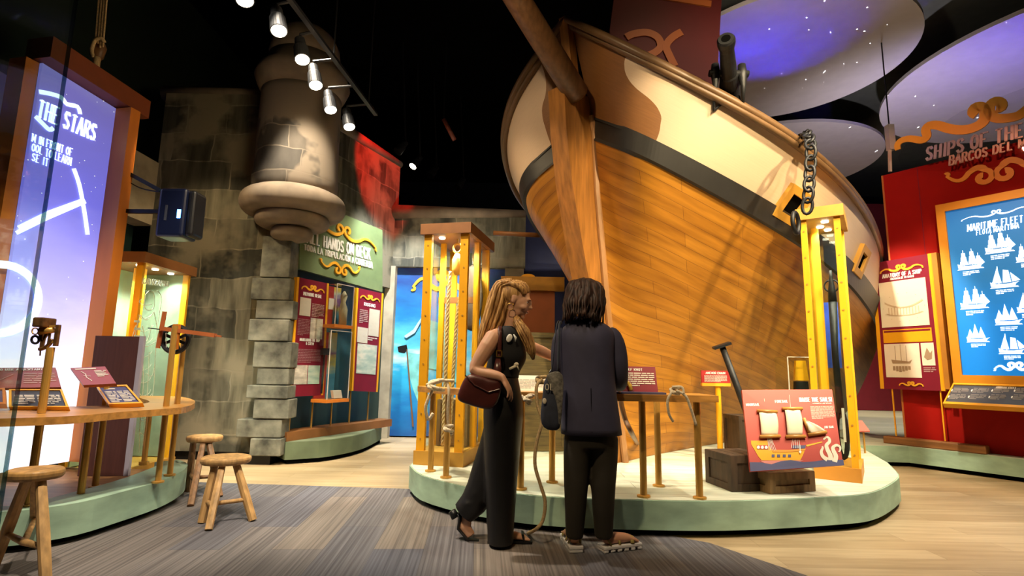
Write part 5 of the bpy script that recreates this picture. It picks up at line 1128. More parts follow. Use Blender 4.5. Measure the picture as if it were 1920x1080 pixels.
for px in (1664,):
    g_ = FR.at(1668, 300, .1); ht = thing('hanging_rod', 'white spring-like hanger strap left of the header above the red wall', 'hanger', FR.W(g_[0], .1, ztl+.01)); a = P(1667, 235, FR.W(g_[0], .1, 0).y); b = P(1669, 322, FR.W(g_[0], .1, 0).y)
    MB().bar(b, a, .03).obj('strap', m_cream, ht, world=True); MB().bar(a-Vector((0, 0, .35)), a, .08).obj('sleeve', m_textw, ht, world=True); MB().bar(a, (a.x, a.y, 6.59), .012).obj('wire', m_black, ht, world=True)
# lightbox
lb = thingF(FR, 'fleet_lightbox', 'glowing blue MARITIME FLEET light box in an orange frame on the red wall', 'light box', 0, 0, 0)
OF = -.12
tl, bl_ = FR.at(1773, 397, OF), FR.at(1803, 703, OF); xL = (FR.at(1775, 397, OF)[0]+FR.at(1803, 703, OF)[0])/2; zT = tl[1]; zB = bl_[1]; xR = 2.35
m_box = rampmat('blue_light_print', 2, zB, zT, [(0, (.0, .19, .66)), (.35, (.005, .20, .66)), (.65, (.01, .16, .44)), (1, (.01, .15, .46))], em=.42, ns=1.2, namt=.5)
MB().box(xL, xR, OF, OF+.03, zB, zT).obj('lit_face', m_box, lb)
mb = MB(); f_ = .085
mb.box(xL-f_, xR+f_, OF-.03, -.001, zT, zT+f_*1.1); mb.box(xL-f_, xR+f_, OF-.03, -.001, zB-f_*1.4, zB); mb.box(xL-f_, xL, OF-.03, -.001, zB, zT); mb.box(xR, xR+f_, OF-.03, -.001, zB, zT); mb.obj('frame', M('amber_frame', (.66, .27, .015), .45, noise=.06), lb)
m_lw = M('lit_white_print', (.9, 1, 1), em=.75, emc=(.75, .95, 1), noise=0)
T = Tmap(FR, [(1813, 421), (1919, 402), (1919, 416), (1813, 434)], OF); mb = MB(); letters(mb, 'MARITIME FLEET', 0, 0, .92, OF, .003, width=1.0, T=T, wt=.12); mb.obj('title_lettering', m_lw, lb)
T = Tmap(FR, [(1830, 431), (1911, 417), (1911, 427), (1830, 441)], OF); mb = MB(); letters(mb, 'FLOTA MARÍTIMA', 0, 0, .85, OF, .003, width=1.0, T=T, wt=.12); mb.obj('subtitle_lettering', m_lw, lb)
T = Tmap(FR, [(1803, 402), (1938, 374), (1938, 396), (1803, 419)], OF); mb = MB(); scroll(mb, .5, .5, 1., .62, OF, .003, T=T, wt=.14); mb.obj('scroll', m_lw, lb)
T = Tmap(FR, [(1864, 676), (1945, 674), (1945, 698), (1865, 698)], OF); mb = MB(); scroll(mb, .5, .5, 1., .8, OF, .003, T=T, wt=.2); mb.obj('lower_scroll', m_lw, lb)
def shipsil(px, py, w_, kind):
    """w_ pixel width: hull, masts and sails as one printed silhouette"""
    c = FR.at(px, py, OF); s = (FR.at(px+w_/2, py, OF)[0]-FR.at(px-w_/2, py, OF)[0]); mb = MB(); Q = lambda *p: mb.prism([(c[0]+a*s, c[1]+b*s) for a, b in p], OF-.004, OF)
    Q((-.5, -.22), (.4, -.26), (.46, -.12), (.58, -.04), (.4, -.08), (.1, -.12), (-.3, -.1), (-.52, .02)); mb.prism([(c[0]-.55*s, c[1]-.31*s), (c[0]+.55*s, c[1]-.31*s), (c[0]+.5*s, c[1]-.25*s), (c[0]-.5*s, c[1]-.25*s)], OF-.004, OF)
    if kind == 0:
        for x, h in ((-.25, .62), (.1, .66), (.35, .4)):
            for k in range(3): z0 = -.06+k*h*.36; z1 = z0+h*.33; wd = .17*(1-k*.25); Q((x-wd, z0), (x+wd, z0), (x+wd*.85, z1), (x-wd*.85, z1))
            Q((x-.012, -.1), (x+.012, -.1), (x+.01, h+.12), (x-.01, h+.12))
        Q((.42, -.05), (.6, -.02), (.42, .3))
    elif kind == 1:
        for x, h in ((-.3, .5), (-.05, .8), (.22, .6)): Q((x-.2, -.06), (x+.16, -.05), (x-.02, h))
    else:
        Q((-.45, -.05), (-.08, -.06), (-.2, .75)); Q((-.04, -.05), (.28, -.05), (.22, .55), (.02, .6)); Q((.32, -.04), (.62, .02), (.28, .45)); Q((-.2, -.1), (-.17, -.1), (-.17, .8), (-.2, .8))
    mb.obj('ship_silhouette', m_lw, lb)
    mb = MB(); textblock(mb, c[0]-.34*s, c[0]+.34*s, c[1]-.62*s, c[1]-.38*s, 3, OF, .003); mb.obj('caption', m_lw, lb)
for a in ((1873, 462, 52, 0), (1819, 494, 46, 0), (1882, 528, 50, 2), (1826, 567, 50, 0), (1890, 598, 48, 1), (1833, 632, 40, 1), (1896, 653, 46, 2), (1928, 480, 46, 0), (1930, 575, 46, 2)): shipsil(*a)
# fleet label desk
cL = [G(1786, 719, .985), None, None, G(1768, 758, .80)]
du = uR; 
FRd = Frame((gR.x-uR.x*1.9-FR.n.x*.45, gR.y-uR.y*1.9-FR.n.y*.45), phR)
a0 = FR.at(1768, 758, -.45); a1 = FR.at(1788, 719, -.14); xb_ = min(a0[0], a1[0]); 
bd2 = Board2(FR.W(a1[0], -.14, a1[1]), FR.W(2.4, -.14, a1[1]), FR.W(2.4, -.45, a0[1]), FR.W(a0[0], -.45, a0[1]))
t = thing('fleet_label_desk', 'yellow-framed dark label desk sloping out below the blue light box', 'label desk', bd2.c[3])
mb = MB(); bd2.rect(mb, .01, .99, .08, .94, 0, -.02); mb.obj('board', m_grey, t, world=True)
mb = MB()
for r_ in ((0, 1, 0, .1), (0, 1, .92, 1.0), (0, .014, .1, .92), (.986, 1, .1, .92)): bd2.rect(mb, *r_, .012, -.045)
mb.obj('frame', m_gold, t, world=True)
bd2.flat(MB(), lambda m_: letters(m_, 'MARITIME FLEET', bd2.uv(1868, 731)[0], .82, .09, 0, .003, width=bd2.uv(1907, 731)[0]-bd2.uv(1868, 731)[0], wt=.17), 'title_lettering', m_textw, t)
for row in (0, 1):
    for k in range(5):
        px = (1785, 1823, 1862, 1905, 1948)[k]-row*6; py = (732, 744)[row]+k*.4; u, v = bd2.uv(px, py); u2 = bd2.uv(px+32, py)[0]
        bd2.flat(MB(), lambda m_: textblock(m_, u+.008, u2, v-.10, v+.14, 4, 0, .002), 'text_block', m_text if False else M('dim_grey_text', (.25, .23, .22), .6, noise=0), t)
        bd2.flat(MB(), lambda m_: m_.prism([(u+.006*math.cos(a), v+.055*math.sin(a)) for a in [j*PI/6 for j in range(12)]], -.004, 0), 'button', m_white, t)
# anatomy panel on sill
g0, g1 = G(1656, 831, PZ), G(1811, 850, PZ); FA = Frame((g0.x, g0.y), math.atan2(g1.y-g0.y, g1.x-g0.x)); LA = (g1-g0).length
FA2 = Frame((g0.x, g0.y), math.atan2(-.84, .54))
t = thingF(FA2, 'panel_sill', 'long brown wooden sill on the platform under the anatomy panel', 'sill', 0, 0, PZ); MB().box(0, 1.0, 0, .13, .002, .09).obj('sill_board', wood('brown_sill_wood', (.24, .10, .03), .5, .3, axis=0), t, mods=[('BEVEL', dict(width=.012, segments=2))])
t, T = info_panel(FA2, 'anatomy_panel', 'tall maroon ANATOMY OF A SHIP panel with gold side rails on thin brass legs', [(1640, 493), (1739, 476), (1765, 733), (1658, 729)], .05, .04, [('ANATOMY OF A SHIP', .865, .03, .74), ('ANATOMÍA DE UN BARCO', .843, .015, .45)],
    layout=[('pic', .05, .92, .475, .83, rampmat('anatomy_drawing_print', 2, 0, 3, [(0, (.62, .52, .34)), (.45, (.78, .70, .52)), (1, (.80, .73, .56))], ns=6, namt=.6), 0), ('pic', .06, .94, .355, .455, m_gold, 0), ('pic', .06, .70, .09, .345, m_cream, 0), ('pic', .73, .95, .18, .345, m_cream, 0), ('text', .74, .95, .13, .17, m_text, 3)])
m_sepia = M('sepia_ink', (.35, .24, .14), .6, noise=0)
y = .045; T2 = lambda p: T(p)
mb = MB(); ribbon(mb, [T((.14+.7*k/12, .62+.045*abs(k/6-1)**2)) for k in range(13)], [.02]*13, y, .002); ribbon(mb, [T((.16+.66*k/12, .56-.0+.02*abs(k/6-1)**3)) for k in range(13)], [.012]*13, y, .002)
for k in range(11): rectT(mb, T, .2+k*.055, .215+k*.055, .565, .625, y, .002)
for k in range(14): a = k*2*PI/14; u, v = .48+.38*math.cos(a), .62+.11*math.sin(a); rectT(mb, T, u, u+.012, v, v+.005, y, .002)
mb.obj('ship_section_drawing', M('pale_sepia_ink', (.58, .45, .28), .6, noise=0), t)
mb = MB(); rectT(mb, T, .08, .92, .435, .447, y, .002); mb.obj('heading_bar', m_plum, t)
mb = MB()
for (u, v0, v1) in ((.26, .20, .33), (.36, .20, .34), (.46, .20, .33)): rectT(mb, T, u, u+.008, v0, v1, y, .002)
mb.prism([T(p) for p in ((.18, .225), (.5, .21), (.56, .225), (.52, .195), (.2, .195))], y-.002, y)
for k in range(6): rectT(mb, T, .2+k*.055, .245+k*.055, .13+.006*abs(k-2), .175, y, .002)
mb.obj('ship_drawing', m_sepia, t)
mb = MB(); mb.prism([T(p) for p in ((.77, .24), (.83, .31), (.88, .27), (.92, .29), (.9, .23), (.82, .22))], y-.002, y); mb.obj('small_drawing', m_sepia, t)
mb = MB(); scroll(mb, .5, .045, .42, .035, y, .006, T=T, wt=.25); mb.obj('lower_scroll', m_goldtrim, t)
for px in (1679, 1770):
    x = FA2.at(px, 800, .07)[0]; MB().bar((x, .07, PZ+.095), (x, .07, .98), .014).obj('leg', m_gold, t)
mb = MB(); qa_ = FA2.at(1745, 476, .05); qb_ = FA2.at(1772, 733, .05); xs_ = (qa_[0]+qb_[0])/2+.02; mb.box(xs_, xs_+.05, .0, .42, qb_[1]+.02, qa_[1]+.0); mb.obj('side_box', M('dull_orange_side', (.40, .16, .015), .5, noise=.1), t)
# maroon wall far behind, pink sign
struct('wall_maroon', MB().box(5.2, 12, 12.6, 12.8, .245, 5.2), M('maroon_back_wall', (.20, .012, .03), .7, noise=.08))
pg = G(1622, 850, PZ); Yp = pg.y; zb_ = P(1618, 806, Yp).z
t = thing('pink_sign', 'small coral tilted sign on a thin brass post right of the anchor case', 'sign', (pg.x, pg.y, PZ+.001)); bq = Board2(P(1604, 788, Yp+.12), P(1616, 788, Yp+.12), P(1631, 808, Yp-.06), P(1605, 808, Yp-.06))
quad3('board', MB(), bq.c, .015, M('pink_coral', (.6, .16, .13), .5, noise=0), t); MB().bar((pg.x, pg.y, PZ+.002), (pg.x, pg.y, zb_+.01), .014).obj('post', m_brass, t, world=True)
# tall right case
c2 = G(1613, 906, PZ); ph2 = math.radians(-34.5); z2 = zat(c2, 384)
t2, H2 = case('anchor_case', 'tall yellow glass case with tan cap and dark iron gear beside the red sails board', c2, .30, .60, ph2, z2, cap=m_capo, base=M('orange_plinth', (.56, .24, .03), .5, noise=.08), pw=.048, plh=.11)
for (x, y_) in ((-.12, .12), (-.17, .3), (-.12, .45)): case_lamp(t2, x, y_, H2-.1, 16)
MB().box(-.25, -.19, .34, .38, .11, H2-.1).obj('inner_board', m_gold, t2); MB().box(-.21, -.09, .52, .54, .9, 1.5).obj('blue_back', M('royal_blue_back', (.03, .08, .5), .5, noise=.5, ns=5), t2)
ia = thing('iron_stanchion', 'dark iron stanchion with ring top standing in the tall yellow glass case', 'iron gear', c2, ph2)
cc_ = (-.115, .30); zr = 1.62
MB().loft([(cc_[0], cc_[1], .52), (cc_[0]-.01, cc_[1], 1.0), (cc_[0], cc_[1], 1.48)], [.030, .026, .034], n=10).obj('shaft', m_iron, ia, smooth=True)
MB().loft([(cc_[0]+.055*math.cos(a), cc_[1], zr+.055*math.sin(a)) for a in [k*2*PI/18 for k in range(18)]], .007, closed=True).obj('ring', m_iron, ia, smooth=True)
MB().loft([(cc_[0], cc_[1], 1.48), (cc_[0], cc_[1], 1.58), (cc_[0], cc_[1], 1.70), (cc_[0], cc_[1], 1.76)], [.036, .03, .014, .012], n=10).obj('head', m_iron, ia, smooth=True)
MB().loft([(cc_[0]+.035*math.cos(a), cc_[1], .34+.20*math.sin(a)) for a in [k*2*PI/20 for k in range(20)]], .018, closed=True).obj('lower_loop', m_iron, ia, smooth=True)
MB().box(cc_[0]+.01, cc_[0]+.03, cc_[1]-.05, cc_[1]-.045, .28, .56).obj('white_label', m_white, ia)
# raise the sails board
tl_, tr_, br_, bl__ = P(1391, 731, 4.12), P(1560, 730, 4.06), P(1581, 872, 3.84), P(1407, 884, 3.90)
rs = thing('raise_the_sails_board', 'coral red RAISE THE SAILS board with three cloth sails leaning on a crate', 'sign board', (bl__+br_)/2)
B3 = Board2(tl_, tr_, br_, bl__)
quad3('board', MB(), B3.c, .025, m_coral, rs)
def bp(pxs, name, mat, o=0., th=.002):
    mb = MB(); pts = [B3.uv(*p) for p in pxs]; mb.prism(pts, -o-th, -o)
    for v in mb.bm.verts: v.co = B3.p(v.co.x, v.co.z, -v.co.y+.0006)
    return mb.obj(name, mat, rs, world=True)
Z4 = lambda x, y: (1370+x/4.5, 700+y/4.5)
bp([Z4(*p) for p in [(160, 750), (250, 752), (340, 768), (420, 742), (500, 732), (600, 750), (700, 745), (760, 735), (850, 735), (935, 730), (946, 782), (165, 828)]], 'painted_sea', m_navy, .001)
bp([Z4(*p) for p in [(245, 738), (420, 735), (610, 735), (560, 752), (420, 766), (300, 768)]], 'hull_reflection', M('rose_print', (.58, .2, .17), .5, noise=0))
bp([Z4(*p) for p in [(170, 568), (305, 565), (310, 600), (345, 645), (480, 645), (620, 630), (600, 690), (580, 735), (260, 735), (230, 700), (205, 655), (172, 600)]], 'painted_hull', m_gold, .0005)
bp([Z4(*p) for p in [(215, 608), (310, 604), (312, 640), (222, 640)]], 'painted_cabin', m_coral, .003)
for x in (229, 262, 294): bp([Z4(x+12*math.cos(a), 625+14*math.sin(a)) for a in [k*PI/5 for k in range(10)]], 'painted_porthole', m_white, .006)
for x in (353, 398, 445, 489): bp([Z4(x-12, 684), Z4(x+12, 684), Z4(x+12, 708), Z4(x-12, 708)], 'painted_gun_port', m_navy, .003)
bp([Z4(*p) for p in [(510, 605), (620, 603), (615, 630), (510, 632)]], 'painted_bow_rail', m_navy, .003)
bp([Z4(*p) for p in [(620, 600), (750, 568), (755, 576), (630, 615)]], 'painted_bowsprit', m_goldtrim, .003)
bp([Z4(*p) for p in [(345, 645), (480, 645), (620, 632), (615, 648), (470, 664), (350, 664)]], 'painted_deck_stripe', M('orange_print', (.72, .28, .02), .5, noise=0), .003)
for x0, x1, xa, xb in ((305, 335, 318, 375), (510, 560, 500, 575)):
    for k in range(5):
        xs = x0+(x1-x0)*k/4; xe = xa+(xb-xa)*k/4; bp([Z4(xs-1.5, 548), Z4(xs+1.5, 548), Z4(xe+1.5, 650-(20 if xa > 400 else 0)), Z4(xe-1.5, 650-(20 if xa > 400 else 0))], 'painted_rigging', m_white, .004+k*.0003)
bp([Z4(*p) for p in [(566, 600), (572, 600), (576, 655), (586, 660), (574, 678), (562, 658), (570, 655)]], 'painted_anchor', m_white, .007)
def tentacle(pts, w0):
    q = smooth_pts([Z4(*p) for p in pts], 4, False); n_ = len(q); mb = MB(); qq = [B3.uv(*p) for p in q]; us = (B3.uv(*Z4(100, 600))[0]-B3.uv(*Z4(0, 600))[0])/100
    asp = (B3.c[2]-B3.c[3]).length/(B3.c[0]-B3.c[3]).length
    for i in range(n_-1):
        a, b_ = Vector((qq[i][0]*asp, qq[i][1])), Vector((qq[i+1][0]*asp, qq[i+1][1])); d = (b_-a).normalized(); nn2 = Vector((-d.y, d.x)); wa = w0*us*asp*(1-.75*i/n_)/2; wb2 = w0*us*asp*(1-.75*(i+1)/n_)/2; a = a-d*wa*.3
        mb.prism([((p.x)/asp, p.y) for p in (a+nn2*wa, a-nn2*wa, b_-nn2*wb2, b_+nn2*wb2)], -.004, -.001)
    for v in mb.bm.verts: v.co = B3.p(v.co.x, v.co.z, -v.co.y+.0006)
    mb.obj('painted_tentacle', m_cream, rs, world=True)
tentacle([(800, 728), (765, 700), (750, 660), (760, 625), (755, 610)], 36); tentacle([(830, 730), (825, 690), (800, 640), (790, 600), (812, 570), (808, 540), (790, 528), (770, 540), (768, 552)], 40); tentacle([(865, 745), (872, 700), (850, 650), (845, 620), (870, 600), (898, 612), (905, 640), (895, 662)], 40)
def btext(s, pxl, pxr, py, h, mat=m_white):
    u0, v0 = B3.uv(*Z4(pxl, py)); u1, _ = B3.uv(*Z4(pxr, py)); hh = abs(B3.uv(*Z4(pxl, py-h))[1]-v0); mb = MB(); ASP[0] = (B3.c[2]-B3.c[3]).length/(B3.c[0]-B3.c[3]).length; letters(mb, s, u0, v0, hh, 0, .003, width=u1-u0, wt=.18); ASP[0] = 1.
    for v in mb.bm.verts: v.co = B3.p(v.co.x, v.co.z, -v.co.y+.0006)
    mb.obj('lettering', mat, rs, world=True)
btext('RAISE THE SAILS!', 556, 820, 218, 36); btext('MAINSAIL', 128, 240, 276, 22); btext('FORESAIL', 360, 466, 236, 22); btext('JIB SAIL', 764, 848, 448, 20); btext('LEVANTA LAS VELAS', 662, 815, 233, 10)
u0, v0 = B3.uv(*Z4(662, 368)); u1, v1 = B3.uv(*Z4(828, 240)); B3.flat(MB(), lambda m_: textblock(m_, u0, u1, v0, v1, 11, 0, .002), 'text_block', M('pink_text_print', (.66, .42, .36), .5, noise=0), rs)
for (a, b) in (((274, 205), (280, 255)), ((472, 160), (487, 275)), ((640, 540), (645, 590))): bp([Z4(a[0]-1.5, a[1]), Z4(a[0]+1.5, a[1]), Z4(b[0]+1.5, b[1]), Z4(b[0]-1.5, b[1])], 'painted_mast_line', m_textw)
bp([Z4(263, 255), Z4(302, 255), Z4(298, 290), (Z4(268, 292))], 'painted_crow_nest', m_gold)
W4 = lambda x, y, o: (lambda uv_: B3.p(uv_[0], uv_[1], o))(B3.uv(*Z4(x, y)))
for (a, b) in (((212, 318), (375, 320)), ((238, 538), (405, 530)), ((414, 290), (575, 283)), ((450, 534), (610, 528)), ((590, 368), (640, 495)), ((632, 515), (778, 486))): MB().loft([W4(*a, .018), W4(*b, .018)], .0125, n=10).obj('sail_rod', m_oakx, rs, world=True, smooth=True)
def cloth(c, name='cloth_sail'):
    V = []
    for i in range(7):
        row = []
        for j in range(9):
            u, v = i/6, j/8; x = (c[0][0]*(1-u)+c[1][0]*u)*(1-v)+(c[3][0]*(1-u)+c[2][0]*u)*v; y = (c[0][1]*(1-u)+c[1][1]*u)*(1-v)+(c[3][1]*(1-u)+c[2][1]*u)*v
            row.append(W4(x+6*math.sin(v*PI)*(1 if u > .5 else -.3), y, .020+.012*math.sin(v*PI)+.003*math.sin(u*9)))
        V.append(row)
    mb = MB(); mb.grid(V); mb.obj(name, M('sail_canvas', (.74, .66, .50), .8, noise=.06), rs, world=True, smooth=True, mods=[('SOLIDIFY', dict(thickness=.002))])
cloth([(228, 330), (366, 332), (382, 525), (250, 528)]); cloth([(434, 300), (556, 298), (582, 518), (462, 524)]); cloth([(598, 385), (612, 390), (775, 482), (640, 508)])
# crates under and beside it
A, B = G(1447, 928, PZ), G(1532, 922, PZ); u_ = (B-A); ww = u_.length; an = math.atan2(u_.y, u_.x); nn3 = Vector((-math.sin(an), math.cos(an), 0)); cxy = A+u_/2+nn3*.19
hz = zat(A, 884)-PZ
crate('wooden_crate', 'brown wooden crate under the red sails board', (cxy.x, cxy.y, PZ+.001), an, ww, .36, max(.1, hz-.02), m_crate2, mod=m_crate2)
A, B = G(1316, 904, PZ), G(1365, 923, PZ); u_ = B-A; ww = u_.length; an = math.atan2(u_.y, u_.x); nn3 = Vector((-math.sin(an), math.cos(an), 0)); cxy = A+u_/2+nn3*.16
crate('wooden_crate', 'dark wooden crate on the platform left of the red sails board', (cxy.x+.03, cxy.y, PZ+.001), an, ww, .32, zat(B, 856)-PZ, m_crate)
g = G(1400, 868, PZ); crate('wooden_crate', 'dark narrow crate half hidden behind the left edge of the red sails board', (g.x+.06, g.y+.12, PZ+.001), .1, .30, .30, .43, m_crate)
# anchor stock, signs, acrylic box
t = thing('iron_anchor_stock', 'black iron bar with a square end plate leaning beside the red sails board', 'iron bar', tuple(G(1440, 872, PZ)))
a, b = P(1354, 650, 5.0), Vector(G(1436, 868, PZ+.03)); MB().loft([a, b], [.028, .034], n=12).obj('bar', m_iron, t, world=True, smooth=True)
d = (b-a).normalized(); x_ = Vector((.72, -.2, .66)).normalized(); x_ = (x_-d*x_.dot(d)).normalized(); y_ = d.cross(x_); Rm = Matrix((x_, y_, d)).transposed(); MB().obox(a-d*.01, (.16, .11, .022), Rm).obj('end_plate', m_iron, t, world=True)
g = G(1349, 858, PZ)
t = thing('anchor_chain_sign', 'small red ANCHOR CHAIN sign on a yellow post in front of the hull', 'sign', (g.x, g.y, PZ+.001)); w1, w2 = P(1318, 718, g.y-.1), P(1372, 718, g.y-.1); zt_, zb_ = P(1345, 695, g.y).z, P(1345, 718, g.y).z
MB().box(w1.x, w2.x, g.y-.06, g.y-.045, zb_, zt_).obj('board', m_red, t, world=True); MB().box(w1.x, w2.x, g.y-.075, g.y-.03, zb_-.03, zb_).obj('ledge', m_goldtrim, t, world=True)
mb = MB(); letters(mb, 'ANCHOR CHAIN', (w1.x+w2.x)/2, zt_-.035, .022, g.y-.06, .002, align='c', width=.2, wt=.2); mb.obj('title_lettering', m_white, t, world=True)
mb = MB(); textblock(mb, w1.x+.03, w2.x-.03, zb_+.01, zt_-.045, 7, g.y-.06, .002); mb.obj('text_block', m_textw, t, world=True)
MB().lathe([(.05, PZ+.002), (.05, PZ+.012), (.027, PZ+.014), (.027, zb_-.03)], (g.x, g.y-.03), 14).obj('post', m_gold, t, world=True)
t = thing('relic_box', 'clear acrylic box with a small yellow relic behind the red sails board', 'display box', (P(1494, 700, 5.0).x, 5.0, PZ+.001)); cx = P(1494, 700, 5.0).x; zb_, zt_ = P(1494, 742, 5.0).z, P(1494, 670, 5.0).z
MB().box(cx-.13, cx+.13, 4.9, 5.14, zb_, zt_).obj('clear_cover', m_glass, t, world=True); MB().box(cx-.14, cx+.14, 4.89, 5.15, zb_-.03, zb_-.001).obj('base', m_capb, t, world=True); MB().bar((cx, 5.02, PZ+.002), (cx, 5.02, zb_-.03), .08).obj('stand', m_capb, t, world=True)
MB().prism([(cx-.02, zb_+.14), (cx+.0, zt_-.03), (cx+.09, zt_-.03), (cx+.11, zb_+.14)], 5.0, 5.03).obj('relic_flag', m_gold, t, world=True); MB().prism([(cx-.02, zb_+.002), (cx-.01, zb_+.13), (cx+.10, zb_+.13), (cx+.11, zb_+.002)], 5.0, 5.05).obj('relic_base', m_iron, t, world=True)
mb = MB(); 
for (x, y_) in ((cx-.13, 4.9), (cx+.13, 4.9)): mb.bar((x, y_, zb_), (x, y_, zt_), .008)
mb.bar((cx-.13, 4.9, zt_), (cx+.13, 4.9, zt_), .008); mb.obj('edge', m_textw, t, world=True)
# chain over the rail
i, v = hullpt(1500, 300); rp_ = sp(*tops(i, 0)); 
ch = thing('anchor_chain', 'heavy dark chain hanging over the ship rail above the tall right case', 'chain', rp_)
path = smooth_pts([PL(1503, 268, rp_-SN*.1, SN), PL(1507, 252, rp_+SN*.0, SN), PL(1516, 255, rp_+SN*.13, SN), PL(1520, 275, rp_+SN*.18, SN), PL(1520, 300, rp_+SN*.18, SN), PL(1518, 330, rp_+SN*.17, SN), PL(1516, 360, rp_+SN*.16, SN), PL(1513, 395, rp_+SN*.14, SN)], 12, False)
path = [Vector(p) for p in path]; cum = [0]
for a, b in zip(path, path[1:]): cum.append(cum[-1]+(b-a).length)
ll = .088; n_ = int(cum[-1]/ll)
for k in range(n_+1):
    s_ = min(cum[-1]-1e-4, k*ll); j = max(i_ for i_ in range(len(cum)) if cum[i_] <= s_); j = min(j, len(path)-2); p = path[j].lerp(path[j+1], (s_-cum[j])/max(1e-6, cum[j+1]-cum[j])); d = (path[j+1]-path[j]).normalized()
    r_ = (SN if k % 2 else SA); r_ = r_+SA*.4; r_ = (r_-d*r_.dot(d)).normalized(); r_ = (r_ if k % 2 else d.cross(r_))
    pts = [p+d*(.063*math.cos(a))+r_*(.035*math.sin(a)) for a in [q*2*PI/14 for q in range(14)]]
    MB().loft(pts, .0125, n=7, closed=True).obj('link', m_iron, ch, world=True, smooth=True)
hr = PL(1492, 418, rp_+SN*.12, SN); t = thing('mooring_ring', 'small iron ring on the hull beside the cap of the tall right case', 'ring', hr); MB().loft([hr+SA*(.06*math.cos(a))+Vector((0, 0, .08*math.sin(a))) for a in [q*2*PI/16 for q in range(16)]], .016, closed=True).obj('ring', m_iron, t, world=True, smooth=True)
# swivel cannon on the rail
i, v = hullpt(1376, 195); cr = sp(*tops(i, 0)); Yc = cr.y+.15
cn = thing('swivel_cannon', 'black iron swivel cannon pointing up over the ship rail', 'cannon', cr-SN*.05)
mz, br_ = P(1361, 72, Yc-.55), P(1371, 195, Yc+.15)
d = (mz-br_); pt_ = lambda f: br_+d*f
MB().loft([pt_(-.05), pt_(0), pt_(.05), pt_(.30), pt_(.32), pt_(.48), pt_(.50), pt_(.85), pt_(.93), pt_(.98), pt_(1.0)], [.04, .085, .088, .075, .083, .072, .064, .054, .066, .066, .056], n=22).obj('barrel', m_iron, cn, world=True, smooth=False)
MB().loft([pt_(1.0), pt_(1.003)], .034, n=18).obj('bore_dark_disc', m_blackm, cn, world=True)  # black disc stands for the shade inside the barrel
xx = Vector((1, 0, 0)); tr0 = pt_(.50)
MB().loft([tr0-xx*.16, tr0+xx*.16], .028, n=12).obj('trunnion', m_iron, cn, world=True, smooth=True)
for s in (-1, 1): MB().loft([tr0+xx*s*.11+Vector((0, 0, .08)), tr0+xx*s*.11, tr0+xx*s*.115+Vector((0, 0, -.10)), tr0+xx*s*.12+Vector((0, .05, -.30)), cr+Vector((s*.03, .02, .06))], [(.03, .03), (.04, .035), (.022, .02), (.012, .012), (.02, .02)], n=10).obj('yoke_arm', m_iron, cn, world=True, smooth=True)
# ceiling clouds, red banner
m_cloud = M('white_cloud_board', (.62, .58, .56), .8, noise=.04)
for (cx, cy, r, lab) in ((3.93, 7.37, 1.72, 'large round white ceiling cloud panel lit violet behind the cannon'), (8.53, 7.42, 2.54, 'round white ceiling cloud panel lit blue above the red wall header'), (5.59, 11.33, 2.2, 'round white ceiling cloud panel farthest back behind the ship rail')):
    o = MB().lathe([(r, 5.6), (r, 5.66)], (cx, cy), 72).obj('cloud_disc', m_cloud); tag(o, lab, 'ceiling panel', 'round ceiling cloud panels')
    for k in range(3): aa = k*2.1+.4; MB().bar((cx+r*.6*math.cos(aa), cy+r*.6*math.sin(aa), 5.661), (cx+r*.6*math.cos(aa), cy+r*.6*math.sin(aa), 6.34), .02).obj('hanger_rod', m_black, o)
struct('trim_6', MB().box(2.3, 12, 5.2, 15.4, 6.35, 6.45), M('soffit_grey_green', (.13, .14, .12), .8, noise=.1))
FB_ = Frame((0, 6.0), 0)
rbn = thing('red_banner', 'dark red hanging panel with orange scrollwork behind the ship bow at the top edge', 'banner', (P(1240, 50, 6).x, 6.0, 5.0))
def fb(pxs, name, mat, y, d): mb = MB(); mb.prism([(P(a, b, 6.0).x, P(a, b, 6.0).z) for a, b in pxs], y-d, y); return mb.obj(name, mat, rbn, world=True)
fb([(1160, -30), (1150, 0), (1142, 60), (1150, 160), (1340, 180), (1352, -30)], 'panel', M('oxblood_panel', (.10, .006, .004), .6, em=0, noise=.05), 6.0, .05)
mb = MB(); q = smooth_pts([(P(a, b, 6).x, P(a, b, 6).z) for a, b in [(1172, 76), (1185, 70), (1210, 67), (1230, 76), (1236, 92), (1226, 104), (1205, 112), (1185, 114)]], 4, False); ribbon(mb, q, [.09]*len(q), 5.95, .02)
q = smooth_pts([(P(a, b, 6).x, P(a, b, 6).z) for a, b in [(1275, 66), (1258, 76), (1246, 92), (1252, 110), (1262, 130)]], 4, False); ribbon(mb, q, [.09]*len(q), 5.948, .02)
q = [(P(a, b, 6).x, P(a, b, 6).z) for a, b in [(1200, -6), (1260, 3), (1330, 14)]]; ribbon(mb, q, [.08]*3, 5.95, .02); mb.obj('scroll', M('dull_orange_scroll', (.42, .11, .02), .5, noise=0), rbn, world=True)
for px_ in (1165, 1340): q_ = P(px_, -30, 6.0); MB().bar((q_.x, 5.98, q_.z-.05), (q_.x, 5.98, 6.34), .015).obj('hanger_rod', m_black, rbn, world=True)
spot('banner_spot', (1.9, 4.6, 5.8), (1.9, 6, 5.1), 8, 90, WARM)
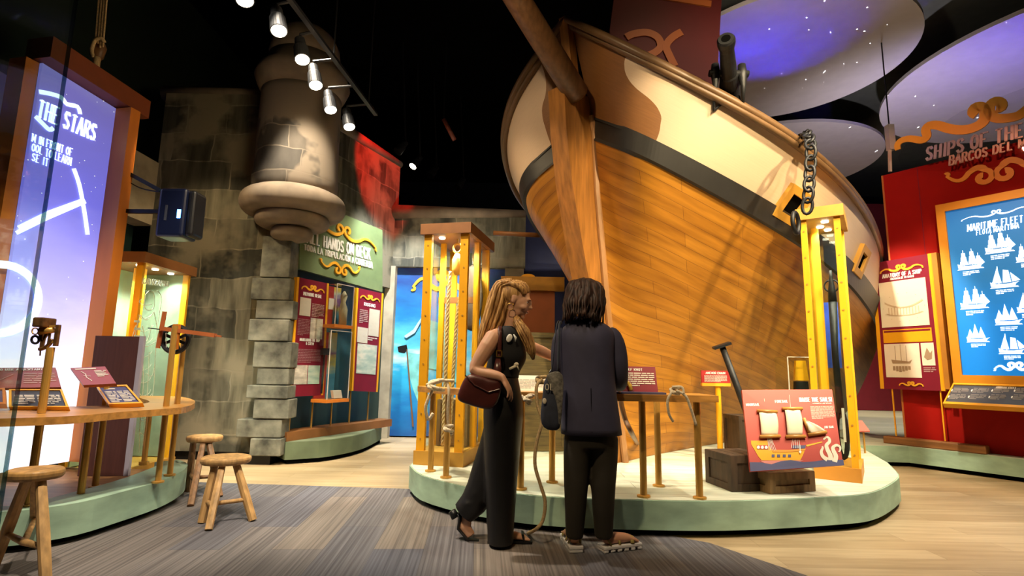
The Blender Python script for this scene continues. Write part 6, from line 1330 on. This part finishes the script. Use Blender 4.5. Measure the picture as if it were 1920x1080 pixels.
# star gobo on the clouds
def gobo(loc, tgt, p_):
    o = spot('star_projector', loc, tgt, p_*9, 85, (.9, .95, 1), .2, .0); l = o.data; l.use_nodes = True; nt = l.node_tree; em = nt.nodes['Emission']
    tc = nt.nodes.new('ShaderNodeTexCoord'); v = nt.nodes.new('ShaderNodeTexVoronoi'); v.inputs['Scale'].default_value = 13; lt = nt.nodes.new('ShaderNodeMath'); lt.operation = 'LESS_THAN'; lt.inputs[1].default_value = .05
    nt.links.new(tc.outputs['Normal'], v.inputs['Vector']); nt.links.new(v.outputs['Distance'], lt.inputs[0]); nt.links.new(lt.outputs[0], em.inputs['Strength'])
gobo((4.2, 7.6, 4.3), (4.0, 7.3, 5.6), 260); gobo((6.4, 6.0, 4.2), (6.9, 6.9, 5.6), 300)
# ---------------- people ----------------
def skin(name, c): 
    m = M(name, c, .5, noise=.05, ns=12); m.node_tree.nodes['Principled BSDF'].inputs['Subsurface Weight'].default_value = .1; m.node_tree.nodes['Principled BSDF'].inputs['Subsurface Radius'].default_value = (.02, .008, .004); return m
m_skin = skin('fair_skin', (.62, .34, .22)); m_skin2 = skin('warm_skin', (.58, .30, .19))
def hairmat(name, c1, c2, sc):
    m, nt, b = newmat(name); N = nt.nodes; Lk = nt.links; tc = N.new('ShaderNodeTexCoord'); mp = N.new('ShaderNodeMapping'); mp.inputs['Scale'].default_value = sc
    nz = N.new('ShaderNodeTexNoise'); nz.inputs['Scale'].default_value = 60; nz.inputs['Detail'].default_value = 3; r = N.new('ShaderNodeValToRGB')
    r.color_ramp.elements[0].position = .35; r.color_ramp.elements[1].position = .65; r.color_ramp.elements[0].color = (*c1, 1); r.color_ramp.elements[1].color = (*c2, 1)
    Lk.new(tc.outputs['Object'], mp.inputs[0]); Lk.new(mp.outputs[0], nz.inputs[0]); Lk.new(nz.outputs['Fac'], r.inputs[0]); Lk.new(r.outputs[0], b.inputs['Base Color']); b.inputs['Roughness'].default_value = .6
    bp = N.new('ShaderNodeBump'); bp.inputs['Strength'].default_value = .5; bp.inputs['Distance'].default_value = .01; Lk.new(nz.outputs['Fac'], bp.inputs['Height']); Lk.new(bp.outputs[0], b.inputs['Normal']); return m
m_blonde = hairmat('golden_hair', (.20, .085, .022), (.66, .38, .13), (1.2, 1.2, .12)); m_brown = hairmat('dark_brown_hair', (.010, .004, .0025), (.055, .020, .010), (1, 1, .25))
m_blk = M('black_fabric', (.005, .005, .007), .85, noise=.2, ns=8, bump=.2); m_blks = M('black_satin', (.005, .0045, .005), .5, noise=.2)
m_jack = M('plum_navy_jacket', (.044, .042, .082), .75, noise=.12, ns=10, bump=.15); m_trou = M('dark_olive_trousers', (.026, .021, .014), .8, noise=.15, bump=.15)
m_bag = M('oxblood_leather', (.075, .018, .016), .32, noise=.25, ns=9, bump=.2); m_buck = M('brass_buckle', (.7, .42, .1), .3, .9, noise=0)
m_sole = M('white_rubber', (.72, .70, .72), .5, noise=.03); m_tote = M('navy_tote_canvas', (.035, .042, .07), .8, noise=.2, ns=20)
REM = lambda v, it=6: [('REMESH', dict(mode='VOXEL', voxel_size=v, use_smooth_shade=True)), ('SMOOTH', dict(factor=.5, iterations=it))]
def head(mb, c, f, u, s=1.):
    f = Vector(f).normalized(); u = (Vector(u)-f*Vector(u).dot(f)).normalized(); r = f.cross(u); Rm = Matrix((r, f, u)).transposed(); c = Vector(c)
    def e(x, y, z, a, b, d): mb.ball(c+(r*x+f*y+u*z)*s, (a*s, b*s, d*s), Rm, 18, 12)
    e(0, -.012, .025, .074, .092, .09); e(0, .022, -.005, .066, .070, .085); e(0, .034, -.06, .050, .052, .048); e(0, .068, -.088, .022, .022, .020)   # skull, face, jaw, chin
    e(0, .050, -.022, .058, .046, .058); e(0, .072, -.050, .032, .026, .026)
    for q in (-1, 1): e(q*.036, .056, -.034, .026, .030, .024)
    e(0, .080, .024, .046, .014, .014)      # brow
    e(0, .100, -.018, .0115, .018, .014); e(0, .094, .000, .009, .012, .024); e(.009, .094, -.022, .007, .009, .007); e(-.009, .094, -.022, .007, .009, .007)   # nose
    e(0, .088, -.047, .022, .011, .0055); e(0, .087, -.057, .018, .011, .0065)   # lips
    for q in (-1, 1):
        e(q*.070, -.006, -.004, .012, .017, .029); e(q*.072, -.012, .008, .010, .016, .018); e(q*.070, -.002, -.024, .008, .010, .011)
    return Rm, r, f, u
def face_parts(t, c, Rm, r, f, u, s, iris):
    for q in (-1, 1):
        ec = c+(r*q*.031+f*.0775+u*.002)*s; o = MB().ball(ec, (.0125*s, .0085*s, .0055*s), Rm, 14, 10).obj('eye', M('eye_white', (.7, .65, .6), .3, noise=0), t, world=True, smooth=True)
        MB().ball(ec+f*.0072*s, (.0048*s, .002*s, .0046*s), Rm, 10, 8).obj('iris', M('iris_colour', iris, .2, noise=0), o, world=True).parent = t
        MB().loft([ec+(r*(-.016)+f*.002+u*.005)*s, ec+(f*.009+u*.0065)*s, ec+(r*.016+f*.002+u*.004)*s], [.0012*s, .002*s, .0012*s], n=6).obj('eyelashes', M('lash_black', (.02, .012, .01), .7, noise=0), t, world=True)
        MB().loft([ec+(r*(-.018)+f*.010+u*.018)*s, ec+(f*.015+u*.022)*s, ec+(r*.018+f*.008+u*.018)*s], [.0025*s, .0035*s, .002*s], n=6).obj('eyebrow', M('brow_hair', (.10, .05, .02), .7, noise=0), t, world=True)
    MB().ball(c+(f*.0935-u*.0515)*s, (.020*s, .0085*s, .0075*s), Rm, 12, 8).obj('lips', M('rose_lips', (.42, .12, .10), .4, noise=0), t, world=True, smooth=True)
def hand(mb, w_, d, n, th, curl=.5, s=1., spread=.0):
    """w_: wrist, d: finger direction, n: back-of-hand normal, th: side of the thumb (+1/-1 along d x n)"""
    d = Vector(d).normalized(); n = Vector(n); n = (n-d*n.dot(d)).normalized(); x = d.cross(n)*th; w_ = Vector(w_)
    mb.loft([w_-d*.01, w_+d*.02*s, w_+d*.05*s, w_+d*.085*s, w_+d*.095*s], [(.026*s, .019*s), (.030*s, .018*s), (.040*s, .016*s), (.041*s, .013*s), (.036*s, .010*s)], n=14, ref=n, sq=.8)
    for k, (L, off) in enumerate(((.072, .031), (.080, .0105), (.074, -.0105), (.058, -.031))):
        b = w_+d*(.088-.006*abs(k-1))*s+x*off*s; a = curl*(.8+.12*k); p = [b-d*.02*s, b]; dirv = d+x*spread*(1.5-k)*.2; ang = 0
        for j, fr_ in enumerate((.45, .30, .25)):
            ang += a*(.55 if j == 0 else .75); dd = (dirv*math.cos(ang)-n*math.sin(ang)).normalized(); p.append(p[-1]+dd*L*fr_*s)
        mb.loft(p, [.0088*s, .0092*s, .0083*s, .0076*s, .0056*s], n=8)
    b = w_+d*.022*s+x*.024*s; d1 = (d*.7+x*.75-n*.25).normalized(); d2 = (d*.95+x*.25-n*.35).normalized()
    mb.loft([b-d1*.01*s, b+d1*.028*s, b+d1*.028*s+d2*.030*s, b+d1*.028*s+d2*.055*s], [.014*s, .0125*s, .0105*s, .007*s], n=8)
def locks(mb, path, rads, n, jit, r0, seed=1, wave=0., wk=3.):
    r_ = random.Random(seed); path = [Vector(p) for p in path]; m = len(path)
    for k in range(n):
        a = r_.uniform(0, 2*PI); q = math.sqrt(r_.random()); ph = r_.uniform(0, 6); en = r_.uniform(.86, 1.04); pts = []
        for i, p in enumerate(path):
            t_ = (path[min(i+1, m-1)]-path[max(i-1, 0)]).normalized(); x = t_.orthogonal().normalized() if abs(t_.y) > .9 else t_.cross(Vector((0, 1, 0))).normalized(); y = t_.cross(x)
            pp = p if i < m-1 else path[-2].lerp(p, en)
            pts.append(pp+(x*math.cos(a)+y*math.sin(a))*(rads[i]-r0*.6)*q+x*wave*math.sin(wk*i+ph)+y*wave*.6*math.cos(wk*i+ph*1.3))
        pts = smooth_pts([tuple(p) for p in pts], 3, False); l = len(pts)
        mb.loft(pts, [r0*(.7+.5*math.sin(PI*min(1, (i+1.5)/l)))*(1 if i < l-3 else .45) for i in range(l)], n=7)
# --- blonde woman ---
YB = 3.52; g = G(942, 1020, 0); W1 = thing('person', 'woman with long blonde half-up hair in black sleeveless top and wide trousers, arm reaching right', 'person', (g.x, YB, .008))
p = lambda x, y, dy=0.: P(x, y, YB+dy)
mb = MB(); hc1 = p(968, 563, -.02); fwd = Vector((.93, -.12, -.30)); Rm, r_, f_, u_ = head(mb, hc1, fwd, (.30, 0, 1), 1.02)
mb.loft([p(955, 640, -.0), p(956, 622, -.01), p(959, 607, -.015), p(963, 592, -.015), p(964, 578, -.015)], [(.075, .06), (.054, .052), (.047, .047), (.048, .050), (.05, .05)], n=16)
mb.loft([p(948, 648, 0), p(950, 632, 0), p(953, 622, 0)], [(.10, .13), (.10, .10), (.06, .06)], n=16)
# near arm, bent, hand hanging over the bag
sh_ = p(924, 634, -.135); mb.loft([p(935, 630, -.08), sh_, p(914, 650, -.155), p(902, 670, -.165), p(892, 687, -.17), p(891, 697, -.175)], [.052, .056, .053, .048, .041, .038], n=14)
mb.loft([p(888, 690, -.172), p(900, 699, -.185), p(918, 702, -.20), p(933, 705, -.215), p(943, 709, -.222)], [.038, .040, .037, .030, .025], n=14)
hand(mb, p(943, 709, -.222), (.50, -.03, -.86), (.80, -.25, .5), -1, .45, .95, .5)
# far arm reaching to the rail
mb.loft([p(962, 634, .06), p(976, 638, .11), p(988, 647, .13), p(1004, 655, .15)], [.048, .050, .045, .040], n=14)
mb.loft([p(1000, 652, .145), p(1018, 660, .19), p(1035, 668, .24), p(1048, 674, .27)], [.039, .039, .033, .026], n=14)
hand(mb, p(1048, 674, .27), (.8, .5, -.35), (.3, .2, .9), 1, .7, .95)
# front foot
ft = G(950, 1018, .0); mb.loft([(ft.x-.11, ft.y, .05), (ft.x-.02, ft.y, .06), (ft.x+.06, ft.y, .045), (ft.x+.115, ft.y, .035)], [(.035, .03), (.04, .03), (.042, .022), (.038, .014)], n=12)
for k in range(5): yy = ft.y-.034+.017*k; mb.loft([(ft.x+.10, yy, .034), (ft.x+.135-.006*k*(.6), yy, .032), (ft.x+.150-.008*k, yy, .028)], [.0095, .0095, .007], n=8)
mb.loft([(ft.x-.07, ft.y, .05), (ft.x-.08, ft.y, .14), (ft.x-.08, ft.y, .30)], [.035, .032, .036], n=12)
# rear foot: toes on the carpet, heel raised
q0, q1, q2, q3 = p(893, 950, .10), p(876, 966, .10), p(872, 988, .09), p(882, 1006, .08)
mb.loft([p(905, 925, .10), q0, q1], [.042, .036, .036], n=12); mb.loft([q1+Vector((-.02, 0, .02)), q1, q2, q3], [(.026, .026), (.034, .036), (.040, .028), (.036, .016)], n=12, ref=(0, 1, 0))
mb.obj('body', m_skin, W1, world=True, smooth=True, mods=REM(.0055, 5))
face_parts(W1, hc1, Rm, r_, f_, u_, 1.02, (.08, .16, .2))
hh = lambda x, y, z: hc1+(r_*x+f_*y+u_*z)*1.02
mb = MB(); k_ = 0
mb.ball(hh(0, -.030, .034), (.083, .090, .090), Rm, 24, 16)
for a in range(-5, 6):
    aa = a/5; 
    locks(mb, [hh(aa*.052, .062-.022*abs(aa), .070-.028*abs(aa)), hh(aa*.070, .015, .108-.035*abs(aa)), hh(aa*.066, -.055, .100-.02*abs(aa)), hh(aa*.045, -.105, .055)], [.012, .016, .018, .02], 3, .01, .015, 40+a)
mb.obj('swept_back_hair', m_blonde, W1, world=True, smooth=True)
mb = MB()
locks(mb, [hh(0, -.05, .085), p(944, 540, 0), p(938, 562, 0), p(930, 590, 0), p(919, 618, .0), p(910, 640, .0), p(903, 658, 0)], [.05, .065, .078, .078, .068, .052, .03], 130, .01, .0085, 2, .003)
mb.obj('long_hair', m_blonde, W1, world=True, smooth=True)
mb = MB(); locks(mb, [p(966, 590, -.02), p(970, 604, -.06), p(982, 622, -.09), p(991, 642, -.09), p(997, 660, -.08), p(1000, 674, -.07)], [.02, .03, .038, .036, .028, .012], 44, .01, .0068, 5, .003); mb.obj('front_hair_lock', m_blonde, W1, world=True, smooth=True)
MB().loft([hh(.083, -.01+.022*math.cos(a), -.060+.022*math.sin(a)) for a in [k*2*PI/16 for k in range(16)]], .0022, closed=True, n=6).obj('hoop_earring', m_buck, W1, world=True)
def rows(lv, cx=None, yaw=0., q=.9):
    """(py, xl, xr, depth half, dy) -> horizontal ellipses"""
    out = []
    for (y, xl, xr, dd, dy) in lv:
        a, b = p(xl, y, dy), p(xr, y, dy); out.append(((a+b)/2*1.0, (b.x-a.x)/2, dd, yaw, q))
    return out
mb = MB(); mb.ringstack(rows([(708, 911, 971, .125, 0), (698, 911, 972, .125, 0), (688, 913, 977, .13, 0), (676, 917, 985, .14, -.01), (664, 919, 986, .145, -.01), (650, 919, 982, .145, 0), (636, 921, 977, .15, 0), (626, 927, 972, .14, 0), (619, 934, 967, .115, 0), (614, 941, 962, .085, 0)]), n=28, cap=False)
mb.obj('sleeveless_top', m_blk, W1, world=True, smooth=True, mods=[('SUBSURF', dict(levels=1, render_levels=1)), ('SOLIDIFY', dict(thickness=.006, offset=1))])
mb = MB(); mb.loft([p(955, 692, -.135), p(967, 686, -.13)], .008); mb.ball(p(968, 683, -.13), (.016, .010, .012)); mb.loft([p(968, 683, -.13), p(973, 694, -.13)], [.006, .003]); mb.obj('waist_knot', m_cream, W1, world=True, smooth=True)
MB().ball(p(955, 634, -.163), (.018, .006, .027), Matrix.Rotation(.35, 3, 'Y')).obj('brooch', m_white, W1, world=True, smooth=True); MB().loft([p(963, 627, -.16), p(967, 633, -.163), p(966, 641, -.163)], [.003, .008, .003], n=8).obj('crescent_brooch', m_white, W1, world=True, smooth=True)
mb = MB()
mb.ringstack([r__ for r__ in rows([(1018, 914, 963, .105, -.02), (1000, 914, 963, .105, -.02), (970, 912, 965, .105, -.02), (930, 911, 968, .105, -.02), (890, 909, 971, .11, -.02), (850, 908, 975, .125, -.01), (815, 907, 978, .15, 0), (780, 906, 981, .165, 0), (750, 907, 980, .160, 0), (725, 909, 975, .145, 0), (704, 911, 971, .128, 0)], q=.95)], n=28)
mb.loft([p(940, 800, .08), p(928, 845, .10), p(916, 880, .10), p(903, 915, .10), p(888, 943, .10), p(868, 963, .10)], [(.12, .11), (.12, .11), (.105, .11), (.10, .10), (.095, .09), (.085, .075)], n=18)
for (x, y, a) in ((905, 905, .03), (893, 925, .034), (878, 945, .03)): mb.loft([p(x-14, y+8, .10), p(x, y, .03), p(x+18, y-2, .02)], [.02, a, .02], n=10)
mb.obj('wide_trousers', m_blks, W1, world=True, smooth=True, mods=REM(.010, 8))
mb = MB(); 
mb.box(ft.x-.12, ft.x+.16, ft.y-.045, ft.y+.045, .008, .022); mb.loft([(ft.x+.11, ft.y-.045, .02), (ft.x+.10, ft.y-.04, .06), (ft.x+.10, ft.y+.04, .06), (ft.x+.11, ft.y+.045, .02)], [(.010, .005)]*4); mb.box(ft.x-.12, ft.x-.09, ft.y-.03, ft.y+.03, .008, .05); mb.obj('front_sandal', m_black, W1, world=True, mods=[('BEVEL', dict(width=.004, segments=2))])
mb = MB(); off = Vector((-.030, 0, -.006)); mb.loft([q1+off*1.3+Vector((-.02, 0, .02)), q1+off*1.5, q2+off*1.4, q3+off*.5+Vector((-.0, 0, -.014)), q3+Vector((.055, 0, -.022))], [(.034, .012), (.038, .012), (.043, .012), (.042, .010), (.035, .007)], n=12, ref=(1, 0, -.3))
mb.loft([q1+off*1.5+Vector((-.03, 0, -.005)), q1+off*1.5+Vector((-.055, 0, .035))], [(.028, .028), (.024, .024)], n=10); mb.loft([q1+Vector((.0, -.05, .02)), q1+Vector((.045, -.03, -.01)), q1+Vector((.045, .03, -.01)), q1+Vector((.0, .05, .02))], [.007]*4, n=6); mb.obj('rear_heeled_shoe', m_black, W1, world=True, smooth=True)
# handbag
hb = thing('handbag', 'dark oxblood leather shoulder bag with brass buckle under the blonde woman arm', 'bag', tuple(p(900, 766, -.2)))
mb = MB(); pts = [(856, 748), (862, 730), (872, 706), (886, 700), (906, 706), (925, 712), (938, 712), (940, 728), (936, 748), (928, 764), (912, 768), (890, 762), (868, 755)]
A = [p(x, y, -.19) for x, y in pts]; cen_ = sum(A, Vector())/len(A); V = []
for (k, dy) in ((.90, -.055), (1., -.035), (1.03, 0), (1., .035), (.90, .055)): V.append([cen_+(a-cen_)*k+Vector((0, dy, 0)) for a in A]+[cen_+(A[0]-cen_)*k+Vector((0, dy, 0))])
mb.grid(V); mb.bm.faces.new([v for v in [mb.bm.verts.new(q) for q in V[0][:-1]]]); mb.bm.faces.new([mb.bm.verts.new(q) for q in V[-1][:-1]]); bmesh.ops.remove_doubles(mb.bm, verts=mb.bm.verts, dist=.0005)
mb.obj('bag_body', m_bag, hb, world=True, smooth=True, mods=[('SUBSURF', dict(levels=2, render_levels=2))])
MB().loft([p(872, 703, -.245), p(890, 722, -.25), p(916, 735, -.25), p(936, 730, -.245)], .004, n=6).obj('seam', m_bag, hb, world=True)
MB().loft(smooth_pts([p(938, 612, -.10), p(937, 618, -.155), p(937, 640, -.175), p(936, 662, -.18), p(933, 690, -.20), p(932, 716, -.215)], 3, False), [(.013, .004)]*16, n=8, ref=(0, 1, 0)).obj('strap', m_bag, hb, world=True, smooth=True)
MB().loft([p(934, 672, -.187), p(933, 690, -.20), p(930, 714, -.218)], [(.015, .006), (.024, .008), (.022, .01)], n=10, ref=(0, 1, 0)).obj('strap_tab', m_bag, hb, world=True, smooth=True)
bk = p(936, 663, -.195); mb = MB()
for (x0, x1, z0, z1) in ((-.019, .019, .016, .022), (-.019, .019, -.022, -.016), (-.019, -.013, -.022, .022), (.013, .019, -.022, .022)): mb.box(bk.x+x0, bk.x+x1, bk.y-.005, bk.y+.003, bk.z+z0, bk.z+z1)
mb.obj('buckle', m_buck, hb, world=True)
# --- woman in the jacket, seen from behind ---
YB = 3.40; g = G(1105, 1038, 0); W2 = thing('person', 'woman seen from behind in dark plum jacket and olive trousers with wavy brown hair', 'person', (g.x, YB, .008))
mb = MB(); hc2 = p(1098, 562, .01); Rm, r_, f_, u_ = head(mb, hc2, (.42, .85, -.28), (.1, .28, 1), 1.0)
mb.loft([p(1095, 625, 0), p(1096, 608, 0), p(1098, 592, 0), p(1099, 575, 0)], [(.07, .06), (.052, .05), (.050, .05), (.05, .05)], n=16); mb.loft([p(1095, 650, 0), p(1095, 622, 0)], [(.13, .09), (.09, .07)], n=14)
mb.loft([p(1158, 700, .10), p(1160, 712, .16), p(1161, 722, .24)], [.036, .034, .026], n=12); hand(mb, p(1160, 724, .25), (-.35, .8, -.25), (0, .3, .95), 1, .7, .95)
mb.loft([p(1050, 700, .12), p(1052, 712, .20), p(1056, 722, .27)], [.036, .034, .026], n=12); hand(mb, p(1056, 724, .28), (.4, .8, -.2), (0, .3, .95), -1, .7, .95)
for (a_, b_) in ((1060, 700), (1150, 700)): mb.loft([p(1095, 640, 0), p(a_, 660, .03), p(a_-4 if a_ < 1100 else a_+6, b_, .10)], [.05, .045, .036], n=10)
fa, fb_ = G(1078, 1036, 0), G(1137, 1036, 0)
for (f0, d) in ((fa, Vector((-.12, 1, 0)).normalized()), (fb_, Vector((.93, .36, 0)).normalized())):
    z0 = .045; mb.loft([f0+d*.0+Vector((0, 0, z0+.028)), f0+d*.06+Vector((0, 0, z0+.035)), f0+d*.14+Vector((0, 0, z0+.03)), f0+d*.19+Vector((0, 0, z0+.02))], [(.028, .028), (.034, .034), (.040, .024), (.040, .014)], n=14)
    x = Vector((d.y, -d.x, 0))
    for k in range(5): b_ = f0+d*.185+x*(-.034+.017*k); mb.loft([b_+Vector((0, 0, z0+.016)), b_+d*(.035-.003*abs(k-1))+Vector((0, 0, z0+.012))], [.0095, .0075], n=8)
    mb.loft([f0+d*.01+Vector((0, 0, z0+.03)), p(1077 if f0 is fa else 1133, 1006, .02), p(1078 if f0 is fa else 1132, 975, .01)], [.030, .030, .034], n=12)
mb.obj('body', m_skin2, W2, world=True, smooth=True, mods=REM(.0055, 5))
face_parts(W2, hc2, Rm, r_, f_, u_, 1.0, (.1, .06, .03))
hh = lambda x, y, z: hc2+(r_*x+f_*y+u_*z)
mb = MB(); mb.ball(hh(0, -.028, .030), (.088, .092, .094), Rm, 24, 16); n_ = 0
for k in range(15):
    a = -1.0+k*2/14; x = math.sin(a*1.9); y = -math.cos(a*1.9)
    st = hh(.02*x, -.02, .122); m1 = hh(.085*x, -.03+.075*y, .07); m2 = hh(.100*x, -.025+.095*y, -.01); m3 = hh(.100*x, -.03+.10*y, -.075); m4 = hh(.094*x, -.03+.105*y, -.175)
    locks(mb, [st, m1, m2, m3, m4], [.014, .022, .030, .036, .032], 9, .01, .013, 60+k, .011, 2.3)
mb.obj('wavy_hair', m_brown, W2, world=True, smooth=True)
mb = MB(); mb.ringstack(rows([(813, 1054, 1163, .15, 0), (790, 1054, 1160, .15, 0), (750, 1053, 1154, .145, 0), (715, 1053, 1150, .135, 0), (680, 1051, 1149, .135, 0), (650, 1048, 1150, .14, 0), (630, 1048, 1152, .135, 0), (618, 1054, 1146, .12, 0), (609, 1066, 1134, .10, 0), (602, 1080, 1116, .075, 0)], q=.85), n=30, cap=False)
mb.obj('jacket', m_jack, W2, world=True, smooth=True, mods=[('SUBSURF', dict(levels=1, render_levels=1)), ('SOLIDIFY', dict(thickness=.008, offset=1))])
mb = MB(); mb.loft([p(1135, 622, 0), p(1150, 632, .0), p(1158, 655, -.01), p(1162, 685, -.01), p(1163, 712, .02), p(1162, 722, .07), p(1160, 722, .15)], [(.062, .062), (.062, .064), (.056, .060), (.052, .056), (.050, .050), (.047, .047), (.044, .044)], n=16); mb.obj('right_sleeve', m_jack, W2, world=True, smooth=True, mods=[('SUBSURF', dict(levels=1, render_levels=1))])
mb = MB(); mb.loft([p(1066, 622, 0), p(1054, 632, .0), p(1049, 655, 0), p(1048, 685, 0), p(1049, 708, .04), p(1051, 716, .10), p(1053, 720, .18)], [(.062, .062), (.062, .064), (.054, .058), (.050, .052), (.047, .047), (.046, .046), (.044, .044)], n=16); mb.obj('left_sleeve', m_jack, W2, world=True, smooth=True, mods=[('SUBSURF', dict(levels=1, render_levels=1))])
MB().loft([p(1108, 728, -.150), p(1109, 770, -.152), p(1110, 812, -.155)], [(.002, .002)]*3, n=6).obj('back_vent', m_blackm, W2, world=True)
mb = MB(); mb.loft(smooth_pts([p(1082, 600, -.055), p(1097, 606, -.085), p(1112, 600, -.055), p(1118, 596, .0)], 4, False), [(.016, .007)]*13, n=8, ref=(0, 1, 0)); mb.obj('collar', m_jack, W2, world=True, smooth=True)
mb = MB()
mb.ringstack(rows([(838, 1062, 1154, .12, 0), (822, 1059, 1157, .135, 0), (800, 1060, 1155, .14, 0), (760, 1064, 1148, .13, 0)]), n=24)
mb.loft([p(1084, 820, 0), p(1082, 850, 0), p(1081, 880, 0), p(1080, 910, -.005), p(1079, 955, 0), p(1077, 1006, .02)], [(.086, .11), (.084, .10), (.080, .09), (.074, .082), (.064, .07), (.054, .058)], n=18)
mb.loft([p(1133, 820, 0), p(1133, 850, 0), p(1132, 880, 0), p(1131, 910, -.005), p(1131, 955, 0), p(1132, 1006, .02)], [(.086, .11), (.084, .10), (.080, .09), (.075, .082), (.066, .07), (.055, .058)], n=18)
mb.obj('trousers', m_trou, W2, world=True, smooth=True, mods=REM(.009, 6))
for i, (f0, d) in enumerate(((fa, Vector((-.12, 1, 0)).normalized()), (fb_, Vector((.93, .36, 0)).normalized()))):
    x = Vector((d.y, -d.x, 0)); mb = MB(); R3 = Matrix((d, x, Vector((0, 0, 1)))).transposed()
    mb.obox(f0+d*.095+Vector((0, 0, .036)), (.27, .088, .022), R3)
    for k in range(6): mb.obox(f0+d*(-.022+k*.047)+Vector((0, 0, .018)), (.032, .086, .020), R3)
    mb.obj(('left_sandal_sole', 'right_sandal_sole')[i], m_sole, W2, world=True, mods=[('BEVEL', dict(width=.006, segments=2))])
    mb = MB(); up = Vector((0, 0, 1)); mb.loft([f0+d*.015-x*.036+up*.05, f0-d*.012-x*.03+up*.09, f0-d*.028+up*.10, f0-d*.012+x*.03+up*.09, f0+d*.015+x*.036+up*.05], [(.009, .003)]*5, n=8)
    mb.loft([f0+d*.16-x*.044+up*.05, f0+d*.16-x*.025+up*.085, f0+d*.16+x*.025+up*.085, f0+d*.16+x*.044+up*.05], [(.014, .004)]*4, n=8); mb.loft([f0+d*.07-x*.042+up*.05, f0+d*.075-x*.02+up*.092, f0+d*.075+x*.02+up*.092, f0+d*.07+x*.042+up*.05], [(.008, .003)]*4, n=8)
    mb.obj(('left_sandal_strap', 'right_sandal_strap')[i], M('yellow_grey_strap', (.42, .33, .10), .6, noise=.3), W2, world=True, smooth=True)
# tote
tt_ = thing('tote_bag', 'navy tote bag with a mottled grey flap hanging from the jacket woman shoulder', 'bag', tuple(p(1034, 806, -.1)))
def slab(pts, dy0, th, name, mat, par, k=.93, sub=1):
    A = [p(x, y, dy0) for x, y in pts]; cen_ = sum(A, Vector())/len(A); V = [[cen_+(a-cen_)*kk+Vector((0, dd, 0)) for a in A+[A[0]]] for kk, dd in ((k, -th/2), (1, -th/4), (1, th/4), (k, th/2))]
    mb = MB(); mb.grid(V); mb.bm.faces.new([mb.bm.verts.new(q) for q in V[0][:-1]]); mb.bm.faces.new([mb.bm.verts.new(q) for q in V[-1][:-1]]); bmesh.ops.remove_doubles(mb.bm, verts=mb.bm.verts, dist=.0005)
    return mb.obj(name, mat, par, world=True, smooth=True, mods=[('SUBSURF', dict(levels=sub, render_levels=sub))] if sub else None)
slab([(1019, 712), (1030, 700), (1046, 696), (1052, 712), (1051, 760), (1052, 800), (1046, 808), (1024, 807), (1014, 796), (1013, 772), (1018, 745)], -.12, .10, 'bag_body', m_tote, tt_)
slab([(1022, 703), (1040, 694), (1058, 698), (1056, 735), (1052, 800), (1047, 800), (1047, 770), (1040, 740), (1026, 714)], -.17, .03, 'grey_flap', M('mottled_grey_cloth', (.16, .15, .13), .8, noise=.7, ns=45), tt_, .96)
for (a_, b_, dy) in (((1044, 606), (1034, 704), -.10), ((1049, 606), (1046, 700), -.12)): MB().loft(smooth_pts([p(a_[0]+4, a_[1]-2, 0), p(a_[0], a_[1]+4, -.09), p((a_[0]+b_[0])/2, (a_[1]+b_[1])/2, -.12), p(*b_, -.14)], 3, False), [(.011, .003)]*10, n=8, ref=(0, 1, 0)).obj('strap', M('slate_webbing', (.05, .06, .09), .7, noise=.1), tt_, world=True, smooth=True)
lt = p(1021, 731, -.181); mb = MB(); letters(mb, 'OL', lt.x, lt.z, .035, lt.y, .003, wt=.12); mb.obj('lettering', m_cream, tt_, world=True)
MB().ball(p(1021, 752, -.175), (.012, .004, .018)).obj('print_spot', m_cream, tt_, world=True, smooth=True)
